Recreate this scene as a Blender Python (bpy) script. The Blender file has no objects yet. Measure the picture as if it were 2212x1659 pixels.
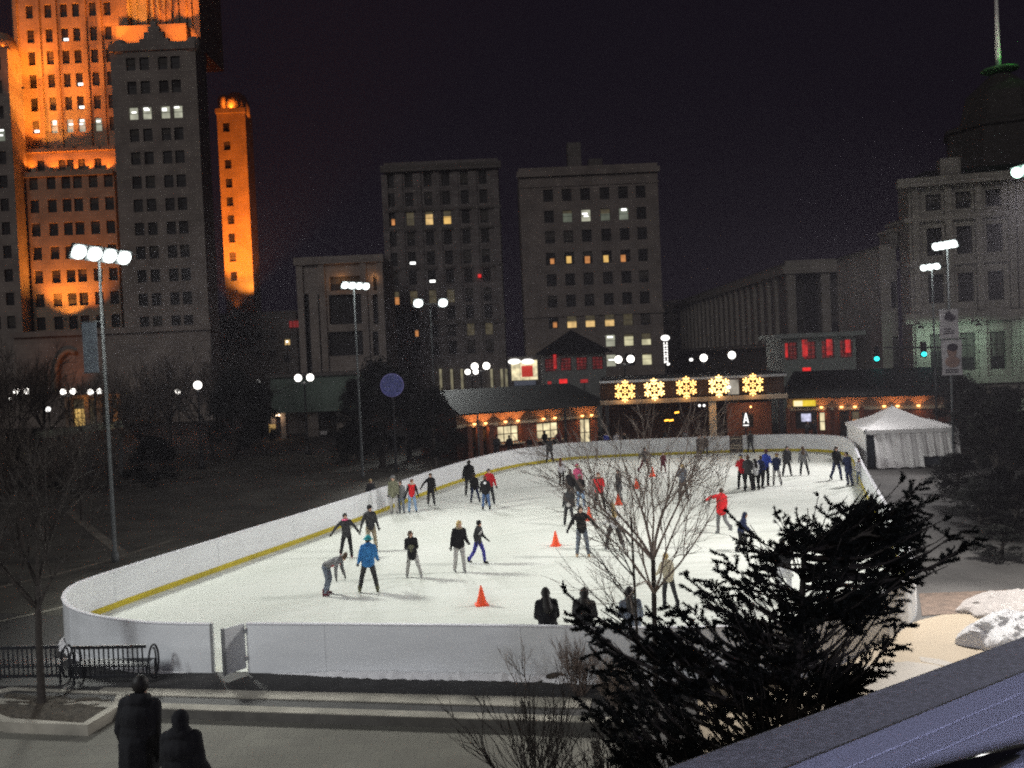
import bpy, math, random
import numpy as np
from mathutils import Vector, Matrix
R = math.radians
S = bpy.context.scene
COL = S.collection
V = Vector
# ------------------------------------------------------------------ camera
CAMZ, FPX, CX, CY = 7.1, 2028.0, 1106.0, 829.5
PITCH, ROLL = math.atan((CY - 778.0) / FPX), R(2.5)
_f = V((0, math.cos(PITCH), -math.sin(PITCH)))
_r0 = V((1, 0, 0)); _u0 = V((0, math.sin(PITCH), math.cos(PITCH)))
CR = _r0 * math.cos(ROLL) - _u0 * math.sin(ROLL)
CU = _u0 * math.cos(ROLL) + _r0 * math.sin(ROLL)
CAM = V((0, 0, CAMZ))

def ray(x, y):
    return _f + CR * ((x - CX) / FPX) + CU * ((CY - y) / FPX)
def G(x, y, z=0.0):                      # point of the level plane z seen at a place of the photo
    d = ray(x, y); return CAM + d * ((z - CAMZ) / d.z)
def PY(x, y, Y):                         # point of the upright plane at distance Y
    d = ray(x, y); return CAM + d * (Y / d.y)
def XZ(x, y, Y):
    p = PY(x, y, Y); return p.x, p.z

cd = bpy.data.cameras.new('camera'); cam = bpy.data.objects.new('camera', cd); COL.objects.link(cam)
m3 = Matrix((CR, CU, -_f)).transposed()
cam.matrix_world = Matrix.Translation(CAM) @ m3.to_4x4()
cd.sensor_width = 36.0; cd.lens = 36.0 * FPX / 2212.0
cd.clip_start = 0.1; cd.clip_end = 5000
S.camera = cam

# ------------------------------------------------------------------ materials
MATS = {}
def mat(name, col, rough=.6, metal=0.0, var=.18, scale=2.0, bump=0.0, emit=None, es=0.0, spec=.4, stretch=(1, 1, 1), hue2=None, detail=5):
    if name in MATS: return MATS[name]
    m = bpy.data.materials.new(name); m.use_nodes = True
    nt = m.node_tree; b = nt.nodes['Principled BSDF']
    b.inputs['Roughness'].default_value = rough
    b.inputs['Metallic'].default_value = metal
    b.inputs['Specular IOR Level'].default_value = spec
    if emit:
        b.inputs['Emission Color'].default_value = (*emit, 1)
        b.inputs['Emission Strength'].default_value = es
    tc = nt.nodes.new('ShaderNodeTexCoord'); mp = nt.nodes.new('ShaderNodeMapping')
    mp.inputs['Scale'].default_value = stretch
    nt.links.new(tc.outputs['Object'], mp.inputs['Vector'])
    n = nt.nodes.new('ShaderNodeTexNoise'); n.inputs['Scale'].default_value = scale; n.inputs['Detail'].default_value = detail
    nt.links.new(mp.outputs['Vector'], n.inputs['Vector'])
    cr = nt.nodes.new('ShaderNodeValToRGB')
    c2 = hue2 or tuple(min(1, c * (1 + var)) for c in col)
    c1 = tuple(c * (1 - var) for c in col)
    cr.color_ramp.elements[0].position = .3; cr.color_ramp.elements[0].color = (*c1, 1)
    cr.color_ramp.elements[1].position = .7; cr.color_ramp.elements[1].color = (*c2, 1)
    nt.links.new(n.outputs['Fac'], cr.inputs['Fac'])
    nt.links.new(cr.outputs['Color'], b.inputs['Base Color'])
    if bump:
        bp = nt.nodes.new('ShaderNodeBump'); bp.inputs['Strength'].default_value = bump; bp.inputs['Distance'].default_value = .03
        nt.links.new(n.outputs['Fac'], bp.inputs['Height']); nt.links.new(bp.outputs['Normal'], b.inputs['Normal'])
    MATS[name] = m; return m

def brick_mat(name, c1, c2, mortar, scale=1.0, bw=.5, bh=.25, rough=.85, msize=.015, rot=None):
    """courses of stone or brick laid out in the object's own metres"""
    if name in MATS: return MATS[name]
    m = bpy.data.materials.new(name); m.use_nodes = True
    nt = m.node_tree; b = nt.nodes['Principled BSDF']; b.inputs['Roughness'].default_value = rough
    b.inputs['Specular IOR Level'].default_value = .2
    tc = nt.nodes.new('ShaderNodeTexCoord'); sx = nt.nodes.new('ShaderNodeSeparateXYZ'); cx = nt.nodes.new('ShaderNodeCombineXYZ')
    ad = nt.nodes.new('ShaderNodeMath'); ad.operation = 'ADD'
    nt.links.new(tc.outputs['Object'], sx.inputs[0])
    if rot == 'flat':
        nt.links.new(sx.outputs['X'], cx.inputs['X']); nt.links.new(sx.outputs['Y'], cx.inputs['Y'])
    else:
        nt.links.new(sx.outputs['X'], ad.inputs[0]); nt.links.new(sx.outputs['Y'], ad.inputs[1])
        nt.links.new(ad.outputs[0], cx.inputs['X']); nt.links.new(sx.outputs['Z'], cx.inputs['Y'])
    br = nt.nodes.new('ShaderNodeTexBrick'); br.inputs['Scale'].default_value = scale
    br.inputs['Brick Width'].default_value = bw; br.inputs['Row Height'].default_value = bh; br.inputs['Mortar Size'].default_value = msize
    br.inputs['Color1'].default_value = (*c1, 1); br.inputs['Color2'].default_value = (*c2, 1); br.inputs['Mortar'].default_value = (*mortar, 1)
    nt.links.new(cx.outputs[0], br.inputs['Vector'])
    n = nt.nodes.new('ShaderNodeTexNoise'); n.inputs['Scale'].default_value = .35; n.inputs['Detail'].default_value = 6
    nt.links.new(tc.outputs['Object'], n.inputs['Vector'])
    mx = nt.nodes.new('ShaderNodeMix'); mx.data_type = 'RGBA'; mx.blend_type = 'MULTIPLY'; mx.inputs['Factor'].default_value = .7
    cr = nt.nodes.new('ShaderNodeValToRGB'); cr.color_ramp.elements[0].position = .3; cr.color_ramp.elements[0].color = (.55, .55, .55, 1)
    cr.color_ramp.elements[1].position = .7; cr.color_ramp.elements[1].color = (1.1, 1.1, 1.1, 1)
    nt.links.new(n.outputs['Fac'], cr.inputs['Fac'])
    nt.links.new(br.outputs['Color'], mx.inputs[6]); nt.links.new(cr.outputs['Color'], mx.inputs[7])
    nt.links.new(mx.outputs[2], b.inputs['Base Color'])
    MATS[name] = m; return m

def glow(name, col, s, var=0.0, scale=3.0):
    if name in MATS: return MATS[name]
    m = bpy.data.materials.new(name); m.use_nodes = True
    nt = m.node_tree; b = nt.nodes['Principled BSDF']
    b.inputs['Base Color'].default_value = (.05, .05, .05, 1); b.inputs['Roughness'].default_value = .4
    b.inputs['Emission Color'].default_value = (*col, 1); b.inputs['Emission Strength'].default_value = s
    if var:
        tc = nt.nodes.new('ShaderNodeTexCoord'); n = nt.nodes.new('ShaderNodeTexNoise'); n.inputs['Scale'].default_value = scale
        nt.links.new(tc.outputs['Object'], n.inputs['Vector'])
        mr = nt.nodes.new('ShaderNodeMapRange'); mr.inputs['From Min'].default_value = .3; mr.inputs['From Max'].default_value = .7
        mr.inputs['To Min'].default_value = s * (1 - var); mr.inputs['To Max'].default_value = s * (1 + var)
        nt.links.new(n.outputs['Fac'], mr.inputs['Value']); nt.links.new(mr.outputs[0], b.inputs['Emission Strength'])
    MATS[name] = m; return m

# ------------------------------------------------------------------ objects
def tag(o, label=None, cat=None, group=None, kind=None):
    if label: o['label'] = label
    if cat: o['category'] = cat
    if group: o['group'] = group
    if kind: o['kind'] = kind
    return o
def empty(name, loc, label=None, cat=None, group=None):
    o = bpy.data.objects.new(name, None); COL.objects.link(o); o.location = loc
    o.empty_display_size = .2
    return tag(o, label, cat, group)
KIDS = {}
def origin_of(o):
    s = V((0, 0, 0))
    while o is not None:
        s = s + o.location; o = o.parent
    return s
def adopt(o, parent):
    if parent is not None:
        o.parent = parent; KIDS.setdefault(parent.name, []).append(o)
    return o
def copy_tree(o, parent=None):
    c = o.copy(); COL.objects.link(c)
    if parent is not None: adopt(c, parent)
    for ch in KIDS.get(o.name, []): copy_tree(ch, c)
    return c

class MB:
    def __init__(s): s.v = []; s.f = []; s.m = []
    def poly(s, pts, mi=0):
        n = len(s.v); s.v += [tuple(p) for p in pts]; s.f.append(tuple(range(n, n + len(pts)))); s.m.append(mi); return s
    def obox(s, c, a, b, d, mi=0):           # centre and three half axes
        c, a, b, d = V(c), V(a), V(b), V(d); n = len(s.v)
        for k in (-1, 1):
            for j in (-1, 1):
                for i in (-1, 1): s.v.append(tuple(c + a * i + b * j + d * k))
        for q in ((0, 2, 3, 1), (4, 5, 7, 6), (0, 1, 5, 4), (2, 6, 7, 3), (0, 4, 6, 2), (1, 3, 7, 5)):
            s.f.append(tuple(n + i for i in q)); s.m.append(mi)
        return s
    def box(s, x0, y0, z0, x1, y1, z1, mi=0):
        return s.obox(((x0 + x1) / 2, (y0 + y1) / 2, (z0 + z1) / 2), ((x1 - x0) / 2, 0, 0), (0, (y1 - y0) / 2, 0), (0, 0, (z1 - z0) / 2), mi)
    def bar(s, p, q, w, h=None, mi=0, up=(0, 0, 1)):
        p, q = V(p), V(q); d = q - p; L = d.length
        if L < 1e-6: return s
        d /= L; a = d.cross(V(up))
        if a.length < 1e-4: a = d.cross(V((0, 1, 0)))
        a.normalize(); b = a.cross(d)
        return s.obox((p + q) / 2, d * (L / 2), a * (w / 2), b * ((h or w) / 2), mi)
    def tube(s, pts, rads, n=6, mi=0, cap=True):
        pts = [V(p) for p in pts]
        if not hasattr(rads, '__len__'): rads = [rads] * len(pts)
        n0 = len(s.v); K = len(pts); a = None
        for i, p in enumerate(pts):
            d = (pts[min(i + 1, K - 1)] - pts[max(i - 1, 0)])
            if d.length < 1e-9: d = V((0, 0, 1))
            d.normalize()
            if a is None:
                a = d.cross(V((0, 0, 1)))
                if a.length < .05: a = d.cross(V((1, 0, 0)))
            else:
                a = a - d * a.dot(d)
                if a.length < 1e-5: a = d.orthogonal()
            a.normalize(); b = d.cross(a)
            for k in range(n):
                t = 2 * math.pi * k / n
                s.v.append(tuple(p + (a * math.cos(t) + b * math.sin(t)) * rads[i]))
        for i in range(K - 1):
            for k in range(n):
                k2 = (k + 1) % n
                s.f.append((n0 + i * n + k, n0 + i * n + k2, n0 + (i + 1) * n + k2, n0 + (i + 1) * n + k)); s.m.append(mi)
        if cap:
            s.f.append(tuple(n0 + k for k in reversed(range(n)))); s.m.append(mi)
            s.f.append(tuple(n0 + (K - 1) * n + k for k in range(n))); s.m.append(mi)
        return s
    def sph(s, c, r, seg=12, rings=8, mi=0, M=None):
        c = V(c); r = V(r) if hasattr(r, '__len__') else V((r, r, r)); n0 = len(s.v)
        P = [V((0, 0, -1))]
        for i in range(1, rings):
            a = math.pi * i / rings - math.pi / 2
            for k in range(seg):
                t = 2 * math.pi * k / seg
                P.append(V((math.cos(a) * math.cos(t), math.cos(a) * math.sin(t), math.sin(a))))
        P.append(V((0, 0, 1)))
        for p in P:
            q = V((p.x * r.x, p.y * r.y, p.z * r.z))
            if M is not None: q = M @ q
            s.v.append(tuple(c + q))
        for k in range(seg):
            s.f.append((n0, n0 + 1 + (k + 1) % seg, n0 + 1 + k)); s.m.append(mi)
        for i in range(rings - 2):
            for k in range(seg):
                a = n0 + 1 + i * seg; k2 = (k + 1) % seg
                s.f.append((a + k, a + k2, a + seg + k2, a + seg + k)); s.m.append(mi)
        a = n0 + 1 + (rings - 2) * seg; t = n0 + len(P) - 1
        for k in range(seg):
            s.f.append((a + k, a + (k + 1) % seg, t)); s.m.append(mi)
        return s
    def lathe(s, prof, c=(0, 0, 0), n=14, mi=0):     # profile of (radius, z)
        c = V(c); n0 = len(s.v)
        for r, z in prof:
            for k in range(n):
                t = 2 * math.pi * k / n; s.v.append((c.x + r * math.cos(t), c.y + r * math.sin(t), c.z + z))
        for i in range(len(prof) - 1):
            for k in range(n):
                k2 = (k + 1) % n
                s.f.append((n0 + i * n + k, n0 + i * n + k2, n0 + (i + 1) * n + k2, n0 + (i + 1) * n + k)); s.m.append(mi)
        s.f.append(tuple(n0 + k for k in reversed(range(n)))); s.m.append(mi)
        a = n0 + (len(prof) - 1) * n
        s.f.append(tuple(a + k for k in range(n))); s.m.append(mi)
        return s
    def prism(s, pts, z0, z1, mi=0):                 # outline (x, y) pulled up from z0 to z1
        n = len(pts); n0 = len(s.v)
        s.v += [(p[0], p[1], z0) for p in pts] + [(p[0], p[1], z1) for p in pts]
        s.f.append(tuple(n0 + k for k in reversed(range(n)))); s.m.append(mi)
        s.f.append(tuple(n0 + n + k for k in range(n))); s.m.append(mi)
        for k in range(n):
            k2 = (k + 1) % n; s.f.append((n0 + k, n0 + k2, n0 + n + k2, n0 + n + k)); s.m.append(mi)
        return s
    def build(s, name, mats, parent=None, smooth=False, loc=None):
        """vertices are in world metres; they are stored relative to loc (or to the parent)"""
        off = V(loc) if loc is not None else (origin_of(parent) if parent is not None else V((0, 0, 0)))
        me = bpy.data.meshes.new(name)
        a = np.array(s.v, dtype=float) - np.array(off) if s.v else np.zeros((0, 3))
        me.from_pydata(a.tolist(), [], s.f)
        for x in (mats if isinstance(mats, (list, tuple)) else [mats]): me.materials.append(x)
        if s.m and max(s.m): me.polygons.foreach_set('material_index', s.m)
        if smooth: me.polygons.foreach_set('use_smooth', [True] * len(me.polygons))
        me.update()
        o = bpy.data.objects.new(name, me); COL.objects.link(o)
        if parent is not None: adopt(o, parent)
        if loc is not None: o.location = loc
        return o

def split_build(mb, name, mats, parent):
    """each box (8 corners, 6 faces) collected in mb becomes a part of its own"""
    for k in range(len(mb.v) // 8):
        o = MB(); o.v = mb.v[k * 8:k * 8 + 8]; o.f = [tuple(i - k * 8 for i in f) for f in mb.f[k * 6:k * 6 + 6]]; o.m = mb.m[k * 6:k * 6 + 6]
        o.build(name, mats, parent)

def light(kind, name, loc, power, col=(1, 1, 1), aim=None, cone=120, blend=.5, size=.3, parent=None):
    L = bpy.data.lights.new(name, kind); L.energy = power; L.color = col
    if kind in ('POINT', 'SPOT'): L.shadow_soft_size = size
    if kind == 'SPOT': L.spot_size = R(cone); L.spot_blend = blend
    o = bpy.data.objects.new(name, L); COL.objects.link(o)
    if aim is not None: o.rotation_euler = (V(aim) - V(loc)).to_track_quat('-Z', 'Y').to_euler()
    o.location = V(loc) - (origin_of(parent) if parent is not None else V((0, 0, 0)))
    if parent is not None: o.parent = parent
    return o

def smooth_path(pts, step=.5, closed=False):
    """Catmull-Rom through points, resampled"""
    P = [V(p) for p in pts]; n = len(P); out = []
    rng = range(n if closed else n - 1)
    for i in rng:
        p0 = P[(i - 1) % n] if closed or i > 0 else P[0] * 2 - P[1]
        p1 = P[i]; p2 = P[(i + 1) % n]
        p3 = P[(i + 2) % n] if closed or i + 2 < n else P[-1] * 2 - P[-2]
        k = max(1, int((p2 - p1).length / step))
        for j in range(k):
            t = j / k
            out.append(.5 * ((2 * p1) + (p2 - p0) * t + (2 * p0 - 5 * p1 + 4 * p2 - p3) * t * t + (3 * p1 - p0 - 3 * p2 + p3) * t ** 3))
    if not closed: out.append(P[-1])
    return out

# ------------------------------------------------------------------ facades with real openings
def facade(mb, O, U, W, H, wins, mi=0, depth=.35, flip=False):
    """wall rectangle from corner O along U, with openings (u0,u1,v0,v1) and their reveals"""
    O, U = V(O), V(U).normalized(); Z = V((0, 0, 1)); N = U.cross(Z)
    if flip: N = -N
    us = sorted({0.0, W} | {x for w in wins for x in w[:2]}); vs = sorted({0.0, H} | {x for w in wins for x in w[2:4]})
    P = lambda u, v, d=0.0: O + U * u + Z * v - N * d
    for i in range(len(us) - 1):
        for j in range(len(vs) - 1):
            uc, vc = (us[i] + us[i + 1]) / 2, (vs[j] + vs[j + 1]) / 2
            if any(w[0] < uc < w[1] and w[2] < vc < w[3] for w in wins): continue
            mb.poly([P(us[i], vs[j]), P(us[i + 1], vs[j]), P(us[i + 1], vs[j + 1]), P(us[i], vs[j + 1])], mi)
    for w in wins:
        u0, u1, v0, v1 = w[:4]
        mb.poly([P(u0, v0), P(u1, v0), P(u1, v0, depth), P(u0, v0, depth)], mi)
        mb.poly([P(u0, v1), P(u0, v1, depth), P(u1, v1, depth), P(u1, v1)], mi)
        mb.poly([P(u0, v0), P(u0, v0, depth), P(u0, v1, depth), P(u0, v1)], mi)
        mb.poly([P(u1, v0), P(u1, v1), P(u1, v1, depth), P(u1, v0, depth)], mi)

WINM = {}
def window(parent, O, U, w, style='dark', depth=.3, name='window', rails=1, bars=1, fw=.07, flip=False):
    """one window: frame bars with a pane behind"""
    O, U = V(O), V(U).normalized(); Z = V((0, 0, 1)); N = U.cross(Z)
    if flip: N = -N
    u0, u1, v0, v1 = w[:4]; g = .004
    P = lambda u, v, d: O + U * u + Z * v - N * d
    mb = MB()
    def q(a0, a1, b0, b1, d, mi):
        mb.poly([P(a0, b0, d), P(a1, b0, d), P(a1, b1, d), P(a0, b1, d)], mi)
    d0 = depth - .06
    def member(a0, a1, b0, b1):
        mb.obox(P((a0 + a1) / 2, (b0 + b1) / 2, d0 + .025), U * ((a1 - a0) / 2), N * .03, Z * ((b1 - b0) / 2), 0)
    member(u0 + g, u0 + fw, v0 + g, v1 - g); member(u1 - fw, u1 - g, v0 + g, v1 - g)
    member(u0 + fw, u1 - fw, v0 + g, v0 + fw); member(u0 + fw, u1 - fw, v1 - fw, v1 - g)
    for k in range(rails):
        z = v0 + (v1 - v0) * (k + 1) / (rails + 1); member(u0 + fw, u1 - fw, z - .03, z + .03)
    for k in range(bars - 1):
        x = u0 + (u1 - u0) * (k + 1) / bars; member(x - .025, x + .025, v0 + fw, v1 - fw)
    q(u0, u1, v0, v1, depth, 1)
    mats = [M['sash'], M.get('glass_' + style, M['glass_dark'])]
    rw = random.Random(int(abs(O.x * 97 + O.z * 13 + u0 * 131 + v0 * 57) * 100))
    if style == 'dark':                            # blinds and curtains drawn to different heights
        k = rw.random()
        if k < .45:
            t = rw.choice((.3, .45, .5, .65, .8)); q(u0, u1, v1 - (v1 - v0) * t, v1, depth - .01, 2); mats.append(M['blind'] if k < .25 else M['curtain'])
        elif k < .55: q(u0, u0 + (u1 - u0) * rw.uniform(.3, .5), v0, v1, depth - .01, 2); mats.append(M['curtain'])
    if style in ('warm', 'amber', 'yellow', 'orange', 'dim', 'dimgreen'):
        t = rw.uniform(.15, .5); q(u0, u1, v1 - (v1 - v0) * t, v1, depth - .01, 2); mats.append(M['glass_dim'])
    if style in ('white', 'greenish'):             # ceiling lamps seen through the pane
        W, H = u1 - u0, v1 - v0
        rr = random.Random(int(abs(O.x * 7 + u0 * 13 + v0 * 31)))
        for k in range(rr.choice((1, 2, 2))):
            z = v0 + H * rr.uniform(.45, .9); a = u0 + W * rr.uniform(.08, .3)
            q(a, a + W * rr.uniform(.4, .6), z - H * .06, z + H * .06, depth - .01, 2)
        mats.append(M['lamp_tube'])
    if style == 'partial':
        W, H = u1 - u0, v1 - v0
        q(u0 + W * .45, u0 + W * .85, v0 + H * .1, v0 + H * .55, depth - .01, 2); mats = [M['sash'], M['glass_dark'], M['glass_orange']]
    if style == 'sliver':
        W, H = u1 - u0, v1 - v0
        q(u0 + W * .2, u0 + W * .9, v0 + H * .12, v0 + H * .3, depth - .01, 2); mats = [M['sash'], M['glass_dark'], M['lamp_tube']]
    if style == 'shade':
        W, H = u1 - u0, v1 - v0
        q(u0, u1, v0 + H * .55, v1, depth - .01, 2); mats = [M['sash'], M['glass_warm'], M['glass_dim']]
    return mb.build(name, mats, parent)
# ------------------------------------------------------------------ palette
M = {}
M['ice'] = mat('rink_ice', (.78, .81, .745), .7, var=.075, scale=.42, spec=.22, hue2=(.85, .87, .81), stretch=(1, .55, 1), detail=12, bump=.06)
M['board'] = mat('white_dasher_plastic', (.80, .82, .83), .55, var=.06, scale=1.6, spec=.2, stretch=(.5, .5, 2.2), detail=12)
M['boardcap'] = mat('board_cap_rail', (.82, .82, .86), .4, var=.04, scale=2)
M['yellow'] = mat('yellow_kickplate', (.50, .40, .02), .5, var=.14, scale=.8)
M['seam'] = mat('board_seam', (.60, .61, .62), .6)
M['steel'] = mat('galvanised_steel', (.42, .43, .44), .4, .7, scale=6)
M['dark_metal'] = mat('black_painted_metal', (.022, .023, .027), .4, .2, scale=8)
M['pole'] = mat('grey_painted_pole', (.075, .082, .085), .6, 0, scale=4)
M['concrete'] = mat('pale_concrete', (.40, .38, .33), .85, var=.22, scale=1.4, bump=.1, detail=9)
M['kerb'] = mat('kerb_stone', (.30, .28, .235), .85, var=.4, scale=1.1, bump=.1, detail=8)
M['kerb_shade'] = mat('kerb_face_shade', (.10, .095, .085), .9, var=.25, scale=2)  # kerb stone darkened to give the riser its shade
M['asphalt'] = mat('wet_asphalt', (.040, .038, .037), .75, var=.35, scale=1.8, bump=.2, detail=10)
M['ground'] = mat('dark_ground', (.050, .047, .044), .95, var=.45, scale=.35, bump=.3, detail=10)
M['lawn'] = mat('winter_lawn', (.060, .056, .046), .95, var=.5, scale=.5, bump=.5, detail=12)
M['path'] = mat('worn_path', (.15, .135, .11), .9, var=.4, scale=.8, detail=10)
M['mulch'] = mat('planting_mulch', (.045, .036, .026), .95, var=.6, scale=9, bump=.7, detail=10)
M['beige'] = mat('beige_paving', (.25, .20, .135), .8, var=.16, scale=.45, bump=.06, detail=10)
M['wet'] = mat('damp_patch', (.15, .125, .09), .6, var=.2, scale=1.2)
M['shelter_edge'] = mat('pale_green_roof_edge', (.48, .54, .42), .7)
M['snow'] = mat('heaped_snow', (.86, .85, .85), .8, var=.03, scale=9, bump=.12, detail=10)
M['dirtysnow'] = mat('dirty_snow', (.38, .35, .33), .85, var=.2, scale=7, bump=.6, detail=10)
M['sash'] = mat('dark_sash', (.035, .033, .032), .6)
M['glass_dark'] = mat('unlit_glass', (.026, .025, .027), .4, var=.3, spec=.2)
M['blind'] = mat('drawn_blind', (.085, .08, .07), .7)
M['curtain'] = mat('dim_curtain', (.045, .043, .042), .8)
M['glass_white'] = glow('office_light_pane', (.95, .95, .72), .38, .35, .7)
M['glass_greenish'] = glow('greenish_office_pane', (.72, .80, .62), .22, .3, .7)
M['glass_dimgreen'] = glow('dim_office_pane', (.62, .70, .52), .13, .3, .7)
M['glass_warm'] = glow('warm_lit_pane', (1, .66, .26), .75, .35, .8)
M['glass_orange'] = glow('orange_lit_pane', (1, .40, .12), .55, .3, .8)
M['glass_amber'] = glow('amber_lit_pane', (1, .62, .18), .8, .2, .8)
M['glass_dim'] = glow('dim_curtain_pane', (.55, .45, .24), .10, .4, 1.2)
M['glass_yellow'] = glow('pale_yellow_pane', (1, .93, .58), .62, .3, .9)
M['glass_shop'] = glow('shop_window_pane', (1, .86, .52), .85, .45, 1.3)
M['glass_red'] = glow('red_neon_pane', (1, .03, .03), .42, .8, 1.1)
M['glass_reddim'] = glow('dim_red_pane', (.9, .04, .04), .11, .8, 1.6)
M['lamp_tube'] = glow('ceiling_lamp_tube', (1, 1, .96), 2.6)
M['flood'] = glow('floodlight_lens', (.93, 1, .96), 30)
M['floodgreen'] = glow('mercury_floodlight_lens', (.62, 1, .80), 22)
M['globe'] = glow('white_lamp_globe', (1, .95, .88), 14)
M['bulb'] = glow('warm_fairy_bulb', (1, .52, .15), 5)
M['bulbs_core'] = glow('bright_fairy_bulb', (1, .58, .20), 6)
M['wall_lamp'] = glow('amber_wall_lamp', (1, .42, .12), 6)
M['stone'] = brick_mat('grey_limestone', (.40, .36, .32), (.36, .32, .29), (.24, .22, .20), 1, 1.6, .8, msize=.02)
M['stone_tan'] = brick_mat('tan_limestone', (.46, .37, .28), (.42, .34, .26), (.32, .27, .21), 1, 1.4, .7, msize=.02)
M['brickA'] = brick_mat('weathered_grey_brick', (.22, .20, .195), (.30, .28, .27), (.14, .13, .125), 1, 1.2, .6, msize=.03)
M['brickB'] = brick_mat('buff_brick', (.32, .28, .25), (.28, .25, .23), (.20, .18, .17), 1, .9, .45, msize=.02)
M['brick_red'] = brick_mat('red_pavilion_brick', (.22, .085, .06), (.18, .07, .05), (.19, .12, .09), 1, .45, .15, msize=.014)
M['stone_dark'] = brick_mat('sooty_granite', (.20, .185, .175), (.17, .16, .15), (.08, .075, .07), 1, 1.5, .7, msize=.03)
M['stone_civic'] = brick_mat('civic_granite', (.34, .32, .285), (.30, .285, .25), (.19, .18, .16), 1, 1.5, .6, msize=.03)
M['slate'] = mat('dark_slate_roof', (.020, .020, .022), .6, var=.3, scale=2)
M['pavroof'] = mat('dark_metal_roof', (.012, .013, .013), .7, var=.3, scale=1.0, stretch=(1, .2, 1))
M['copper'] = mat('verdigris_fascia', (.17, .24, .20), .7, var=.25, scale=.5)
M['cream'] = mat('cream_painted_band', (.62, .52, .38), .7, var=.1)
M['white'] = mat('white_paint', (.78, .78, .78), .5, var=.06)
M['tent'] = mat('white_tent_canvas', (.78, .77, .76), .6, var=.07, scale=1.2, bump=.5)
M['tentdark'] = mat('tent_inside_shade', (.05, .06, .075), .9)  # near-black canvas colour standing in for the unlit inside
M['cone'] = mat('orange_cone_rubber', (.85, .085, .02), .45, var=.06)
M['bark'] = mat('dark_bark', (.035, .029, .025), .9, var=.35, scale=12, bump=.4)
M['twig'] = mat('bare_twig', (.27, .22, .185), .9, var=.3, scale=5)
M['twigred'] = mat('reddish_shrub_twig', (.17, .13, .11), .9, var=.35, scale=5)
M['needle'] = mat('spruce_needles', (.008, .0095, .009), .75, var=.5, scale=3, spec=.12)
M['hedge'] = mat('dark_evergreen_leaf', (.011, .012, .010), .9, var=.5, scale=2, spec=.2)
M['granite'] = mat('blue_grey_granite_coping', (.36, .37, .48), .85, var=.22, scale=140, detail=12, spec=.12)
M['granite_shade'] = mat('granite_shade_face', (.23, .23, .26), .7, var=.35, scale=40, detail=12)  # same granite coloured darker where the slope catches less light
M['chrome'] = mat('polished_handrail', (.03, .03, .035), .08, .9, var=.1)
M['signred'] = glow('red_lit_sign', (1, .02, .02), .9, .3, 2)
M['signwhite'] = glow('white_lit_sign', (1, .97, .93), 2.2)
M['signyellow'] = glow('yellow_lit_sign', (1, .72, .03), .8, .15, 2)
M['cyan'] = glow('green_traffic_lens', (.02, .85, .80), 3.5)
M['amberdot'] = glow('amber_tail_lamp', (1, .42, .04), 5)
M['blueghost'] = None

# ------------------------------------------------------------------ world and the pale city sky glow
w = bpy.data.worlds.new('World'); S.world = w; w.use_nodes = True
nt = w.node_tree; bg = nt.nodes['Background']
sky = nt.nodes.new('ShaderNodeTexSky'); sky.sky_type = 'NISHITA'; sky.sun_disc = False
sky.sun_elevation = R(-6); sky.sun_rotation = R(200); sky.air_density = 2.0
mx = nt.nodes.new('ShaderNodeMix'); mx.data_type = 'RGBA'; mx.blend_type = 'ADD'; mx.inputs['Factor'].default_value = 1
nt.links.new(sky.outputs['Color'], mx.inputs[6]); mx.inputs[7].default_value = (.064, .046, .082, 1)
nt.links.new(mx.outputs[2], bg.inputs['Color']); bg.inputs['Strength'].default_value = .1
sun = bpy.data.lights.new('city_glow_fill', 'SUN'); sun.energy = .33; sun.angle = R(25); sun.color = (1, .93, .90)  # weak fill added as city glow so the facades stay readable
so = bpy.data.objects.new('city_glow_fill', sun); COL.objects.link(so); so.location = (-30, -60, 60)
so.rotation_euler = V((.28, .92, -.42)).to_track_quat('-Z', 'Y').to_euler()

# ------------------------------------------------------------------ ground
def structure(o): o['kind'] = 'structure'; return o
def sheet(name, pts, z, m, thick=0):
    mb = MB()
    mb.poly([(p[0], p[1], z) for p in pts])
    return structure(mb.build(name, m, loc=(0, 0, 0)))
K1 = G(330, 1531); K2 = G(1240, 1560)
kd = (K2 - K1).normalized(); kn = V((kd.y, -kd.x, 0))           # kn points towards the camera
KL = K1 - kd * 30; KR = K2 + kd * 1.2
far = 2500
sheet('ground', [KL, KR, (KR.x + .5, 5, 0), (far, 5, 0), (far, far, 0), (-far, far, 0), (-far, KL.y + 40, 0), (KL.x - 20, KL.y, 0)], -.012, M['ground'])
def tilepave():
    m = brick_mat('plaza_paving', (.185, .178, .15), (.168, .16, .137), (.145, .138, .12), 1, .42, .42, msize=.01, rot='flat'); return m
PLZ = -.2
sheet('plaza', [KL + V((-25, 6, 0)), KR, (KR.x + .45, 5, 0), (KR.x + .45, -12, 0), (-60, -12, 0)], PLZ, tilepave())
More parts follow.
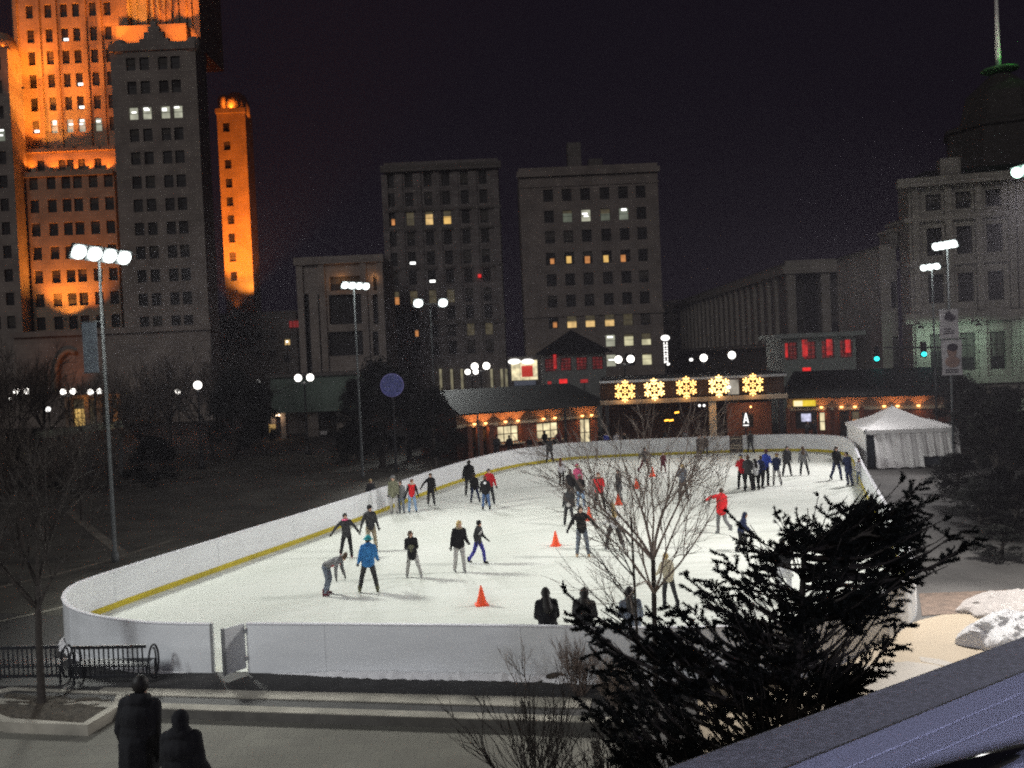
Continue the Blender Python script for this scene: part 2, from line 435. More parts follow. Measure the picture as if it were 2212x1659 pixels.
# kerb along the plaza edge with its riser coloured dark for shade, and the flat stone band before it
def band(a, b, w0, w1, z0, z1, name, m):
    mb = MB(); mb.prism([a + kn * w0, a + kn * w1, b + kn * w1, b + kn * w0][::-1], z0, z1)
    return structure(mb.build(name, m, loc=(0, 0, 0)))
band(KL, KR, -.30, 0.0, -.17, .012, 'kerb', M['kerb'])
band(KL, KR, -.02, .004, PLZ - .1, -.171, 'kerb_riser', M['kerb_shade'])
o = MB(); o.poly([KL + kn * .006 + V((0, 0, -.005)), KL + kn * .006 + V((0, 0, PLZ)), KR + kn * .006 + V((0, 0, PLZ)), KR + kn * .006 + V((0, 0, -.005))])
structure(o.build('kerb_face', M['kerb_shade'], loc=(0, 0, 0)))
C1 = G(300, 1496); C2 = G(1245, 1519)
cdv = (C2 - C1).normalized(); cn = V((cdv.y, -cdv.x, 0))
mb = MB()
mb.prism([C1 - cdv * 1.0 - cn * .22, C1 - cdv * 1.0 + cn * .16, C2 + cdv * .3 + cn * .30, C2 + cdv * .3 - cn * .26][::-1], -.01, .02)
structure(mb.build('stone_band', M['kerb'], loc=(0, 0, 0)))
sheet('asphalt_strip', [KL - kn * .3, KR - kn * .3, KR - kn * 1.7 + kd * .5, KL - kn * 6], -.006, M['asphalt'])
# beige pavement on the right
bp = [G(1500, 1420), G(1700, 1400), G(1900, 1372), G(1990, 1338), G(2060, 1322), G(2400, 1300), G(2700, 1700), G(2300, 1900), V((3.3, 9, 0)), V((3.0, 16, 0))]
sheet('pavement', bp, -.004, M['beige'])
sheet('damp_paving', [G(1850, 1440), G(1960, 1428), G(2020, 1436), G(2075, 1452), G(2040, 1478), G(1960, 1490), G(1970, 1508), G(1920, 1500), G(1840, 1482)], 0.0, M['wet'])
sheet('damp_paving', [G(1985, 1418), G(2030, 1424), G(2066, 1434), G(2040, 1438), G(1990, 1428)], 0.0, M['wet'])
# brown strip of earth behind the pavement
sheet('planting_bed', [G(1985, 1282), G(2500, 1262), G(2500, 1312), G(2060, 1326), G(1992, 1330)], 0.002, mat('brown_earth', (.085, .058, .042), .95, var=.4, scale=3))
# lawn and paths left of the rink
sheet('lawn', [G(-500, 1300), G(130, 1330), G(150, 1260), G(600, 1160), G(1000, 1010), G(960, 975), G(300, 985), G(-600, 1010)], -.006, M['lawn'])
def path(pts, w):
    P = smooth_path(pts, 1.0); mb = MB()
    for i in range(len(P) - 1):
        d0 = (P[min(i + 1, len(P) - 1)] - P[max(i - 1, 0)]).normalized(); d1 = (P[min(i + 2, len(P) - 1)] - P[i]).normalized()
        n0 = V((d0.y, -d0.x, 0)) * w; n1 = V((d1.y, -d1.x, 0)) * w
        mb.poly([P[i] - n0, P[i + 1] - n1, P[i + 1] + n1, P[i] + n0])
    return mb
structure(path([G(150, 1105), G(205, 1150), G(268, 1198)], .22).build('path', M['path'], loc=(0, 0, -.001)))
structure(path([G(-200, 1310), G(0, 1268), G(140, 1236), G(268, 1200), G(380, 1164)], .14).build('path', M['path'], loc=(0, 0, .002)))
structure(path([G(-150, 1370), G(0, 1342), G(90, 1322), G(140, 1310)], .08).build('kerb_line', M['kerb'], loc=(0, 0, .001)))
structure(path([G(120, 1024), G(200, 1019), G(330, 1009)], .35).build('path', M['path'], loc=(0, 0, 0)))
structure(path([G(400, 975), G(500, 971), G(700, 962), G(900, 950)], .5).build('path', M['path'], loc=(0, 0, .001)))
# street behind the pavilion
sheet('street', [(-200, 98, 0), (200, 92, 0), (200, 112, 0), (-200, 118, 0)], -.008, M['asphalt'])

# skate cuts: fine pale and grey scratches over the ice
def skate_cuts(m):
    nt = m.node_tree; b = nt.nodes['Principled BSDF']; src = b.inputs['Base Color'].links[0].from_socket
    tc = nt.nodes.new('ShaderNodeTexCoord'); last = src
    for k, (rot, sx, sy, lo, hi, dark) in enumerate(((25, .35, 9, .52, .60, .90), (-40, .3, 8, .53, .62, .91), (75, .25, 7, .54, .64, .92), (5, .12, .16, .40, .66, .90))):
        mp = nt.nodes.new('ShaderNodeMapping'); mp.inputs['Rotation'].default_value = (0, 0, R(rot)); mp.inputs['Scale'].default_value = (sx, sy, 1)
        n = nt.nodes.new('ShaderNodeTexNoise'); n.inputs['Scale'].default_value = 1.0; n.inputs['Detail'].default_value = 4; n.inputs['Distortion'].default_value = .6
        cr = nt.nodes.new('ShaderNodeValToRGB'); cr.color_ramp.elements[0].position = lo; cr.color_ramp.elements[0].color = (1, 1, 1, 1); cr.color_ramp.elements[1].position = hi; cr.color_ramp.elements[1].color = (dark, dark, dark * .99, 1)
        mx = nt.nodes.new('ShaderNodeMix'); mx.data_type = 'RGBA'; mx.blend_type = 'MULTIPLY'; mx.inputs['Factor'].default_value = 1
        nt.links.new(tc.outputs['Object'], mp.inputs['Vector']); nt.links.new(mp.outputs['Vector'], n.inputs['Vector']); nt.links.new(n.outputs['Fac'], cr.inputs['Fac'])
        nt.links.new(last, mx.inputs[6]); nt.links.new(cr.outputs['Color'], mx.inputs[7]); last = mx.outputs[2]
    nt.links.new(last, b.inputs['Base Color'])
skate_cuts(M['ice'])
# ------------------------------------------------------------------ the rink
BH = 1.18
T = lambda x, y: G(x, y, BH)
near_left = [T(*p) for p in [(454, 1346), (405, 1345.5), (355, 1344), (312, 1342), (273, 1338), (236, 1333), (202, 1327), (172, 1319), (153, 1311), (141, 1301), (137, 1290), (141, 1278), (152, 1267), (170, 1257), (197, 1247), (270, 1223.5), (347, 1200), (450, 1169), (518, 1148), (605, 1122), (690, 1096), (816, 1056), (933, 1016.5), (1013, 993), (1065, 980), (1114, 970.5), (1166, 963.5), (1224, 957), (1300, 952.5), (1362, 949.5), (1450, 946), (1534, 943), (1575, 941.5)]]
far_right = [T(*p) for p in [(1604, 940.5), (1630, 939.5), (1700, 938), (1760, 938.5), (1800, 940.5), (1826, 945), (1842, 955), (1850, 972), (1862, 1000), (1888, 1046), (1925, 1110), (1960, 1180), (1975, 1218), (1973, 1234), (1957, 1249), (1916, 1273), (1850, 1302), (1770, 1328), (1680, 1344), (1580, 1351), (1480, 1353.5), (1380, 1354), (1265, 1352.6), (1123, 1349.5), (900, 1347.5), (700, 1346), (533, 1345)]]
def flat(P): return [V((p.x, p.y, 0)) for p in P]
left_run = smooth_path(flat(near_left), .45); right_run = smooth_path(flat(far_right), .45)
RC = V((3.5, 43, 0))
def inward(P, i):
    d = (P[min(i + 1, len(P) - 1)] - P[max(i - 1, 0)]).normalized()
    return V((d.y, -d.x, 0))             # runs go clockwise seen from above: right hand side is the ice
def strip(mb, P, o0, o1, z0, z1, mi=0):
    """a wall of thickness o0..o1 (towards the ice) following the run"""
    N = [inward(P, i) for i in range(len(P))]
    for i in range(len(P) - 1):
        a0, a1 = P[i] + N[i] * o0, P[i] + N[i] * o1; b0, b1 = P[i + 1] + N[i + 1] * o0, P[i + 1] + N[i + 1] * o1
        z = lambda p, h: V((p.x, p.y, h))
        mb.poly([z(a0, z0), z(b0, z0), z(b0, z1), z(a0, z1)], mi); mb.poly([z(a1, z0), z(a1, z1), z(b1, z1), z(b1, z0)], mi)
        mb.poly([z(a0, z1), z(b0, z1), z(b1, z1), z(a1, z1)], mi)
        if i == 0: mb.poly([z(a0, z0), z(a0, z1), z(a1, z1), z(a1, z0)], mi)
        if i == len(P) - 2: mb.poly([z(b0, z0), z(b1, z0), z(b1, z1), z(b0, z1)], mi)
def barrier(run, label):
    c = run[len(run) // 2]
    t = empty('rink_barrier', (c.x, c.y, 0), label, 'rink barrier', 'white barriers round the ice')
    # panels about 2.4 m long, each with its own posts behind
    L = 0; start = 0; k = 0
    for i in range(1, len(run)):
        L += (run[i] - run[i - 1]).length
        if L > 4.6 or i == len(run) - 1:
            seg = run[start:i + 1]
            if len(seg) > 1:
                mb = MB(); strip(mb, seg, -.03, .03, -.05, BH - .03)
                N = inward(run, i); p = run[i]
                mb.obox(p + N * -.035 + V((0, 0, .56)), (run[i] - run[i - 1]).normalized() * .012, N * .005, (0, 0, .58), 0)
                mb.obox(p + N * .0345 + V((0, 0, .66)), (run[i] - run[i - 1]).normalized() * .006, N * .003, (0, 0, .46), 1)
                mb.build('board_panel', [M['board'], M['seam']], t)
            start = i; L = 0
    mb = MB(); strip(mb, run, -.06, .055, BH - .03, BH); mb.build('top_rail', M['boardcap'], t)
    mb = MB(); strip(mb, run, .031, .044, .0, .19); mb.build('kickplate', M['yellow'], t)
    return t
bl = barrier(left_run, 'long white barrier with yellow kickplate curving round the left of the ice')
br = barrier(right_run, 'white barrier round the right side and along the near edge beside the open gate')
# ice sheet
ring = left_run + right_run
mb = MB(); mb.poly([(p.x, p.y, .006) for p in ring]); structure(mb.build('ice', M['ice'], loc=(0, 0, 0)))
# open gate at the near edge
h = right_run[-1]; hinge = V((h.x - .02, h.y - .03, 0))
tipb = G(490, 1463, 0.06); tip = V((tipb.x, tipb.y, 0)); gd = (tip - hinge); gl = min(gd.length, 1.05); gd.normalize(); gn = V((gd.y, -gd.x, 0))
gt = empty('rink_gate', hinge, 'open white gate swung out from the near edge of the rink', 'gate')
mb = MB(); mb.obox(hinge + gd * (gl / 2 + .05) + V((0, 0, .66)), gd * (gl / 2), gn * .022, (0, 0, .53)); mb.build('gate_panel', M['board'], gt)
mb = MB(); e = hinge + gd * (gl + .05)
mb.obox(e + V((0, 0, .66)), gd * .03, gn * .035, (0, 0, .55), 0); mb.obox(e - gd * .10 + gn * .04 + V((0, 0, .78)), gd * .09, gn * .02, (0, 0, .07), 0)
mb.build('latch_post', M['steel'], gt)
for z in (.35, 1.0):
    MB().obox(hinge + gd * .02 + V((0, 0, z)), gd * .07, gn * .035, (0, 0, .05)).build('hinge', M['steel'], gt)
# end post on the other side of the gap
p = left_run[0]; mb = MB(); mb.obox(p + V((.03, -.01, .58)), (.035, 0, 0), (0, .05, 0), (0, 0, .6)); mb.build('end_post', M['steel'], bl)
# closed dark gate in the far gap
a, b = left_run[-1], right_run[0]
t = empty('service_gate', (a + b) / 2, 'dark slatted gate in the gap of the far barrier', 'gate')
d = (b - a).normalized(); n = V((d.y, -d.x, 0)); Lg = (b - a).length
mb = MB(); mb.obox((a + b) / 2 + V((0, 0, .6)), d * (Lg / 2 - .04), n * .02, (0, 0, .52)); mb.build('gate_panel', mat('dark_gate_mesh', (.045, .04, .038), .8), t)
mb = MB()
for z in (.3, .5, .98): mb.obox((a + b) / 2 + n * .03 + V((0, 0, z)), d * (Lg / 2 - .08), n * .012, (0, 0, .025))
mb.build('gate_rail', M['cream'], t)
# ridges of snow scraped against the outside of the near barrier
def snow_ridge(run, i0, i1, off, w, h, seed):
    rr = random.Random(seed); mb = MB(); P = smooth_path(run[i0:i1], .12); nseg = 6; rows = []
    for i, p in enumerate(P):
        N = inward(P, i); t = i / (len(P) - 1); e = min(1, 6 * t, 6 * (1 - t))
        ww = w * e * (.65 + .5 * rr.random()); hh = h * e * (.6 + .6 * rr.random())
        rows.append([V((p.x, p.y, 0)) - N * (off + ww * k / nseg) + V((0, 0, -.008 + hh * (1 - (k / nseg) ** 1.6))) for k in range(nseg + 1)])
    for i in range(len(rows) - 1):
        for k in range(nseg): mb.poly([rows[i][k], rows[i + 1][k], rows[i + 1][k + 1], rows[i][k + 1]])
    o = mb.build('snow', M['snow'], smooth=True, loc=(0, 0, 0)); o['kind'] = 'stuff'; return o
n_r = len(right_run)
near_i = [i for i, p in enumerate(right_run) if p.y < 24 and p.x < 8]
snow_ridge(right_run, near_i[0], n_r - 1, .05, .26, .11, 3)
snow_ridge(left_run, 1, 12, .05, .20, .09, 5)
snow_ridge(left_run, 16, 24, .06, .55, .10, 8)
# cones
def cone_obj():
    o = empty('traffic_cone', (0, 0, 0))
    MB().lathe([(.17, .035), (.155, .05), (.028, .55), (.022, .57), (.012, .575)], n=18).build('cone_body', M['cone'], o, smooth=False)
    MB().prism([(.19 * a, .19 * b) for a, b in ((-1, -.8), (-.8, -1), (.8, -1), (1, -.8), (1, .8), (.8, 1), (-.8, 1), (-1, .8))], .0, .04).build('cone_base', M['cone'], o)
    return o
c0 = cone_obj(); first = True
for x, y, lab in [(1040.6, 1307, 'orange cone alone on the open ice nearest the camera'), (1200.6, 1179, 'orange cone beside the skater with spread arms'),
                  (1273, 1124, 'orange cone behind the shoulder of the skater with spread arms'), (1375.5, 1055, 'orange cone seen through the upper twigs of the bare tree'),
                  (1409.5, 1029, 'farthest orange cone, right of the bare tree stem'), (1336, 1090, 'orange cone behind the blond skater in white')]:
    o = c0 if first else copy_tree(c0); first = False
    o.location = G(x, y, .006); tag(o, lab, 'traffic cone', 'orange cones on the ice')
    o.rotation_euler.z = x * .37

# ------------------------------------------------------------------ floodlight poles
def flood_pole(base, top_z, aim, heads, label, lens='flood', spot=9000, spread=.62, cone=118, col=(.96, 1, .96), size=1.0, tilt=0.0):
    base = V((base[0], base[1], 0)); aim = V(aim)
    t = empty('floodlight_pole', base, label, 'floodlight', 'floodlight poles round the rink')
    top = base + V((tilt, 0, top_z))
    MB().tube([base, base + V((0, 0, .35)), base + V((0, 0, .36)), top], [.14, .14, .085, .045], 12).build('pole', M['pole'], t, smooth=True)
    h = V((aim.x - base.x, aim.y - base.y, 0)).normalized(); s = V((0, 0, 1)).cross(h)
    w = spread * (heads - 1); size *= 1.25
    MB().bar(top - s * (w / 2 + .1) - V((0, 0, .08)), top + s * (w / 2 + .1) - V((0, 0, .08)), .09, .09).build('cross_arm', M['pole'], t)
    for k in range(heads):
        c = top + s * (spread * (k - (heads - 1) / 2)) + h * .22 + V((0, 0, -.02))
        f = (V(aim) - c).normalized(); f = (f + h * .3).normalized(); up = s.cross(f).normalized()
        Mx = Matrix((s, up, f)).transposed()
        hb = MB(); hb.obox(c - f * .12, s * (.22 * size), up * (.19 * size), f * .05, 0); hb.obox(c - f * .2, s * (.15 * size), up * (.13 * size), f * .07, 0)
        hb.bar(c - f * .2, c - h * .22 - V((0, 0, .06)), .05, .05, 0)
        fl = hb.build('floodlight', M['pole'], t)
        lb = MB(); lb.sph(c - f * .02, (.20 * size, .17 * size, .11), 12, 8, 0, Mx); lb.build('lens', M[lens], fl, smooth=True)
    if spot:
        light('SPOT', 'floodlight_beam', top + h * .55 - V((0, 0, .25)), spot, col, aim, cone, .6, 1.3, t)
    return t
def pole_at(px, py_lamp, Y):
    p = PY(px, py_lamp, Y); return p
p = pole_at(213, 552, 36); flood_pole(p, p.z, (0, 31, 0), 4, 'tall floodlight pole before the orange lit tower, four lamps in a row', spot=14500, cone=110, col=(.98, 1, .93), size=1.25, spread=.8)
p = pole_at(764, 618, 60); flood_pole(p, p.z, (4, 50, 0), 4, 'floodlight pole with four lamps left of the blue disc', spot=8600, cone=100, col=(1, 1, .98))
p = pole_at(929, 655, 86); flood_pole(p, p.z, (4, 62, 0), 2, 'far floodlight pole with two widely spaced lamps before the grey brick block', spot=5500, cone=80, spread=2.4, size=1.7)
p = pole_at(2046, 530, 53); flood_pole(p, p.z, (8, 47, 0), 4, 'floodlight pole at the right with banner below, taller of the pair', spot=10600, cone=98, col=(1, .97, .97), spread=.42)
p = pole_at(2013, 577, 67); flood_pole(p, p.z, (12, 58, 0), 3, 'floodlight pole at the right, shorter and farther of the pair', spot=8200, cone=96, col=(1, .96, .95), spread=.55)
p = pole_at(2232, 366, 30.5); flood_pole(p, p.z, (3.5, 28, 0), 3, 'floodlight pole with greenish lamps cut by the right edge of the photo', lens='floodgreen', spot=9800, col=(1, .97, .94), spread=.5, size=.85)
# added spot without a lamp head, brightening the right pavement and outer boards
light('SPOT', 'floodlight_beam', p + V((-.9, -.6, -.3)), 26000, (1, .96, .92), (12, 18.5, 0), 66, .7, .5, bpy.data.objects['floodlight_pole.005'])
# the next pole of the left row stands outside the frame; it lights the near corner and the plaza
flood_pole((-16.5, 9.0), 11.5, (-1, 21, .5), 4, 'floodlight pole of the left row standing beside the plaza', spot=4800, col=(.93, .97, 1), cone=100)

# banners hung from the right hand pole
def banner(cx, cy, Y, w, h, label, seed):
    p = PY(cx, cy, Y)
    t = empty('banner', (p.x, p.y, p.z - h / 2), label, 'banner', 'banners on the right floodlight pole')
    mb = MB(); rows = 8
    for k in range(rows):
        z0, z1 = p.z - h / 2 + h * k / rows, p.z - h / 2 + h * (k + 1) / rows
        b0, b1 = .04 * math.sin(k * .9 + seed), .04 * math.sin((k + 1) * .9 + seed)
        mb.poly([(p.x - w / 2, p.y + b0, z0), (p.x + w / 2, p.y - b0, z0), (p.x + w / 2, p.y - b1, z1), (p.x - w / 2, p.y + b1, z1)])
        mb.poly([(p.x - w / 2, p.y + b0 + .008, z0), (p.x - w / 2, p.y + b1 + .008, z1), (p.x + w / 2, p.y - b1 + .008, z1), (p.x + w / 2, p.y - b0 + .008, z0)])
    mb.build('cloth', mat('banner_cloth', (.52, .50, .52), .8), t)
    for s in (-1, 1):
        z = p.z + s * h / 2; MB().tube([(p.x - w / 2 - .05, p.y, z), (p.x + w / 2 + .35, p.y, z)], .02, 6).build('bracket', M['pole'], t)
    return t, p
dk = mat('banner_print_dark', (.05, .04, .055), .8); pk = mat('banner_print_flesh', (.30, .20, .17), .8)
t, p = banner(2050, 700, 52.6, 1.05, 1.65, 'white banner with a dark plum shape above another banner', 0)
mb = MB(); mb.prism([(-.3, .05), (-.2, .45), (0, .55), (.12, .35), (.33, .25), (.36, .05), (.1, -.05)], -.004, .004)
mb.v = [(p.x + v[0], p.y - .055 + v[2], p.z + .2 + v[1]) for v in mb.v]; mb.build('print', dk, t)
mb = MB()
for k, (a, b) in enumerate(((-.35, .1), (-.3, .3), (-.35, .25))): mb.box(p.x + a, p.y - .06, p.z - .3 - k * .12, p.x + b, p.y - .052, p.z - .25 - k * .12)
mb.build('lettering', dk, t)
t, p = banner(2056, 772, 52.6, 1.12, 2.0, 'lower pale banner printed with a portrait of a dark haired head', 2)
mb = MB(); mb.sph((p.x, p.y - .05, p.z + .35), (.27, .012, .36), 14, 8, 0); mb.sph((p.x, p.y - .05, p.z - .25), (.42, .012, .32), 14, 8, 0); mb.build('portrait', pk, t)
mb = MB(); mb.sph((p.x + .02, p.y - .066, p.z + .56), (.3, .012, .22), 14, 8, 0); mb.build('print', dk, t)
mb = MB()
for k in range(2): mb.box(p.x - .4, p.y - .06, p.z - .72 - k * .13, p.x + .35, p.y - .052, p.z - .66 - k * .13)
mb.build('lettering', dk, t)
# a faint one on the left pole
p = PY(205, 750, 35.8); t = empty('banner', (p.x, p.y, p.z - .8), 'dim bluish banner on the left floodlight pole', 'banner', 'banners on the left floodlight pole')
MB().box(p.x - .45, p.y - .01, p.z - .95, p.x + .1, p.y + .01, p.z + .95).build('cloth', mat('blue_banner_cloth', (.20, .24, .28), .8), t)
MB().tube([(p.x - .5, p.y, p.z + .97), (p.x + .35, p.y, p.z + .97)], .02, 6).build('bracket', M['pole'], t)
MB().tube([(p.x - .5, p.y, p.z - .97), (p.x + .35, p.y, p.z - .97)], .02, 6).build('bracket', M['pole'], t)
# ------------------------------------------------------------------ city buildings
U = V((1, 0, 0))
class Front:
    """a facade facing the rink at distance Y; places on it are given as places of the photo"""
    def __init__(s, thing, Y, x0, x1, ytop, zb=0.0, xr=None, depth=.35):
        s.t, s.Y, s.depth = thing, Y, depth
        yr = ytop + 120
        s.X0 = PY(x0, yr, Y).x; s.X1 = PY(x1, yr, Y).x
        s.Z1 = PY((x0 + x1) / 2, ytop, Y).z; s.Z0 = zb; s.w = []
        s.O = V((s.X0, Y, zb))
    def win(s, x, y, wp, hp, style='dark', name='window', **k):
        p = PY(x, y, s.Y); k_ = s.Y / FPX
        u, v = p.x - s.X0, p.z - s.Z0; a, b = wp * k_ / 2, hp * k_ / 2
        r = (u - a, u + a, v - b, v + b)
        if r[0] < .05 or r[1] > s.X1 - s.X0 - .05 or r[2] < .02 or r[3] > s.Z1 - s.Z0 - .02: return
        s.w.append((r, style, name, k))
    def grid(s, cols, rows, wp, hp, xref, yref, styles=None, pick=None, **k):
        """columns given at height yref, rows given at column xref; kept true to the upright wall"""
        kk = s.Y / FPX
        for j, y in enumerate(rows):
            zc = PY(xref, y, s.Y).z
            for i, x in enumerate(cols):
                xc = PY(x, yref, s.Y).x
                st = (styles or {}).get((i, j), 'dark')
                if st is None: continue
                u, v = xc - s.X0, zc - s.Z0; a, b = wp * kk / 2, hp * kk / 2
                r = (u - a, u + a, v - b, v + b)
                if r[0] < .05 or r[1] > s.X1 - s.X0 - .05 or r[2] < .02 or r[3] > s.Z1 - s.Z0 - .02: continue
                s.w.append((r, st, 'window' if st == 'dark' else 'lit_window', k))
    def build(s, name, m, D, roof=True, sides=True, stuff_after=None):
        # overlapping openings are dropped
        keep = []
        for w in s.w:
            r = w[0]
            if all(r[1] < q[0][0] or r[0] > q[0][1] or r[3] < q[0][2] or r[2] > q[0][3] for q in keep): keep.append(w)
        s.w = keep
        mb = MB(); W, H = s.X1 - s.X0, s.Z1 - s.Z0
        facade(mb, s.O, U, W, H, [w[0] for w in keep], 0, s.depth)
        P = lambda u, v, d: s.O + U * u + V((0, d, v))
        if sides:
            mb.poly([P(0, 0, 0), P(0, H, 0), P(0, H, D), P(0, 0, D)]); mb.poly([P(W, 0, 0), P(W, 0, D), P(W, H, D), P(W, H, 0)])
            mb.poly([P(0, 0, D), P(0, H, D), P(W, H, D), P(W, 0, D)])
        if roof: mb.poly([P(0, H, 0), P(W, H, 0), P(W, H, D), P(0, H, D)])
        o = mb.build(name, m, s.t)
        for r, st, nm, k in keep: window(s.t, s.O, U, r, st, s.depth - .03, nm, **k)
        return o
    def sill(s, y, h, out, name, m, x=None):
        """a string course or cornice standing proud of the wall"""
        z = PY(x or CX, y, s.Y).z if x else PY((CX), y, s.Y).z
        mb = MB(); mb.box(s.X0 - out * .8, s.Y - out, z - h / 2, s.X1 + out * .8, s.Y - .004, z + h / 2)
        return mb.build(name, m, s.t)
def bld(name, x, Y, label, cat='building', group=None):
    p = G(x, 900, 0); q = PY(x, 900, Y)
    return empty(name, (q.x, Y, 0), label, cat, group)

# ---- the stepped stone tower, uplit in orange
TW = bld('stone_tower', 250, 146, 'tall stepped stone office tower uplit in orange, cut by the top of the photo', 'skyscraper')
colsF = [284 + 3, 314 + 3, 353 + 3, 380 + 2]
rowsT = [137, 188, 243, 291, 341, 393, 443, 494, 545, 596, 647, 697]
# front wing (dark)
Fw = Front(TW, 143, 243, 427, 96, 0)
st = {(i, 2): 'white' for i in range(4)}
Fw.grid([288, 317, 357, 384], rowsT, 20, 27, 330, 243, st)
Fw.build('front_wing', M['stone'], 5)
# shaft behind, left
Sh = Front(TW, 149, 12, 262, -330, 0)
st = {(0, 5): 'sliver', (1, 5): 'white', (2, 5): 'white', (3, 5): 'white', (4, 5): 'white', (2, 1): 'sliver', (3, 3): 'sliver', (3, 4): 'sliver'}
Sh.grid([70, 110, 144, 170, 206, 238], [22, 75, 123, 173, 223, 271, -30, -80], 15, 29, 150, 150, st)
Sh.build('shaft', M['stone_tan'], 16)
# vertical piers on the shaft
mb = MB()
for x in (42, 90, 127, 190, 223):
    X = PY(x, 170, 149).x; mb.box(X - .28, 148.62, Sh.Z0 + 8, X + .28, 148.996, Sh.Z1)
split_build(mb, 'pier', M['stone_tan'], TW)
# setback storey and the low block in front of the shaft
Sb = Front(TW, 147.4, 54, 256, 323, 0)
Sb.grid([88, 133, 151 + 0, 176, 211, 245], [355], 15, 22, 150, 350)
Sb.build('setback_storey', M['stone_tan'], 1.5)
Lb = Front(TW, 145.6, 62, 252, 373, 0)
Lb.grid([78, 116, 148, 173, 207, 240], rowsT[5:] , 19, 28, 150, 500)
Lb.build('low_block', M['stone_tan'], 1.7)
mb = MB(); z = Lb.Z1
mb.box(Lb.X0 - .3, 145.2, z - .5, Lb.X1, 145.596, z + .25)
for k in range(5):
    X = Lb.X0 + (Lb.X1 - Lb.X0) * (.1 + .2 * k); mb.box(X - .35, 145.3, z + .252, X + .35, 145.58, z + .9)
mb.build('parapet', M['stone_tan'], TW)
mb = MB(); z = Sb.Z1; mb.box(Sb.X0 - .3, 147.0, z - .3, Sb.X1, 147.396, z + .3); mb.build('parapet', M['stone_tan'], TW)
# orange lit strip: corner pier at the left edge of the low block
mb = MB(); mb.box(Lb.X0 - 1.0, 146.2, 0, Lb.X0 - .004, 147.38, Lb.Z1); mb.build('corner_pier', M['stone_tan'], TW)
# crown of the front wing: stepped gable, rounded corner turrets
k143 = 143 / FPX
def fx(x, y, Y=143): return PY(x, y, Y)
mb = MB()
for x0, x1, y in ((303, 366, 84), (314, 356, 70), (323, 347, 58), (329, 341, 48)):
    a, b = fx(x0, 100), fx(x1, 100); z = fx(335, y).z; mb.box(a.x, 142.6 + .01 * y / 10, Fw.Z1 - .3, b.x, 143.6, z)
mb.build('stepped_gable', M['stone'], TW)
for x in (256, 414):
    c = fx(x, 100); mb = MB(); mb.lathe([(1.15, -1.2), (1.15, .2), (1.05, .6), (.8, .95), (.4, 1.15), (.05, 1.2)], (c.x, 143.9, Fw.Z1), 14); mb.build('corner_turret', M['stone'], TW, smooth=True)
mb = MB(); a, b = Fw.X0, Fw.X1; mb.box(a - .1, 142.7, Fw.Z1 - .9, b + .1, 142.996, Fw.Z1 + .25); mb.build('parapet', M['stone'], TW)
# lit tier behind the crown, then the fluted upper shaft
T2 = Front(TW, 148, 256, 408, 53, 0); T2.Z0 = Fw.Z1 - 6; T2.O = V((T2.X0, 148, T2.Z0)); T2.build('upper_tier', M['stone_tan'], 9)
T3 = Front(TW, 151, 282, 418, -330, 0); T3.Z0 = T2.Z1 - 3; T3.O = V((T3.X0, 151, T3.Z0)); T3.build('upper_shaft', M['stone_tan'], 12)
mb = MB()
for x, w in ((292, .9), (303, .5), (314, .9), (330, .35), (343, .35), (356, .35), (369, .35), (384, .5), (398, 1.0), (411, .6)):
    X = PY(x, 20, 151).x; mb.box(X - w / 2, 150.3 if w > .8 else 150.6, T3.Z0, X + w / 2, 150.99, T3.Z1)
split_build(mb, 'fluted_pier', M['stone_tan'], TW)
# sloping buttress scrolls at the right of the crown
mb = MB(); a = PY(414, 60, 147); b = PY(443, 128, 147)
mb.prism([(a.x, a.z), (a.x + .9, a.z - 1.2), (b.x, b.z), (b.x - .5, b.z - 1.0), (a.x, b.z - 1.0)], 146.6, 148.2); mb.v = [(v[0], v[2], v[1]) for v in mb.v]; mb.build('buttress', M['stone_tan'], TW)
# wing at the far left edge, its rounded parapet lit from behind
Lw = Front(TW, 143, -170, 22, 108, 0)
Lw.grid([2, -30, -60], rowsT, 18, 27, 0, 300, {(0, 3): 'greenish'}); Lw.build('left_wing', M['stone'], 4)
c = PY(4, 100, 144.6); MB().lathe([(2.4, -3.0), (2.4, 1.2), (2.1, 2.1), (1.3, 2.9), (.1, 3.2)], (c.x - .6, 145.4, Lw.Z1), 18).build('corner_turret', M['stone_tan'], TW, smooth=True)
# base storeys, wider
Bs = Front(TW, 141.5, 36, 460, 715, 0); Bs.build('base', M['stone'], 4)
mb = MB(); mb.box(Bs.X0 - .3, 140.9, Bs.Z1 - .4, Bs.X1 + .3, 141.496, Bs.Z1 + .4); mb.build('cornice', M['stone'], TW)
# arched entrance faintly lit
mb = MB(); pa = [PY(150 + 28 * math.cos(t), 800 - 42 * math.sin(t) + 0, 141.0) for t in [math.pi * (k / 14) for k in range(5, 15)]] + [PY(122, 840, 141)]
mb.tube(pa, .35, 8); mb.build('entrance_arch', M['stone_tan'], TW)
# floodlights of the tower stand on its ledges
OR = (1, .22, .02); OY = (1, .33, .045)
def uplight(x, y, Y, power, dz=20, dy=1.2, cone=95, col=OR, dx=0):
    p = PY(x, y, Y); lamp = MB(); lamp.obox(p, (.18, 0, 0), (0, .12, 0), (0, 0, .14)); lamp.build('ledge_lamp', M['dark_metal'], TW)
    light('SPOT', 'ledge_beam', p + V((0, 0, .25)), power, col, p + V((dx, dy, dz)), cone, .7, .3, TW)
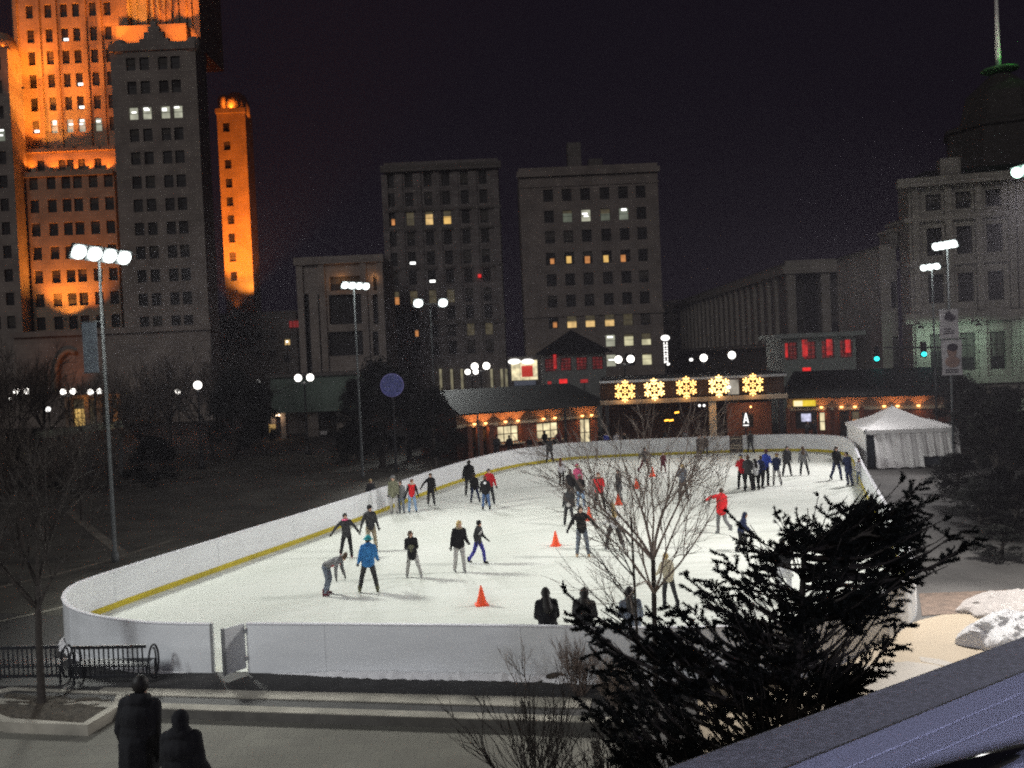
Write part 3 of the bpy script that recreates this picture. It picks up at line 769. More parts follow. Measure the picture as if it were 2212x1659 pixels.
# strong ones at the foot of the shaft
uplight(98, 318, 146.9, 17000, 26, 1.6, 120, OY); uplight(128, 318, 147.6, 6000, 20, 1.2, 90, OY); uplight(70, 318, 147.3, 9000, 30, 1.6, 100)
uplight(46, 312, 147.2, 6500, 30, 1.4, 90); uplight(160, 318, 146.8, 5000, 26, 2.4, 90)
uplight(50, 190, 145.6, 11000, 26, 2.6, 110, OR); uplight(105, 318, 141.5, 27000, 30, 5.0, 80, OR); uplight(215, 318, 144.6, 2600, 26, 3, 90)
# setback band
for x, pw in ((66, 600), (112, 1100), (128, 400), (163, 950), (192, 750), (229, 1200)): uplight(x, 368, 146.9, pw, 8, .5, 140, OR)
# crown
for x, pw in ((272, 2000), (292, 1000), (378, 2000), (398, 1300)): uplight(x, 97, 146.2, pw, 9, 1.5, 130, OR)
uplight(303, 52, 149.2, 9000, 20, 1.8, 120, OY); uplight(404, 46, 149.2, 4600, 20, 1.8, 110); uplight(350, 52, 149.2, 2600, 20, 1.8, 120); uplight(240, 92, 146.5, 2600, 16, 2.5, 110)
uplight(422, 110, 145.9, 1500, 9, 1, 130)
uplight(6, 104, 143.4, 700, 6, 1.5, 140)
# lower left facade, lit from its base
uplight(142, 690, 144.0, 5200, 14, 1.2, 130, OY); uplight(118, 690, 143.4, 5200, 26, 2.1, 90, OR); uplight(185, 700, 142.8, 3000, 24, 2.6, 90, OR); uplight(57, 690, 145.2, 4200, 40, 1.2, 60, OR)
light('SPOT', 'ledge_beam', PY(150, 800, 137), 160, OR, PY(150, 780, 141), 120, .8, .3, TW)

# ---- the narrow orange slab farther right, another wing beyond
SL = bld('stone_slab_tower', 505, 182, 'narrow orange lit slab tower right of the dark stepped tower', 'building')
F = Front(SL, 182, 478, 540, 236, 0)
F.X1 = PY(545, 560, 182).x; F.X0 = PY(484, 560, 182).x; F.O = V((F.X0, 182, 0))
F.grid([501], [274, 314, 354, 395, 435, 474, 514, 555, 597, 637], 14, 20, 501, 520)
F.build('slab', M['stone_tan'], 5)
c = PY(500, 235, 182)
mb = MB(); mb.lathe([(2.2, -1), (2.2, 2.2), (1.9, 3.0), (1.1, 3.7), (.1, 4.0)], (c.x + .3, 184.5, F.Z1), 14); mb.build('crown_turret', M['stone_tan'], SL, smooth=True)
mb = MB(); mb.lathe([(1.3, -1), (1.3, 1.6), (.9, 2.3), (.1, 2.6)], (F.X1 - .9, 184.0, F.Z1), 12); mb.lathe([(1.3, -1), (1.3, 2.6), (.9, 3.3), (.1, 3.6)], (F.X0 + .9, 184.4, F.Z1), 12); mb.build('corner_turret', M['stone_tan'], SL, smooth=True)
mb = MB(); mb.box(F.X0 - .15, 181.6, F.Z1 - .7, F.X1 + .15, 181.996, F.Z1 + .2); mb.build('parapet', M['stone_tan'], SL)
p = PY(512, 668, 168); light('SPOT', 'ledge_beam', p, 120000, OR, PY(508, 330, 182), 84, .3, .5, SL)
p = PY(538, 640, 178.5); light('SPOT', 'ledge_beam', p, 4200, OY, PY(530, 560, 182), 110, .8, .5, SL)
p = V((c.x - .2, 182.1, F.Z1 + .45)); light('SPOT', 'ledge_beam', p, 1500, OR, p + V((0, 1.6, 1.6)), 165, .8, .3, SL)
mb = MB(); mb.obox(PY(512, 668, 168) - V((0, 0, .4)), (.4, 0, 0), (0, .3, 0), (0, 0, .3)); mb.build('ledge_lamp', M['dark_metal'], SL)

# ---- dark low block hiding the foot of the slab
DB = bld('dark_block', 530, 160, 'dark low block at the foot of the orange slab with a red sign', 'building')
F = Front(DB, 160, 462, 645, 674, 0)
for x, y, s in ((620, 738, 'warm'), (560, 725, 'dark'), (590, 725, 'dark'), (530, 725, 'dark'), (500, 725, 'dark'), (560, 765, 'dark'), (590, 765, 'dark'), (530, 765, 'dark'), (620, 775, 'dark')): F.win(x, y, 13, 16, s)
F.build('wall', M['stone_dark'], 12)
mb = MB()
for dx, w in ((-1.0, .5), (-.35, .5), (.35, .7), (1.1, .4)):
    p = PY(641, 700, 159.8); mb.box(p.x + dx - w / 2, 159.75, p.z - .55, p.x + dx + w / 2, 159.9, p.z + .55)
mb.build('red_sign', mat('red_sign_letters', (.6, .06, .07), .6, emit=(1, .08, .08), es=.12), DB)

# ---- pilastered block C
BC = bld('pilastered_block', 738, 150, 'dim stone block with tall dark bays between pilasters, left of the grey brick block', 'building')
F = Front(BC, 150, 648, 832, 556, 0, depth=.8)
for x in (659, 690): F.win(x + 6, 720, 12, 170, 'dark', rails=5)
F.win(746, 612, 68, 30, 'dark', bars=3, rails=0); F.win(812, 612, 12, 30, 'dark', rails=0)
F.win(748, 668, 74, 64, 'dark', bars=4, rails=3); F.win(812, 668, 12, 64, 'dark', rails=3)
F.win(748, 742, 74, 52, 'dark', bars=4, rails=3); F.win(812, 742, 12, 52, 'dark', rails=3)
F.build('wall', M['stone'], 14)
mb = MB(); mb.box(F.X0 - .5, 149.2, F.Z1 - 1.0, F.X1 + .2, 149.996, F.Z1 + .2); mb.build('cornice', M['stone'], BC)
mb = MB()
for x in (653, 700, 790, 826):
    X = PY(x, 700, 150).x; mb.box(X - .5, 149.55, 0, X + .5, 149.996, F.Z1 - 1.0)
split_build(mb, 'pilaster', M['stone'], BC)
light('POINT', 'bay_lamp', PY(735, 606, 149.4), 55, (1, .45, .15), size=.2, parent=BC)
light('POINT', 'bay_lamp', PY(808, 600, 149.3), 25, (1, .45, .15), size=.2, parent=BC)

# ---- grey brick block A
BA = bld('grey_brick_block', 955, 172, 'tall grey brick block with two warm lit windows side by side high up', 'building')
F = Front(BA, 172, 824, 1070, 347, 0)
F.X0 = PY(832, 430, 172).x; F.X1 = PY(1079, 430, 172).x; F.O = V((F.X0, 172, 0))
cols = [846, 886, 927, 966, 1006, 1046]; rows = [387, 428, 470, 514, 557, 598, 640, 676, 713, 752]
st = {(2, 2): 'warm', (3, 2): 'amber', (0, 2): 'partial', (1, 2): 'dim', (0, 6): 'orange', (1, 6): 'dim', (2, 6): 'dim', (3, 6): 'dim', (4, 8): 'dim', (5, 8): 'dim', (1, 4): 'sliver', (2, 5): 'sliver', (5, 5): 'dark', (1, 8): 'partial'}
F.grid(cols, rows, 17, 29, 950, 470, st)
F.build('wall', M['brickA'], 22)
mb = MB()
for y, h, o_ in ((362, 1.2, .9), (452, .5, .35), (494, .5, .3), (578, .5, .3), (697, .9, .5)):
    z = PY(950, y, 172).z; mb.box(F.X0 - o_ * .6, 172 - o_, z - h / 2, F.X1 + o_ * .6, 171.996, z + h / 2)
split_build(mb, 'cornice', M['stone_dark'], BA)
mb = MB()
for x in (834, 866, 906, 947, 986, 1026, 1073):      # brick piers between the windows
    X = PY(x, 470, 172).x; mb.box(X - .55, 171.7, 0, X + .55, 171.995, F.Z1 - 2.2)
split_build(mb, 'pier', M['brickA'], BA)
p = PY(1036, 596, 171.4); MB().obox(p, (.28, 0, 0), (0, .1, 0), (0, 0, .28)).build('red_lamp', M['signred'], BA)
# ground floor piers given emission in place of lamp light
mb = MB()
for x in (952, 976, 998, 1062, 1084, 1094):
    X = PY(x, 815, 171.2).x; mb.box(X - .22, 171.1, 1.0, X + .22, 171.25, PY(x, 797, 171).z)
split_build(mb, 'glow_pier', glow('glowing_ground_floor_pier', (.95, .85, .52), .22, .5, .6), BA)
Fb = Front(BA, 170.9, 925, 1102, 792, 0); Fb.O.y = 171.3

# ---- buff brick block B
BB = bld('buff_brick_block', 1270, 160, 'wide buff brick block with a row of white lit windows high up', 'building')
F = Front(BB, 160, 1112, 1413, 358, 0)
F.X0 = PY(1122, 420, 160).x; F.X1 = PY(1422, 420, 160).x; F.O = V((F.X0, 160, 0))
cols = [1184, 1224, 1264, 1306, 1346, 1384]; rows = [419, 465, 509, 556, 602, 648, 694, 738, 781]
st = {(1, 1): 'dimgreen', (2, 1): 'white', (3, 1): 'dimgreen', (4, 1): 'greenish', (0, 3): 'partial', (1, 3): 'dark', (0, 6): 'partial', (1, 6): 'shade', (2, 6): 'shade', (3, 6): 'shade', (4, 6): 'dim', (4, 0): 'dark',
      (0, 7): None, (1, 7): None, (2, 7): None, (3, 7): 'white', (4, 7): 'yellow', (5, 7): 'yellow', (3, 8): 'white', (5, 8): 'yellow', (0, 8): None, (1, 8): None, (2, 8): None}
st.pop((1, 3))
F.grid(cols, rows, 21, 26, 1270, 420, st)
F.build('wall', M['brickB'], 24)
for x, y, m in ((1229, 561, 'amber'), (1269, 561, 'orange'), (1309, 559, 'amber'), (1346, 558, 'orange')):
    p = PY(x, y, 160.0 + .26); MB().obox(p, (.42, 0, 0), (0, .015, 0), (0, 0, .58)).build('lit_pane', M['glass_' + m], BB)
mb = MB()
for y, h, o_ in ((372, .9, .6), (398, .35, .2), (678, .6, .35)):
    z = PY(1270, y, 160).z; mb.box(F.X0 - o_ * .6, 160 - o_, z - h / 2, F.X1 + o_ * .6, 159.996, z + h / 2)
split_build(mb, 'cornice', M['brickB'], BB)
mb = MB()
for x in (1240, 1285):
    p = PY(x, 340, 168); mb.box(p.x - 1.2, 167, F.Z1 - .02, p.x + 1.2, 170, F.Z1 + 2.6 + (x == 1240) * 3)
split_build(mb, 'roof_plant', M['stone_dark'], BB)

# ---- long pilastered building at the right, seen along its flank
DX0, DY0 = PY(1704, 650, 120).x, 120.0
BD = empty('colonnaded_building', (DX0 + 8, 120, 0), 'long dark building with a receding row of thin pilasters, right of the vertical sign', 'building')
F = Front(BD, 120, 1700, 1935, 562, 0, depth=.9)
Zd = F.Z1
for x in (1744, 1817): F.win(x, 655, 56, 128, 'dark', bars=3, rails=5, fw=.1)
F.win(1890, 676, 46, 82, 'dark', bars=3, rails=4, fw=.1); F.win(1886, 612, 48, 24, 'amber', 'lit_window', bars=3, rails=1, fw=.12)
for x in (1725, 1765, 1805, 1845, 1885): F.win(x, 768, 24, 40, 'dark')
F.build('wall', M['stone_dark'], 78)
mb = MB()
for x in (1707, 1781, 1855):
    X = PY(x, 650, 120).x; mb.box(X - .55, 119.3, PY(x, 722, 120).z, X + .55, 119.996, Zd - 1.5)
for k in range(20):                                   # pilasters of the flank
    y = 124 + k * 3.6; mb.box(DX0 - .75, y - .45, PY(1704, 740, 120).z, DX0 - .004, y + .45, Zd - 1.5)
split_build(mb, 'pilaster', M['stone_civic'], BD)
mb = MB(); mb.box(DX0 - .9, 119.0, Zd - 1.5, DX0 - .004, 198, Zd - .5); mb.box(DX0 - .9, 118.9, Zd - 1.5, F.X1 + .2, 119.995, Zd - .5); mb.box(DX0 - .4, 119.5, Zd - .5, F.X1, 119.996, Zd + .2)
mb.box(DX0 - .9, 119.2, PY(1704, 742, 120).z - .4, DX0 - .004, 198, PY(1704, 742, 120).z)
split_build(mb, 'cornice', M['stone_civic'], BD)
for k in range(20):
    y = 125.8 + k * 3.6
    if k < 19:
        mb = MB(); mb.box(DX0 - .06, y - .75, Zd - 11.5, DX0 - .005, y + .75, Zd - 3.2); mb.build('window', M['glass_dark'], BD)
# low block in the gap behind
BE = bld('far_low_block', 1465, 215, 'far low block in the gap right of the buff brick block', 'building')
F = Front(BE, 215, 1420, 1540, 648, 0); F.grid([1440, 1460, 1480, 1500], [672, 695, 720], 12, 12, 1470, 700); F.build('wall', M['stone_dark'], 10)
mb = MB(); z = F.Z1; mb.box(F.X0 + 3, 214.4, z - .5, F.X1, 214.99, z + .1); mb.build('cornice', M['stone_civic'], BE)
# ------------------------------------------------------------------ civic hall at the right
CH = empty('civic_hall', (PY(1965, 800, 76).x, 76, 0), 'large dim civic hall at the right edge with domed tower and greenish lit lower storey', 'building')
ca = R(-14); CUx = V((math.cos(ca), math.sin(ca), 0)); CN = CUx.cross(V((0, 0, 1)))
Z = V((0, 0, 1))
chO = V((PY(1966, 560, 76).x, 76, 0)); zt = PY(1965, 388, 76).z; zm = PY(1970, 366, 76).z
Wc = 26.0
def ch_rect(u0, u1, v0, v1): return (u0, u1, v0, v1)
wins = []
zs = [(1.0, 3.3), (4.7, 7.7), (10.2, 12.5), (14.0, 16.2), (17.6, zt - 1.3)]
us = [1.3, 3.5, 5.7, 8.6, 10.8, 13.8, 16.0, 18.6, 21.0, 23.4]
for i, u in enumerate(us):
    for j, (a, b) in enumerate(zs): wins.append((u, u + 1.15, a, b, i, j))
mb = MB(); facade(mb, chO, CUx, Wc, zt, wins, 0, .5)
E = chO + CUx * Wc; bk = -CN * 5
mb.poly([chO, chO + Z * zt, chO + bk + Z * zt, chO + bk]); mb.poly([E, E + bk, E + bk + Z * zt, E + Z * zt]); mb.poly([chO + bk, chO + bk + Z * zt, E + bk + Z * zt, E + bk])
mb.build('wall', M['stone_civic'], CH)
for wv in wins:
    st = 'dark'
    window(CH, chO, CUx, wv, st, .45, 'window', rails=2, bars=2)
mb = MB()
def ledge(z, h, out):
    c = chO + CUx * (Wc / 2) + CN * (out / 2) + Z * z
    mb.obox(c, CUx * (Wc / 2 + out), CN * (out / 2 - .003), Z * (h / 2))
ledge(zt - .4, .7, .9); ledge(9.0, .8, .6); ledge(3.9, .5, .5); ledge(13.3, .3, .3); ledge(16.9, .4, .4)
split_build(mb, 'cornice', M['stone_civic'], CH)
mb = MB()
for u in (.45, 2.9, 5.1, 7.5, 8.1, 10.3, 12.6, 13.2, 15.4, 18.0, 20.2, 22.8, 25.4):
    b = chO + CUx * u + CN * .22; mb.obox(b + Z * 6.35, CUx * .28, CN * .215, Z * 2.2); mb.obox(b + Z * ((9.5 + zt - .8) / 2), CUx * .25, CN * .18, Z * ((zt - .8 - 9.5) / 2))
split_build(mb, 'column', M['stone_civic'], CH)
# mansard with dormers and a raised centre pavilion
mb = MB()
def frustum(u0, u1, d0, d1, z0, z1, inset, mi=0):
    P = lambda u, d, z: chO + CUx * u - CN * d + Z * z
    a = [P(u0, d0, z0), P(u1, d0, z0), P(u1, d1, z0), P(u0, d1, z0)]; i = inset
    b = [P(u0 + i, d0 + i, z1), P(u1 - i, d0 + i, z1), P(u1 - i, d1 - i, z1), P(u0 + i, d1 - i, z1)]
    for k in range(4): mb.poly([a[k], a[(k + 1) % 4], b[(k + 1) % 4], b[k]], mi)
    mb.poly(b, mi)
frustum(0, Wc, .3, 4.7, zt, zm + .1, 1.7)
mb.build('mansard_roof', M['slate'], CH)
mb = MB()
for u in (3.2, 9.6, 16.2, 22.0):
    c = chO + CUx * u - CN * .7 + Z * (zt + .75); mb.obox(c, CUx * .75, CN * .8, Z * .7)
split_build(mb, 'dormer', M['stone_civic'], CH)
# stepping lower wing at the left with chimneys
PL = V((PY(1914, 640, 82).x, 82, 0)); PRx = chO.x - .1
z1 = PY(1890, 530, 82).z
wl = [(.45 + 1.0 * k, 1.0 + 1.0 * k, a, b) for k in range(max(1, int((PRx - PL.x - .4) // 1.0))) for a, b in ((4.7, 7.7), (10.2, 12.5))]
mb = MB(); facade(mb, PL, U, PRx - PL.x, z1, wl, 0, .4)
mb.poly([PL, PL + Z * z1, PL + Z * z1 + V((0, 12, 0)), PL + V((0, 12, 0))]); mb.poly([PL + Z * z1, PL + V((PRx - PL.x, 0, z1)), PL + V((PRx - PL.x, 12, z1)), PL + V((0, 12, z1))])
mb.build('side_wing', M['stone_civic'], CH)
for wv in wl: window(CH, PL, U, wv, 'dark', .35, 'window', rails=1, bars=1)
mb = MB()
for x, y, wd in ((1944, 486, .55), (1926, 504, .5)):
    p = PY(x, y, 83.5); mb.box(p.x - wd, 82.6, z1 - .2, p.x + wd, 85, p.z); mb.box(p.x - wd - .15, 82.45, p.z - .004, p.x + wd + .15, 85.15, p.z + .25)
split_build(mb, 'chimney', M['stone_civic'], CH)
# greenish lit lower storey: lamps hung under the string course
GL = (.66, 1, .78)
for u, p_ in ((.2, 230), (2.2, 220), (4.4, 230), (9.6, 330), (14.4, 200)):
    q = chO + CUx * u + CN * 2.4 + Z * 8.2
    MB().tube([q - CN * 2.3 + Z * .3, q - CN * .3 + Z * .5, q + Z * .2], .05, 6).build('lamp_bracket', M['dark_metal'], CH)
    MB().lathe([(.05, .2), (.22, .1), (.25, 0)], (q.x, q.y, q.z), 10).build('lamp_shade', M['dark_metal'], CH)
    light('SPOT', 'wall_beam', q - Z * .05, p_, GL, q - CN * 2.4 - Z * 1.9, 150, .8, .2, CH)
q = PL + V((.9, -2.2, 8.0)); light('SPOT', 'wall_beam', q, 230, GL, q + V((0, 2.2, -1.2)), 150, .8, .2, CH)
MB().tube([q + V((0, 2.2, .3)), q + V((0, .3, .4)), q + Z * .15], .05, 6).build('lamp_bracket', M['dark_metal'], CH); MB().lathe([(.05, .2), (.22, .1), (.25, 0)], tuple(q), 10).build('lamp_shade', M['dark_metal'], CH)
# dome drum and flagstaff far up at the right
DCx = PY(2160, 160, 92); dz = PY(2152, 152, 92).z
mb = MB()
mb.lathe([(6.4, zt - 2), (6.4, dz - 11.4), (6.8, dz - 11.2), (6.8, dz - 10.8), (5.2, dz - 10.6), (5.2, dz - 6.2), (5.5, dz - 6.0), (5.5, dz - 5.7), (4.0, dz - 5.2), (3.4, dz - 2.6), (2.0, dz - 1.4), (1.0, dz - .5)], (DCx.x, 92, 0), 8)
mb.build('dome', mat('dim_tower_stone', (.06, .055, .052), .9), CH, smooth=False)
mb = MB(); mb.lathe([(.6, -.25), (1.5, -.12), (1.75, .0), (1.6, .12), (.4, .16)], (DCx.x, 92, dz), 20); mb.build('finial_dish', mat('green_copper_dish', (.16, .42, .16), .5), CH, smooth=True)
FP = empty('flagstaff', (DCx.x - .5, 91.6, dz), 'tall white flagstaff above a green lit dish at the top right', 'flagpole')
MB().tube([(DCx.x - .35, 91.6, dz + .1), (DCx.x - .35, 91.6, dz + 4), (DCx.x - .35, 91.6, dz + 14)], [.26, .20, .12], 10).build('pole', M['white'], FP, smooth=True)
MB().lathe([(.1, 0), (.25, .15), (.1, .4)], (DCx.x - .35, 91.6, dz + 14), 10).build('ball', M['white'], FP)
light('SPOT', 'flag_beam', (DCx.x - 1.6, 89.4, dz + .5), 260, (1, .97, .78), (DCx.x - .35, 91.6, dz + 4.2), 100, .8, .2, FP)
light('POINT', 'dish_lamp', (DCx.x + .5, 90.4, dz + 1.0), 22, (.12, 1, .12), size=.2, parent=FP)

# ------------------------------------------------------------------ small glazed shelters with red neon
def shelter(px0, px1, y_eave, y_sill, y_base, Y, roof, label, ncol, styles, apex=None):
    a, b = PY(px0, y_eave + 40, Y), PY(px1, y_eave + 40, Y); ze = PY((px0 + px1) / 2, y_eave, Y).z; zs_ = PY((px0 + px1) / 2, y_sill, Y).z
    t = empty('glazed_shelter', ((a.x + b.x) / 2, Y, 0), label, 'shelter', 'glazed bus shelters behind the rink')
    W = b.x - a.x; O = V((a.x, Y, 0)); pitch = W / ncol
    ws = [(pitch * (k + .16), pitch * (k + .84), zs_, ze - .35) for k in range(ncol)]
    mb = MB(); facade(mb, O, U, W, ze, ws, 0, .25)
    D = W * .8
    mb.poly([O, O + Z * ze, O + V((0, D, ze)), O + V((0, D, 0))]); mb.poly([O + V((W, 0, 0)), O + V((W, D, 0)), O + V((W, D, ze)), O + V((W, 0, ze))])
    mb.build('wall', M['shelter'], t)
    for k, wv in enumerate(ws): window(t, O, U, wv, styles[k], .22, 'window', rails=3, bars=3, fw=.06)
    mb = MB(); e = .7
    if apex:
        pz = PY(apex[0], apex[1], Y + D / 2).z; c = (a.x + W / 2, Y + D / 2, pz)
        q = [(a.x - e, Y - e, ze), (b.x + e, Y - e, ze), (b.x + e, Y + D + e, ze), (a.x - e, Y + D + e, ze)]
        for k in range(4): mb.poly([q[k], q[(k + 1) % 4], c])
        mb.poly(q)
        mb.build('roof', M['slate'], t)
    else:
        mb.box(a.x - e, Y - e, ze, b.x + e, Y + D, ze + .4); mb.build('roof', M['shelter'], t)
    return t, O, W
M['shelter'] = mat('grey_green_shelter_paint', (.22, .24, .23), .7)
t, O, W = shelter(1172, 1309, 764, 800, 830, 88, 'hip', 'dark pyramid roofed shelter with faint red neon windows behind the rink', 4, ['reddim', 'reddim', 'reddim', 'reddim'], (1240, 712))
mb = MB(); p = PY(1207, 790, 87.75); 
p = PY(1198, 779, 87.8); mb.box(p.x - .1, 87.78, p.z - .75, p.x + .16, 87.84, p.z + .8); mb.build('neon_strip', M['glass_red'], t)
t2, O2, W2 = shelter(1690, 1849, 728, 775, 815, 86, 'flat', 'flat roofed pale shelter with bright red neon windows before the colonnaded building', 4, ['reddim', 'reddim', 'reddim', 'reddim'])
for x, y, w_, h_ in ((1740, 752, 11, 36), (1793, 750, 12, 34), (1833, 748, 10, 28), (1700, 757, 5, 30)):
    p = PY(x, y, 85.8); k = 86 / FPX; MB().box(p.x - w_ * k / 2, 85.94, p.z - h_ * k / 2, p.x + w_ * k / 2, 85.99, p.z + h_ * k / 2).build('neon_panel', M['glass_red'], t2)

# ------------------------------------------------------------------ pale green terminal, shop window, vertical sign, other small lit things
TE = empty('bus_terminal', (PY(680, 900, 97).x, 97, 0), 'low terminal with a pale green fascia and dark open front, left of the centre lamp', 'building')
zt_ = PY(690, 812, 97).z; zb_ = PY(690, 889, 97).z; xa, xb = PY(585, 850, 97).x, PY(776, 850, 97).x
MB().box(xa, 97, zb_, xb, 109, zt_).build('fascia', M['copper'], TE)
MB().box(xa - .3, 96.6, zt_, xb + .3, 109.4, zt_ + .35).build('roof', M['stone_dark'], TE)
MB().box(xa, 104, 0, xb, 104.3, zb_ - .003).build('rear_wall', M['stone_dark'], TE)
for x, w in ((676, 1.1), (743, 1.5), (612, .5), (590, .4)):
    X = PY(x, 915, 98).x; MB().box(X - w / 2, 98, 0, X + w / 2, 98.5, zb_ - .003).build('pillar', M['stone'], TE)
p = PY(600, 903, 97.6); light('POINT', 'terminal_lamp', p + V((0, 0, 0)), 16, (1, .62, .38), size=.3, parent=TE)
MB().lathe([(.05, .35), (.2, .2), (.28, 0)], tuple(p + V((0, 0, .2))), 10).build('pendant_lamp', glow('terminal_pendant', (1, .70, .45), 5), TE)
MB().box(*(PY(588, 925, 97.9) - V((.35, .02, .45))), *(PY(588, 925, 97.9) + V((.35, .02, .4)))).build('lit_poster', glow('lit_poster_amber', (1, .62, .2), .35, .6, 4), TE)
MB().box(*(PY(699, 935, 98.0) - V((.35, .02, .2))), *(PY(699, 935, 98.0) + V((.35, .02, .2)))).build('notice', M['white'], TE)

BS = empty('bus_shelter', (PY(150, 960, 68).x, 68, 0), 'dim pale edged bus shelter at the left, below the orange lit windows', 'shelter')
a, b = PY(52, 944, 68), PY(264, 915, 68)
mb = MB(); mb.bar((a.x, 68, a.z), (b.x, 68, b.z), .3, .5); mb.build('roof_edge', M['shelter_edge'], BS)
mb = MB(); mb.poly([(a.x, 68.1, a.z - .2), (b.x, 68.1, b.z - .2), (b.x, 72, b.z), (a.x, 72, a.z)]); mb.build('roof', M['slate'], BS)
for x in (60, 128, 190, 232, 258):
    p = PY(x, 940, 68.3); MB().box(p.x - .12, 68.2, 0, p.x + .12, 68.44, min(a.z, b.z) - .1).build('post', M['stone_tan'] if x in (232,) else M['pole'], BS)
MB().box(PY(56, 960, 68.5).x - .2, 68.5, .6, PY(56, 960, 68.5).x + 1.3, 68.56, 2.2).build('timetable_panel', M['stone'], BS)
p = PY(238, 985, 68.0); light('POINT', 'shelter_lamp', PY(238, 925, 67.9), 7, (1, .7, .4), size=.15, parent=BS)
MB().obox(PY(238, 922, 68.0), (.15, 0, 0), (0, .1, 0), (0, 0, .04)).build('shelter_light', M['wall_lamp'], BS)

SH = empty('corner_shop', (PY(1132, 840, 150).x, 150, 0), 'brightly lit shop with a red poster in its window, left of the pyramid roofed shelter', 'shop')
a, b = PY(1098, 800, 150), PY(1172, 800, 150); zt_ = PY(1130, 770, 150).z
ws = [((PY(1104, 800, 150).x - a.x), (PY(1162, 800, 150).x - a.x), PY(1130, 822, 150).z, PY(1130, 778, 150).z)]
mb = MB(); facade(mb, V((a.x, 150, 0)), U, b.x - a.x, zt_, ws, 0, .5); mb.poly([(a.x, 150, zt_), (b.x, 150, zt_), (b.x, 156, zt_), (a.x, 156, zt_)]); mb.poly([(a.x, 150, 0), (a.x, 150, zt_), (a.x, 156, zt_), (a.x, 156, 0)]); mb.build('wall', M['stone_dark'], SH)
window(SH, (a.x, 150, 0), U, ws[0], 'shop', .45, 'shop_window', rails=0, bars=3)
p = PY(1139, 802, 150.3); MB().box(p.x - .9, 150.28, p.z - .9, p.x + .9, 150.33, p.z + .9).build('red_poster', mat('red_poster_paper', (.7, .04, .03), .6, emit=(1, .08, .05), es=.35), SH)
mb = MB()
for x in (1111, 1140):
    p = PY(x, 781, 149.8); mb.sph(p, (1.0, .2, .42), 12, 8)
mb.build('shop_lamp', M['signwhite'], SH, smooth=True)
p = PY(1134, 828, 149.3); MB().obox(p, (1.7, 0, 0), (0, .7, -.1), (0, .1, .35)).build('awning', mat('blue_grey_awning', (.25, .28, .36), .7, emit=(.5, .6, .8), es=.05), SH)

VS = empty('vertical_sign', (PY(1437, 800, 110).x, 110, 0), 'white lit vertical sign of stacked letters under an oval', 'sign')
p = PY(1437, 730, 109.5); MB().sph(p, (.52, .15, .34), 16, 10).build('oval', M['signwhite'], VS, smooth=True)
mb = MB(); q = PY(1439, 785, 109.6); MB().box(q.x - .34, 109.55, q.z, q.x + .34, 109.75, p.z - .3).build('sign_board', M['dark_metal'], VS)
hgt = (p.z - .45 - q.z) / 8
for k in range(8):                                    # letters too small to read: stacked strokes
    z0 = q.z + hgt * k + .04; z1 = z0 + hgt * .74; xx = q.x + (p.x - q.x) * (k / 8)
    for m_ in range(2): mb.box(xx - .22 + m_ * .34, 109.5, z0, xx - .12 + m_ * .34, 109.545, z1)
    if k % 3 != 1: mb.box(xx - .12, 109.5, z0 + (z1 - z0) * .42, xx + .12, 109.545, z0 + (z1 - z0) * .62)
    if k % 2 == 0: mb.box(xx - .12, 109.5, z1 - .09, xx + .12, 109.545, z1)
mb.build('lettering', M['signwhite'], VS)
MB().box(q.x - .12, 109.8, 0, q.x + .12, 110.0, q.z + 2).build('sign_post', M['dark_metal'], VS)

# red lit signs under the shelters
for x, y, w_, h_, m_, lab, Y in ((1217, 829, 17, 20, 'signred', 'square bright red lit sign below the pyramid roofed shelter', 80), (1187, 828, 8, 8, 'glass_red', 'small red glow left of the square red sign', 80), (1262, 823, 16, 7, 'glass_red', 'flat red glow right of the square red sign', 80), (1743, 799, 17, 10, 'signred', 'small red lit sign below the flat roofed shelter', 80)):
    p = PY(x, y, Y); k = Y / FPX
    t = empty('red_sign', (p.x, Y, p.z - h_ * k / 2), lab, 'sign', 'red lit signs behind the rink')
    MB().box(p.x - w_ * k / 2, Y, p.z - h_ * k / 2, p.x + w_ * k / 2, Y + .12, p.z + h_ * k / 2).build('sign_face', M[m_], t)
    MB().box(p.x - .06, Y + .13, 0, p.x + .06, Y + .2, p.z + h_ * k / 2).build('sign_post', M['dark_metal'], t)
# traffic signal with mast arm
p1, p0 = PY(1893, 775, 74), PY(1995, 765, 72.5)
TS = empty('traffic_signal', (p0.x + 2.3, 72.5, 0), 'traffic signal mast with two blue green lights before the civic hall', 'traffic light')
za = PY(1950, 752, 73).z
MB().tube([(p0.x + 2.3, 72.5, 0), (p0.x + 2.3, 72.5, za)], [.14, .1], 8).build('mast', M['dark_metal'], TS)
MB().tube([(p0.x + 2.3, 72.5, za - .1), (p1.x + .6, 73.9, za + .12)], [.09, .05], 8).build('mast_arm', M['dark_metal'], TS)
for q in (p1, p0):
    hb = MB(); hb.box(q.x - .2, q.y - .1, q.z - .25, q.x + .2, q.y + .16, q.z + .95); hd = hb.build('signal_head', M['dark_metal'], TS)
    lb = MB(); lb.sph((q.x, q.y - .1, q.z), (.2, .08, .17), 12, 8); lb.build('green_lens', M['cyan'], hd, smooth=True)

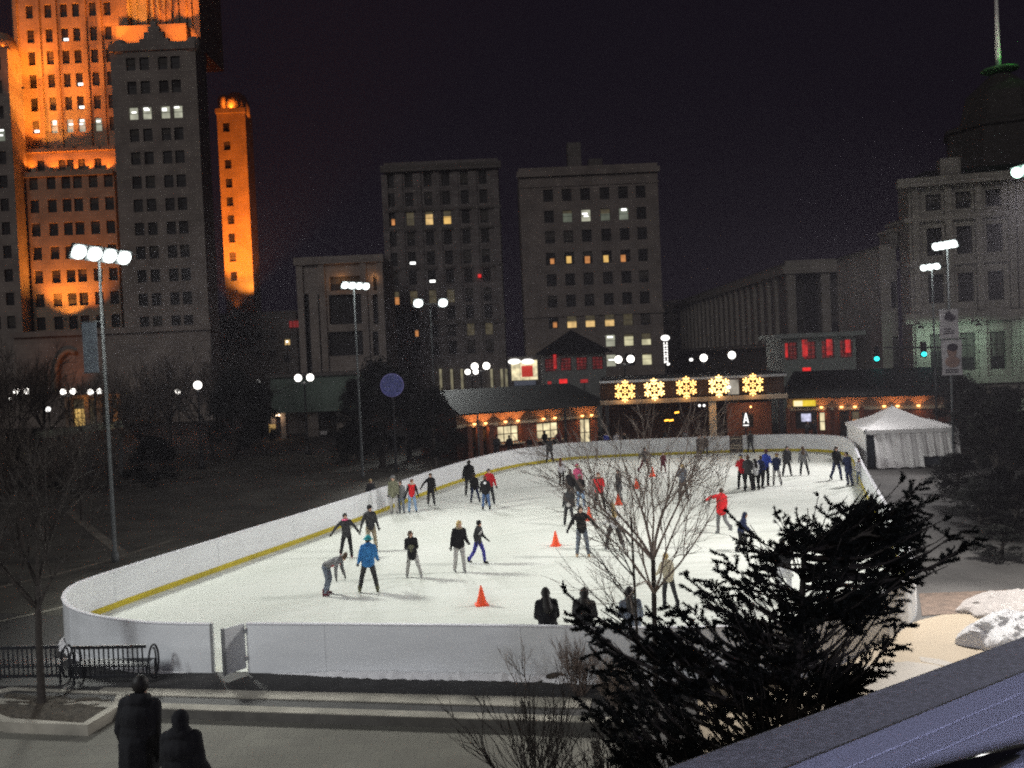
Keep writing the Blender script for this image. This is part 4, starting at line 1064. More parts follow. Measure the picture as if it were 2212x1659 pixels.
# glowing blue disc in place of a lens ghost, its post invented
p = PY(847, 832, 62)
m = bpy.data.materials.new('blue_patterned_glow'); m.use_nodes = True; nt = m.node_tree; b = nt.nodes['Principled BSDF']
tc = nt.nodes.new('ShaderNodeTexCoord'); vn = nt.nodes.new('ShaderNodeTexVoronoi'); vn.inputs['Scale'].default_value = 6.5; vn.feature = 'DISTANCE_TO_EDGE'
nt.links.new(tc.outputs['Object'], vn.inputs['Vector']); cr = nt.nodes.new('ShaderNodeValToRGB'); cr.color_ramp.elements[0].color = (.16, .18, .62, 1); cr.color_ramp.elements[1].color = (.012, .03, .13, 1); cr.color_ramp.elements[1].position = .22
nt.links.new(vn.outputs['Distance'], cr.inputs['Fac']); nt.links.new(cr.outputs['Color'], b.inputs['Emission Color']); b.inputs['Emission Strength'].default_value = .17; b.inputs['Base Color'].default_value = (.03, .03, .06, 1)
BG = empty('blue_ghost_disc', (p.x, 62, p.z), 'round blue patterned disc standing in for a lens ghost against the dark tree', 'sign')
mb = MB(); mb.lathe([(.66, -.06), (.73, -.05), (.73, .05), (.66, .06)], (0, 0, 0), 40); mb.v = [(p.x + v[0], 62 + v[2], p.z + v[1]) for v in mb.v]; mb.build('ghost_disc', m, BG)
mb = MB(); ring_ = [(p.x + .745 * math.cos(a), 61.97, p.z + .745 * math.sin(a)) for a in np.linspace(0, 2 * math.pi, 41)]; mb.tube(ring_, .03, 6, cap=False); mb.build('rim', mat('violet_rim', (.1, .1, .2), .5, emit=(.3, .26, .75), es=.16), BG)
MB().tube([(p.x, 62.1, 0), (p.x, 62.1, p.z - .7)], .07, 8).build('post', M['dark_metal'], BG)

# ------------------------------------------------------------------ twin globe street lamps
def lamp_at(x, y, Y, n, lab, rz=0.0, s=1.0):
    """a cast post as tall as the place asks for, with one or two globes on top"""
    p = PY(x, y, Y); H = p.z - .24 * s; X = p.x
    t = empty('street_lamp', (X, Y, 0), lab, 'street lamp', 'globe street lamps behind the rink')
    MB().lathe([(.28, 0), (.28, .25), (.18, .5), (.12, .7), (.085, 1.2), (.07, H - .4), (.1, H - .3), (.06, H - .1)], (X, Y, 0), n=12).build('post', M['dark_metal'], t, smooth=True)
    cz, sz = math.cos(rz), math.sin(rz)
    q = lambda u, z: (X + u * cz, Y + u * sz, z)
    if n == 2:
        MB().tube([q(-.5 * s, H - .05), q(-.3 * s, H - .22), q(0, H - .3), q(.3 * s, H - .22), q(.5 * s, H - .05)], .04, 8).build('arm', M['dark_metal'], t)
    for u in ((-.5 * s, .5 * s) if n == 2 else (0,)):
        MB().lathe([(.07, -.12), (.11, -.05), (.11, 0)], q(u, H + .02), 10).build('lamp_holder', M['dark_metal'], t)
        MB().sph(q(u, H + .24 * s), .30 * s, 14, 10).build('globe', M['globe'], t, smooth=True)
    return t
for a in [(657, 816, 78, 2, 'twin globe lamp on a dark post before the pale green terminal'), (47, 845, 92, 2, 'leftmost twin globe lamp, above the bus shelter'),
          (147, 846, 96, 2, 'twin globe lamp in front of the orange lit entrance'), (205, 846, 96, 2, 'twin globe lamp just left of the tall left floodlight pole', 1.0),
          (427, 832, 70, 1, 'single bright globe lamp in front of the dark tower base'), (384, 846, 110, 1, 'small dim globe lamp left of the bright single globe'),
          (1019, 803, 104, 2, 'lower twin globe lamp before the row of lit piers', .5), (1038, 791, 96, 2, 'higher twin globe lamp before the row of lit piers', 0, 1.2),
          (1349, 776, 92, 2, 'twin globe lamp right of the pyramid roofed shelter', 0, 1.2), (1520, 773, 92, 1, 'single globe lamp right of the white vertical sign', 0, 1.2), (1581, 767, 90, 1, 'single globe lamp above the fourth lit snowflake', 0, 1.2)]:
    lamp_at(*a)
# a few far lit dots: tail lamps and small lamps along the street
for x, y, Y, m_, r, lab in ((1612, 739, 150, 'amberdot', .22, 'tiny amber lamp above the single globes'), (1493, 777, 130, 'signwhite', .22, 'tiny white lamp left of the single globe lamp'), (620, 738, 140, 'globe', .12, 'tiny pale lamp left of the pilastered block'),
                            (556, 824, 110, 'signwhite', .28, 'small white lamp left of the pale green terminal'), (103, 884, 90, 'signwhite', .25, 'low white lamp at the left of the orange entrance glow'), (1443, 786, 120, 'signwhite', .2, 'tiny white lamp at the foot of the vertical sign'), (22, 861, 90, 'globe', .1, 'tiny pale lamp left of the leftmost twin globes')):
    p = PY(x, y, Y); t = empty('lamp', (p.x, p.y, p.z), lab, 'lamp', 'tiny far lamps')
    MB().sph(p, (r * 1.2, r, r), 10, 7).build('globe', M[m_], t, smooth=True); MB().tube([(p.x, p.y + r, 0), (p.x, p.y + r, p.z)], .05, 6).build('post', M['dark_metal'], t)
# orange lit low shopfront at the left
OS = empty('orange_shopfront', (PY(195, 880, 128).x, 128, 0), 'low orange lit shopfront below the twin globe lamps at the left', 'shop')
a, b = PY(140, 870, 128), PY(262, 870, 128); zt_ = PY(200, 852, 128).z
ws = [(1.0, 2.6, .4, zt_ - .5), (3.2, 4.2, .4, zt_ - .5), (5.0, 5.6, .4, zt_ - .5), (6.3, 7.1, .4, zt_ - .5)]
mb = MB(); facade(mb, V((a.x, 128, 0)), U, b.x - a.x, zt_, ws, 0, .4); mb.poly([(a.x, 128, zt_), (b.x, 128, zt_), (b.x, 134, zt_), (a.x, 134, zt_)]); mb.build('wall', M['stone_tan'], OS)
for k, wv in enumerate(ws): window(OS, (a.x, 128, 0), U, wv, ('amber', 'dim', 'dim', 'orange')[k], .35, 'shop_window', rails=2, bars=3)
for x in (178, 240): light('POINT', 'shop_glow', PY(x, 862, 127.0), 45, (1, .38, .06), size=.3, parent=OS)
# ------------------------------------------------------------------ brick skating pavilion behind the far barrier
PV = empty('skating_pavilion', (12, 76, 0), 'long low brick pavilion with dark roof and amber wall lamps behind the far barrier', 'building')
EZ = 3.25
def wing(A, B, depth, ridge, openings, tagroof):
    """front wall from A to B with openings given in metres along it"""
    A, B = V(A), V(B); d = (B - A); L = d.length; d.normalize(); n = d.cross(Z)      # n points to the rink
    ws = [o[:4] for o in openings]
    mb = MB(); facade(mb, A, d, L, EZ, ws, 0, .3)
    mb.poly([A, A + Z * EZ, A - n * depth + Z * EZ, A - n * depth]); mb.poly([B, B - n * depth, B - n * depth + Z * EZ, B + Z * EZ])
    mb.build('wall', M['brick_red'], PV)
    for o in openings: window(PV, A, d, o[:4], o[4], .27, 'lit_window' if o[4] != 'dark' else 'window', rails=1, bars=o[5] if len(o) > 5 else 2)
    mb = MB(); a, b = A + n * 1.5 - d * .4, B + n * 1.5 + d * .4; ra, rb = A - n * depth * .6 + Z * ridge, B - n * depth * .6 + Z * ridge
    e0, e1 = EZ + .04, EZ + .16
    mb.poly([a + Z * e1, b + Z * e1, rb, ra]); mb.poly([a + Z * e0, a + Z * e1, ra]); mb.poly([b + Z * e0, rb, b + Z * e1])
    mb.poly([a + Z * e0, b + Z * e0, b + Z * e1, a + Z * e1]); mb.poly([a + Z * e0, ra - Z * .1, rb - Z * .1, b + Z * e0])
    mb.poly([ra, rb, B - n * depth * 1.2 + Z * EZ, A - n * depth * 1.2 + Z * EZ])
    mb.build('roof', M['pavroof'], PV)
    mb = MB(); mb.obox((A + B) / 2 + n * .06 + Z * 2.42, d * (L / 2), n * .055, Z * .12); mb.build('sign_band', M['cream'], PV)
    mb = MB(); mb.obox((A + B) / 2 + n * .02 + Z * 2.89, d * (L / 2), n * .018, Z * .34); mb.build('frieze', mat('terracotta_frieze', (.42, .27, .19), .8), PV)
    return A, d, n, L
PA, PB = G(955, 976, 0), G(1289, 960, 0)
PA = V((PY(985, 900, 68.5).x, 68.5, 0)); PB = V((PY(1289, 876, 74).x, 74, 0))
def along(A, d, px, py=880):           # where the sight line of a photo column meets the wall
    r = ray(px, py); n = d.cross(Z); t = (A - CAM).dot(n) / r.dot(n); return ((CAM + r * t) - A).dot(d)
d_ = (PB - PA).normalized()
Wp = lambda x: along(PA, d_, x)
opens = [(Wp(1012), Wp(1028), .1, 2.25, 'dark', 1), (Wp(1034), Wp(1050), .1, 2.25, 'dark', 1), (Wp(1073), Wp(1120), .95, 2.2, 'shop', 3), (Wp(1158), Wp(1206), .95, 2.2, 'shop', 3), (Wp(1252), Wp(1276), .1, 2.25, 'shop', 2)]
A1, d1, n1, L1 = wing(PA, PB, 7, 5.0, opens, 'left')
for k, (a, b) in enumerate(((Wp(1072), Wp(1122)), (Wp(1157), Wp(1207)))):
    MB().obox(PA + d_ * ((a + b) / 2) + n1 * .22 + Z * .88, d_ * ((b - a) / 2 + .15), n1 * .21, Z * .05).build('counter', M['cream'], PV)
# wall lamps in pairs under the eave
def wall_lamp(p, n, power=70):
    q = V((p.x, p.y, 2.56)) + n * .36
    MB().lathe([(.05, -.10), (.11, -.04), (.13, .02)], tuple(q), 10).build('wall_lamp', M['wall_lamp'], PV)
    light('SPOT', 'lamp_beam', q + Z * .05, power, (1, .36, .10), q + Z * 1.0 - n * .50, 120, .35, .05, PV)
    light('SPOT', 'lamp_beam', q - Z * .16, power * .45, (1, .42, .14), q - Z * 1.0 - n * .1, 140, .9, .05, PV)
for x in (1019, 1043, 1086, 1113, 1168, 1193, 1252, 1272): wall_lamp(PA + d_ * Wp(x) + Z * 3.0, n1)
# amber entrance pillars at the left end
for x in (1008, 1031, 1054): MB().obox(PA + d_ * Wp(x) + n1 * .2 + Z * 1.2, d_ * .18, n1 * .19, Z * 1.2).build('brick_pillar', M['brick_red'], PV)
MB().tube([V((PY(1222, 940, 70.5).x, 70.5, 0)), V((PY(1222, 940, 70.5).x, 70.5, EZ))], .12, 10).build('post', M['dark_metal'], PV)
MB().tube([V((PY(1034, 960, 66.5).x, 66.5, 0)), V((PY(1034, 960, 66.5).x, 66.5, EZ + .2))], .07, 10).build('post', M['pole'], PV)
# right wing
QA, QB = V((PY(1700, 860, 72).x, 72, 0)), V((PY(2075, 850, 67).x, 67, 0))
d2 = (QB - QA).normalized(); Wq = lambda x: along(QA, d2, x, 890)
opens = [(Wq(1718), Wq(1764), .9, 2.2, 'dark', 2), (Wq(1768), Wq(1782), .7, 2.15, 'shop', 1), (Wq(1813), Wq(1834), .1, 2.2, 'dark', 1), (Wq(1838), Wq(1857), .1, 2.2, 'orange', 1), (Wq(1905), Wq(1950), .9, 2.2, 'dark', 2)]
A2, d2, n2, L2 = wing(QA, QB, 7, 5.2, opens, 'right')
for x, pw in ((1776, 60), (1819, 26), (1848, 26), (1911, 26), (1940, 26), (1985, 20)): wall_lamp(QA + d2 * Wq(x) + Z * 3.0, n2, pw)
c = QA + d2 * ((Wq(1716) + Wq(1763)) / 2); wd = (Wq(1763) - Wq(1716)) / 2
MB().obox(c + n2 * .30 + Z * 2.86 , d2 * wd, n2 * .14, Z * .22).build('yellow_sign', M['signyellow'], PV)
MB().obox(c + n2 * .30 - d2 * wd * .55 + Z * 2.86, d2 * wd * .4, n2 * .155, Z * .2).build('white_sign', glow('warm_white_sign', (1, .85, .5), 1.1), PV)
MB().obox(c + n2 * .4 + Z * 2.62, d2 * (wd + .1), n2 * .35, Z * .03).build('awning', M['dark_metal'], PV)
p = QA + d2 * Wq(1741) + n2 * .02
MB().obox(p + Z * 1.75, d2 * .35, n2 * .015, Z * .3).build('menu_screen', glow('menu_screen_glow', (.75, .75, 1), .8, .6, 3), PV)
for x in (1703, 1790, 1806, 1862): MB().obox(QA + d2 * Wq(x) + n2 * .12 + Z * 1.25, d2 * .16, n2 * .11, Z * 1.25).build('brick_pillar', M['brick_red'], PV)
# middle: open canopy with a tall fascia carrying the snowflakes
FA, FB = V((PY(1296, 850, 71.5).x, 71.5, 0)), V((PY(1700, 830, 70).x, 70, 0)); df = (FB - FA).normalized(); nf = df.cross(Z); Lf = (FB - FA).length
zT, zB = 5.12, 3.55
mb = MB(); mb.obox((FA + FB) / 2 + Z * zT, df * (Lf / 2), nf * .1, Z * .09); mb.build('canopy_beam', M['steel'], PV)
mb = MB(); mb.obox((FA + FB) / 2 + Z * zB, df * (Lf / 2), nf * .16, Z * .16); mb.build('canopy_beam', M['stone_tan'], PV)
mb = MB()
for k in (0, 2, 4, 6, 8, 9, 10): mb.obox(FA + df * (Lf * k / 10) + Z * ((zT + zB) / 2), df * .03, nf * .03, Z * ((zT - zB) / 2 - .17))
split_build(mb, 'canopy_upright', M['dark_metal'], PV)
MB().obox((FA + FB) / 2 - nf * 1.2 + Z * ((zT + zB) / 2 + .05), df * (Lf / 2), nf * .05, Z * .62).build('fascia_panel', mat('brown_fascia', (.045, .026, .02), .8), PV)
MB().obox((FA + FB) / 2 - nf * 4.5 + Z * (zT + .15), df * (Lf / 2), nf * 4.3, Z * .06).build('canopy_roof', M['pavroof'], PV)
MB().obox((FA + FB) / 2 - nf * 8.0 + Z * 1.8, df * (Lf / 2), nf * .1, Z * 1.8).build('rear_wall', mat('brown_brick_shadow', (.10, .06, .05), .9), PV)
for x, w, m_ in ((1541, .26, 'cream'), (1312, .13, 'dark_metal'), (1690, .16, 'dark_metal')):
    q = FA + df * along(FA, df, x, 900) - nf * .5; MB().obox(q + Z * (zB - .17) / 2, df * w, nf * w, Z * ((zB - .17) / 2)).build('column', M[m_], PV)
q = FA + df * along(FA, df, 1541, 900) + nf * .6; light('SPOT', 'column_beam', q + Z * 3.3, 22, (1, .5, .16), q - nf * 1.1 + Z * 1.4, 110, .9, .1, PV)
# inner brick room and window right of the column
q = FA + df * along(FA, df, 1630, 900) - nf * 3; MB().obox(q + Z * 1.5, df * 1.7, nf * .1, Z * 1.5).build('inner_wall', M['brick_red'], PV)
MB().obox(q + nf * .13 + Z * 1.6, df * .3, nf * .02, Z * .5).build('inner_window', M['glass_dark'], PV)
light('POINT', 'inner_lamp', q + nf * 1.2 + Z * 2.6, 30, (1, .6, .3), size=.2, parent=PV)
MB().sph(q + nf * 1.2 + Z * 2.72, .07, 10, 6).build('bulb_lamp', M['wall_lamp'], PV)
for x, y in ((1462, 891), (1440, 908), (1450, 908)):
    q = PY(x, y, 75); MB().obox(q, (.16, 0, .02), (0, .05, 0), (0, 0, .05)).build('amber_lamp', M['amberdot'], PV)
for x, y in ((1511, 876), (1521, 876)):
    q = PY(x, y, 73); MB().sph(q, .1, 8, 6).build('spot_lamp', M['signwhite'], PV)
# bright white work light between the fourth and fifth snowflakes
q = PY(1584, 836, 70.7); MB().obox(q, df * .40, nf * .02, Z * .55).build('lit_panel', glow('lit_pale_panel', (1, .93, .78), .28, .5, 1.5), PV)
MB().sph(q - df * .35 + nf * .1, (.16, .1, .12), 10, 6).build('work_light', M['signwhite'], PV, smooth=True)
# small lit sandwich board on the far side of the barrier
q = PY(1661 - 0, 905, 69); q = PY(1611, 905, 68.5)
AB = empty('lit_sign', (q.x, 68.5, 0), 'small white lit sign in the shape of a letter A above the far barrier gap', 'sign')
mb = MB(); mb.bar(q + V((-.15, 0, -.30)), q + V((.02, 0, .42)), .06, .05); mb.bar(q + V((.18, 0, -.30)), q + V((.02, 0, .42)), .06, .05); mb.bar(q + V((-.10, 0, -.10)), q + V((.12, 0, -.10)), .06, .05)
mb.bar(q + V((-.2, 0, -.46)), q + V((.2, 0, -.46)), .07, .05); mb.build('lettering', M['signwhite'], AB)
MB().box(q.x - .24, 68.56, q.z - .55, q.x + .24, 68.62, q.z + .48).build('sign_board', M['dark_metal'], AB)
MB().box(q.x - .05, 68.57, 0, q.x + .05, 68.61, q.z - .55).build('post', M['dark_metal'], AB)

# ------------------------------------------------------------------ five lit snowflakes
def snowflake(i, x, y, lab):
    c = FA + df * along(FA, df, x, y) + nf * .28; c.z = 7.1 + ray(x, y).z / ray(x, y).y * c.y
    t = empty('lit_snowflake', c, lab, 'snowflake light', 'lit snowflakes along the pavilion fascia')
    rr = random.Random(i * 5 + 1); fr = MB(); bu = MB(); R0 = .80; ph = rr.uniform(-.05, .05)
    P = lambda a, r: c + df * (math.cos(a) * r) + Z * (math.sin(a) * r)
    for k in range(6):
        a = ph + math.pi / 6 + k * math.pi / 3
        fr.tube([P(a, 0), P(a, R0)], .014, 5)
        rads = (.18, .36, .52, .66, .80)
        for r in rads: bu.sph(P(a, r) + nf * .03, (.058, .045, .048), 7, 5)
        for r0, L in ((.34, .24), (.56, .22)):
            for s_ in (-1, 1):
                b0 = P(a, r0); b1 = b0 + (df * math.cos(a + s_ * .95) + Z * math.sin(a + s_ * .95)) * L
                fr.tube([b0, b1], .012, 5)
                for f in (.55, 1.0): bu.sph(b0.lerp(b1, f) + nf * .03, (.058, .045, .048), 7, 5)
    bu.sph(c + nf * .03, .06, 8, 5)
    fr.tube([P(a_, .2) for a_ in np.linspace(0, 2 * math.pi, 13)], .012, 5, cap=False)
    for s_ in (-1, 1): fr.tube([c + df * (s_ * .45) + Z * (zT - c.z) - nf * .16, c + df * (s_ * .45) + Z * .4], .012, 5)
    fr.build('wire_frame', M['dark_metal'], t); bu.build('bulbs', M['bulbs_core'] if i % 2 else M['bulb'], t, smooth=True)
    light('POINT', 'flake_glow', c + nf * .35 - Z * .62, 20, (1, .52, .16), size=.3, parent=t)
for i, (x, y, lab) in enumerate([(1350, 845, 'first lit snowflake from the left on the pavilion fascia'), (1413, 841, 'second lit snowflake from the left on the pavilion fascia'), (1482, 837, 'middle one of the five lit snowflakes'),
                                 (1552, 834, 'lit snowflake just left of the bright white panel'), (1625, 831, 'rightmost lit snowflake, right of the bright white panel')]): snowflake(i, x, y, lab)

# ------------------------------------------------------------------ white tent
TN = empty('white_tent', (22.6, 57, 0), 'white pyramid roofed tent with draped walls beside the right barrier', 'tent')
FLb, FRb = V((20.1, 53.6, 0)), V((25.1, 53.2, 0)); BLb, BRb = V((21.4, 60.2, 0)), V((26.4, 59.8, 0))
ez = 2.2; c4 = [FLb, FRb, BRb, BLb]; ce = sum(c4, V((0, 0, 0))) / 4
ap = PY(1917, 877, ce.y); ap = V((ce.x - .35, ce.y, ap.z))
mb = MB(); NS = 8
for k in range(4):                                     # slightly sagging roof faces with a valance
    a, b = c4[k] + Z * ez, c4[(k + 1) % 4] + Z * ez; rows = []
    out = ((a + b) / 2 - ce); out.z = 0; out.normalize()
    for i in range(NS + 1):
        t = i / NS; rows.append([a.lerp(b, u / NS).lerp(ap, t) + Z * (-.12 * math.sin(math.pi * t)) + out * (.12 if t == 0 else 0) for u in range(NS + 1)])
    for i in range(NS):
        for u in range(NS): mb.poly([rows[i][u], rows[i][u + 1], rows[i + 1][u + 1], rows[i + 1][u]])
    for u in range(NS * 2):
        p, q = a.lerp(b, u / NS / 2) + out * .12, a.lerp(b, (u + 1) / NS / 2) + out * .12
        dz = .2 + .05 * (u % 2); dq = .2 + .05 * ((u + 1) % 2)
        mb.poly([p - Z * dz, q - Z * dq, q, p])
mb.build('roof', M['tent'], TN, smooth=True)
def drape(a, b, z0, z1, name, m, amp=.06, waves=5, lean=0.0, seed=1):
    mb = MB(); d = (b - a); L = d.length; d.normalize(); n = d.cross(Z); nu = 48; nv = 8; rr = random.Random(seed); ph = [rr.uniform(0, 6.28) for _ in range(4)]
    def P(u, v):
        s = math.sin(u * waves * 6.28 + ph[0] + v) * .6 + math.sin(u * waves * 15 + ph[1] + 2 * v) * .25 + math.sin(v * 5 + u * 9 + ph[2]) * .3
        return a + d * (L * u) + n * (amp * s * (1.1 - v * .8) + lean * (1 - v)) + Z * (z0 + (z1 - z0) * v + .03 * math.sin(u * 21 + ph[3]) * (1 - v))
    for i in range(nu):
        for j in range(nv): mb.poly([P(i / nu, j / nv), P((i + 1) / nu, j / nv), P((i + 1) / nu, (j + 1) / nv), P(i / nu, (j + 1) / nv)])
    return mb.build(name, m, TN, smooth=True)
dF = (FRb - FLb).normalized()
drape(FLb + dF * .42, FLb + dF * 3.05, .05, 2.15, 'front_wall', M['tent'], .10, 4, .38, 1)
drape(FLb + dF * 3.0, FRb + dF * .12, .62, 2.15, 'front_wall', M['tent'], .09, 4, .26, 2)
drape(FLb + dF * 4.35 + V((0, -.26, 0)), FRb + dF * .22 + V((0, -.26, 0)), .03, .66, 'front_wall', M['tent'], .06, 2, .12, 3)
drape(FRb, BRb, .02, 2.15, 'side_wall', M['tent'], .06, 6, 0, 4)
drape(BLb, FLb, .02, 2.15, 'side_wall', M['tent'], .05, 6, 0, 5)
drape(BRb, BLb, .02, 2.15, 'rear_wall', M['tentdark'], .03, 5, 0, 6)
MB().poly([FLb + V((.08, .35, .02)), FLb + dF * .55 + V((0, .35, .02)), FLb + dF * .7 + V((0, .35, 2.1)), FLb + V((.08, .35, 2.1))]).build('opening_shade', M['tentdark'], TN)  # dark sheet set in the opening in place of the shade inside
for q in c4: MB().tube([q, q + Z * ez], .035, 8).build('tent_pole', M['steel'], TN)
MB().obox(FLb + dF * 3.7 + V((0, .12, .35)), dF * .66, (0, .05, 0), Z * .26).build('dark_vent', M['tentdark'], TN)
MB().tube([ap - Z * .1, ap + Z * .12], [.05, .02], 8).build('finial', M['steel'], TN)
# ------------------------------------------------------------------ foreground: benches, planter, parapet
def bench():
    t = empty('bench', (0, 0, 0)); L = 1.9       # seen from behind: back towards -y, seat towards +y
    mb = MB(); n = 15
    for k in range(n):
        x = -L / 2 + .14 + (L - .28) * k / (n - 1)
        mb.bar((x, 0, .16), (x, 0, .86), .035, .012)
    mb.build('back_slats', M['dark_metal'], t)
    MB().bar((-L / 2 + .05, 0, .88), (L / 2 - .05, 0, .88), .05, .075).build('top_rail', M['dark_metal'], t)
    MB().bar((-L / 2 + .05, 0, .2), (L / 2 - .05, 0, .2), .05, .06).build('bottom_rail', M['dark_metal'], t)
    mb = MB()
    for k in range(9): mb.bar((-L / 2 + .1, .07 + k * .05, .45), (L / 2 - .1, .07 + k * .05, .45), .038, .018)
    mb.build('seat', M['dark_metal'], t)
    for s in (-1, 1):
        x = s * (L / 2)
        MB().tube([(x, .25 + .25 * math.cos(a), .46 + .38 * math.sin(a)) for a in np.linspace(0, 2 * math.pi, 22)], .024, 8, cap=False).build('arm', M['dark_metal'], t)
        MB().tube([(x + s * .05 * math.cos(a) + s * .14, -.01, .52 + .33 * math.sin(a)) for a in np.linspace(-1.9, 1.9, 12)], .02, 8).build('end_loop', M['dark_metal'], t)
        for y in (.02, .46): MB().tube([(x * .93, y, 0), (x * .93, y, .46)], .028, 8).build('leg', M['dark_metal'], t)
    mb = MB(); mb.bar((-L / 2 + .1, .02, .42), (L / 2 - .1, .02, .42), .04, .04); mb.build('seat_rail', M['dark_metal'], t)
    return t
b1 = bench(); b2 = copy_tree(b1)
for o, x, lab in ((b2, 238, 'black slatted bench seen from behind, the one left of the open gate'), (b1, 52, 'black slatted bench seen from behind, cut by the left edge of the photo')):
    o.location = G(x, 1479, 0); o.rotation_euler.z = math.atan2(kd.y, kd.x) * .4
    tag(o, lab, 'bench', 'black benches beside the rink')
# planter kerb with earth
PT = empty('planter', G(120, 1540, 0), 'low stone edged planter of dark earth round the bare tree at the left', 'planter')
pz = .03
ol = [G(25, 1484, pz), G(273, 1495, pz), G(262, 1522, pz), G(189, 1566, pz), G(8, 1559, pz), G(-60, 1530, pz), G(-50, 1500, pz)]
ctr = sum(ol, V((0, 0, 0))) / len(ol); il = [p + (ctr - p).normalized() * .2 for p in ol]
mb = MB()
for k in range(len(ol)):
    a, b, c, d = ol[k], ol[(k + 1) % len(ol)], il[(k + 1) % len(ol)], il[k]
    f = lambda p, z: V((p.x, p.y, z))
    mb.poly([f(a, pz), f(b, pz), f(c, pz), f(d, pz)]); mb.poly([f(a, PLZ), f(b, PLZ), f(b, pz), f(a, pz)]); mb.poly([f(d, pz), f(c, pz), f(c, PLZ), f(d, PLZ)])
mb.build('stone_edge', M['kerb'], PT)
rr = random.Random(4); mb = MB(); N_ = 14
cen = V((ctr.x, ctr.y, .02))
ring_ = []
for k in range(len(il)):
    for j in range(4): ring_.append(il[k].lerp(il[(k + 1) % len(il)], j / 4))
prev = [V((p.x, p.y, -.02)) for p in ring_]
for q in range(1, 6):
    cur = [V((p.x, p.y, 0)).lerp(cen, q / 6) + Z * (rr.uniform(-.02, .03) + .04 * q / 6 - .02) for p in ring_]
    for k in range(len(prev)): mb.poly([prev[k], prev[(k + 1) % len(prev)], cur[(k + 1) % len(prev)], cur[k]])
    prev = cur
mb.poly(prev); mb.build('earth', M['mulch'], PT, smooth=True)
# the granite parapet and handrail of the terrace the photo was taken from
TZ = 5.86
a, b = G(1420, 1659, TZ), G(2212, 1370, TZ); pd = (b - a).normalized(); pn = V((pd.y, -pd.x, 0))      # pn towards the viewer
PR = empty('terrace_parapet', (a.x, a.y, 0), 'sloping blue grey granite parapet with moulded coping in the lower right corner', 'parapet')
prof = [(0.0, TZ - .01), (.02, TZ), (.30, TZ + .028), (.315, TZ + .05), (.42, TZ + .054), (.424, TZ + .052), (.428, TZ + .052), (.432, TZ + .055), (.52, TZ + .060), (.524, TZ + .058), (.528, TZ + .058), (.532, TZ + .061), (1.15, TZ + .085), (1.17, TZ + .07), (1.17, TZ - .25)]
A0, A1 = a - pd * 2.2, b + pd * 3.0
def loft(pr, m, name):
    mb = MB()
    for i in range(len(pr) - 1):
        (o0, z0), (o1, z1) = pr[i], pr[i + 1]
        mb.poly([A0 + pn * o0 + Z * (z0 - TZ), A1 + pn * o0 + Z * (z0 - TZ), A1 + pn * o1 + Z * (z1 - TZ), A0 + pn * o1 + Z * (z1 - TZ)])
    return mb.build(name, m, PR)
loft(prof[:4], M['granite_shade'], 'coping_slope'); loft(prof[3:], M['granite'], 'coping')
mb = MB(); q0, q1 = A0 + pn * .12, A1 + pn * .12
mb.prism([q0, q1, q1 + pn * .95, q0 + pn * .95], -.2, TZ - .02); mb.build('wall', M['stone_dark'], PR)
r0, r1 = PY(2085, 1663, 1.55), PY(2260, 1608, 1.95)
HR = empty('handrail', (r0.x, r0.y, r0.z), 'polished dark handrail in the lower right corner', 'handrail')
dr = (r1 - r0).normalized(); MB().tube([r0 - dr * 1.0, r1 + dr * 1.0], .017, 14).build('rail', M['chrome'], HR, smooth=True)
for k in (-.8, .9): q = r0 + dr * k + dr * .2; MB().tube([V((q.x, q.y, TZ + .02)), q], .012, 8).build('rail_bracket', M['chrome'], HR)
# terrace, landing and the lamp that stands on the terrace behind the viewer
mb = MB(); mb.box(-14, -12, -.2, 14, .9, 5.5); structure(mb.build('terrace', M['concrete'], loc=(0, 0, 0)))
mb = MB(); mb.box(-9, 8.6, -.2, -1.2, 12.1, 1.62)
for k in range(7): mb.box(-9, .92 + k * 1.09, -.2, -1.2, 2.008 + k * 1.09, 5.2 - k * .55)
structure(mb.build('steps', M['concrete'], loc=(0, 0, 0)))
TL = empty('street_lamp', (4.4, -1.6, 5.5), 'cool white globe lamp on the terrace beside the parapet', 'street lamp', 'terrace lamps')
MB().lathe([(.2, 0), (.2, .2), (.09, .4), (.06, 3.0), (.09, 3.1)], (4.4, -1.6, 5.5), 12).build('post', M['dark_metal'], TL, smooth=True)
MB().sph((4.4, -1.6, 8.85), .22, 14, 10).build('globe', glow('cool_lamp_globe', (.72, .75, 1), 560), TL, smooth=True)
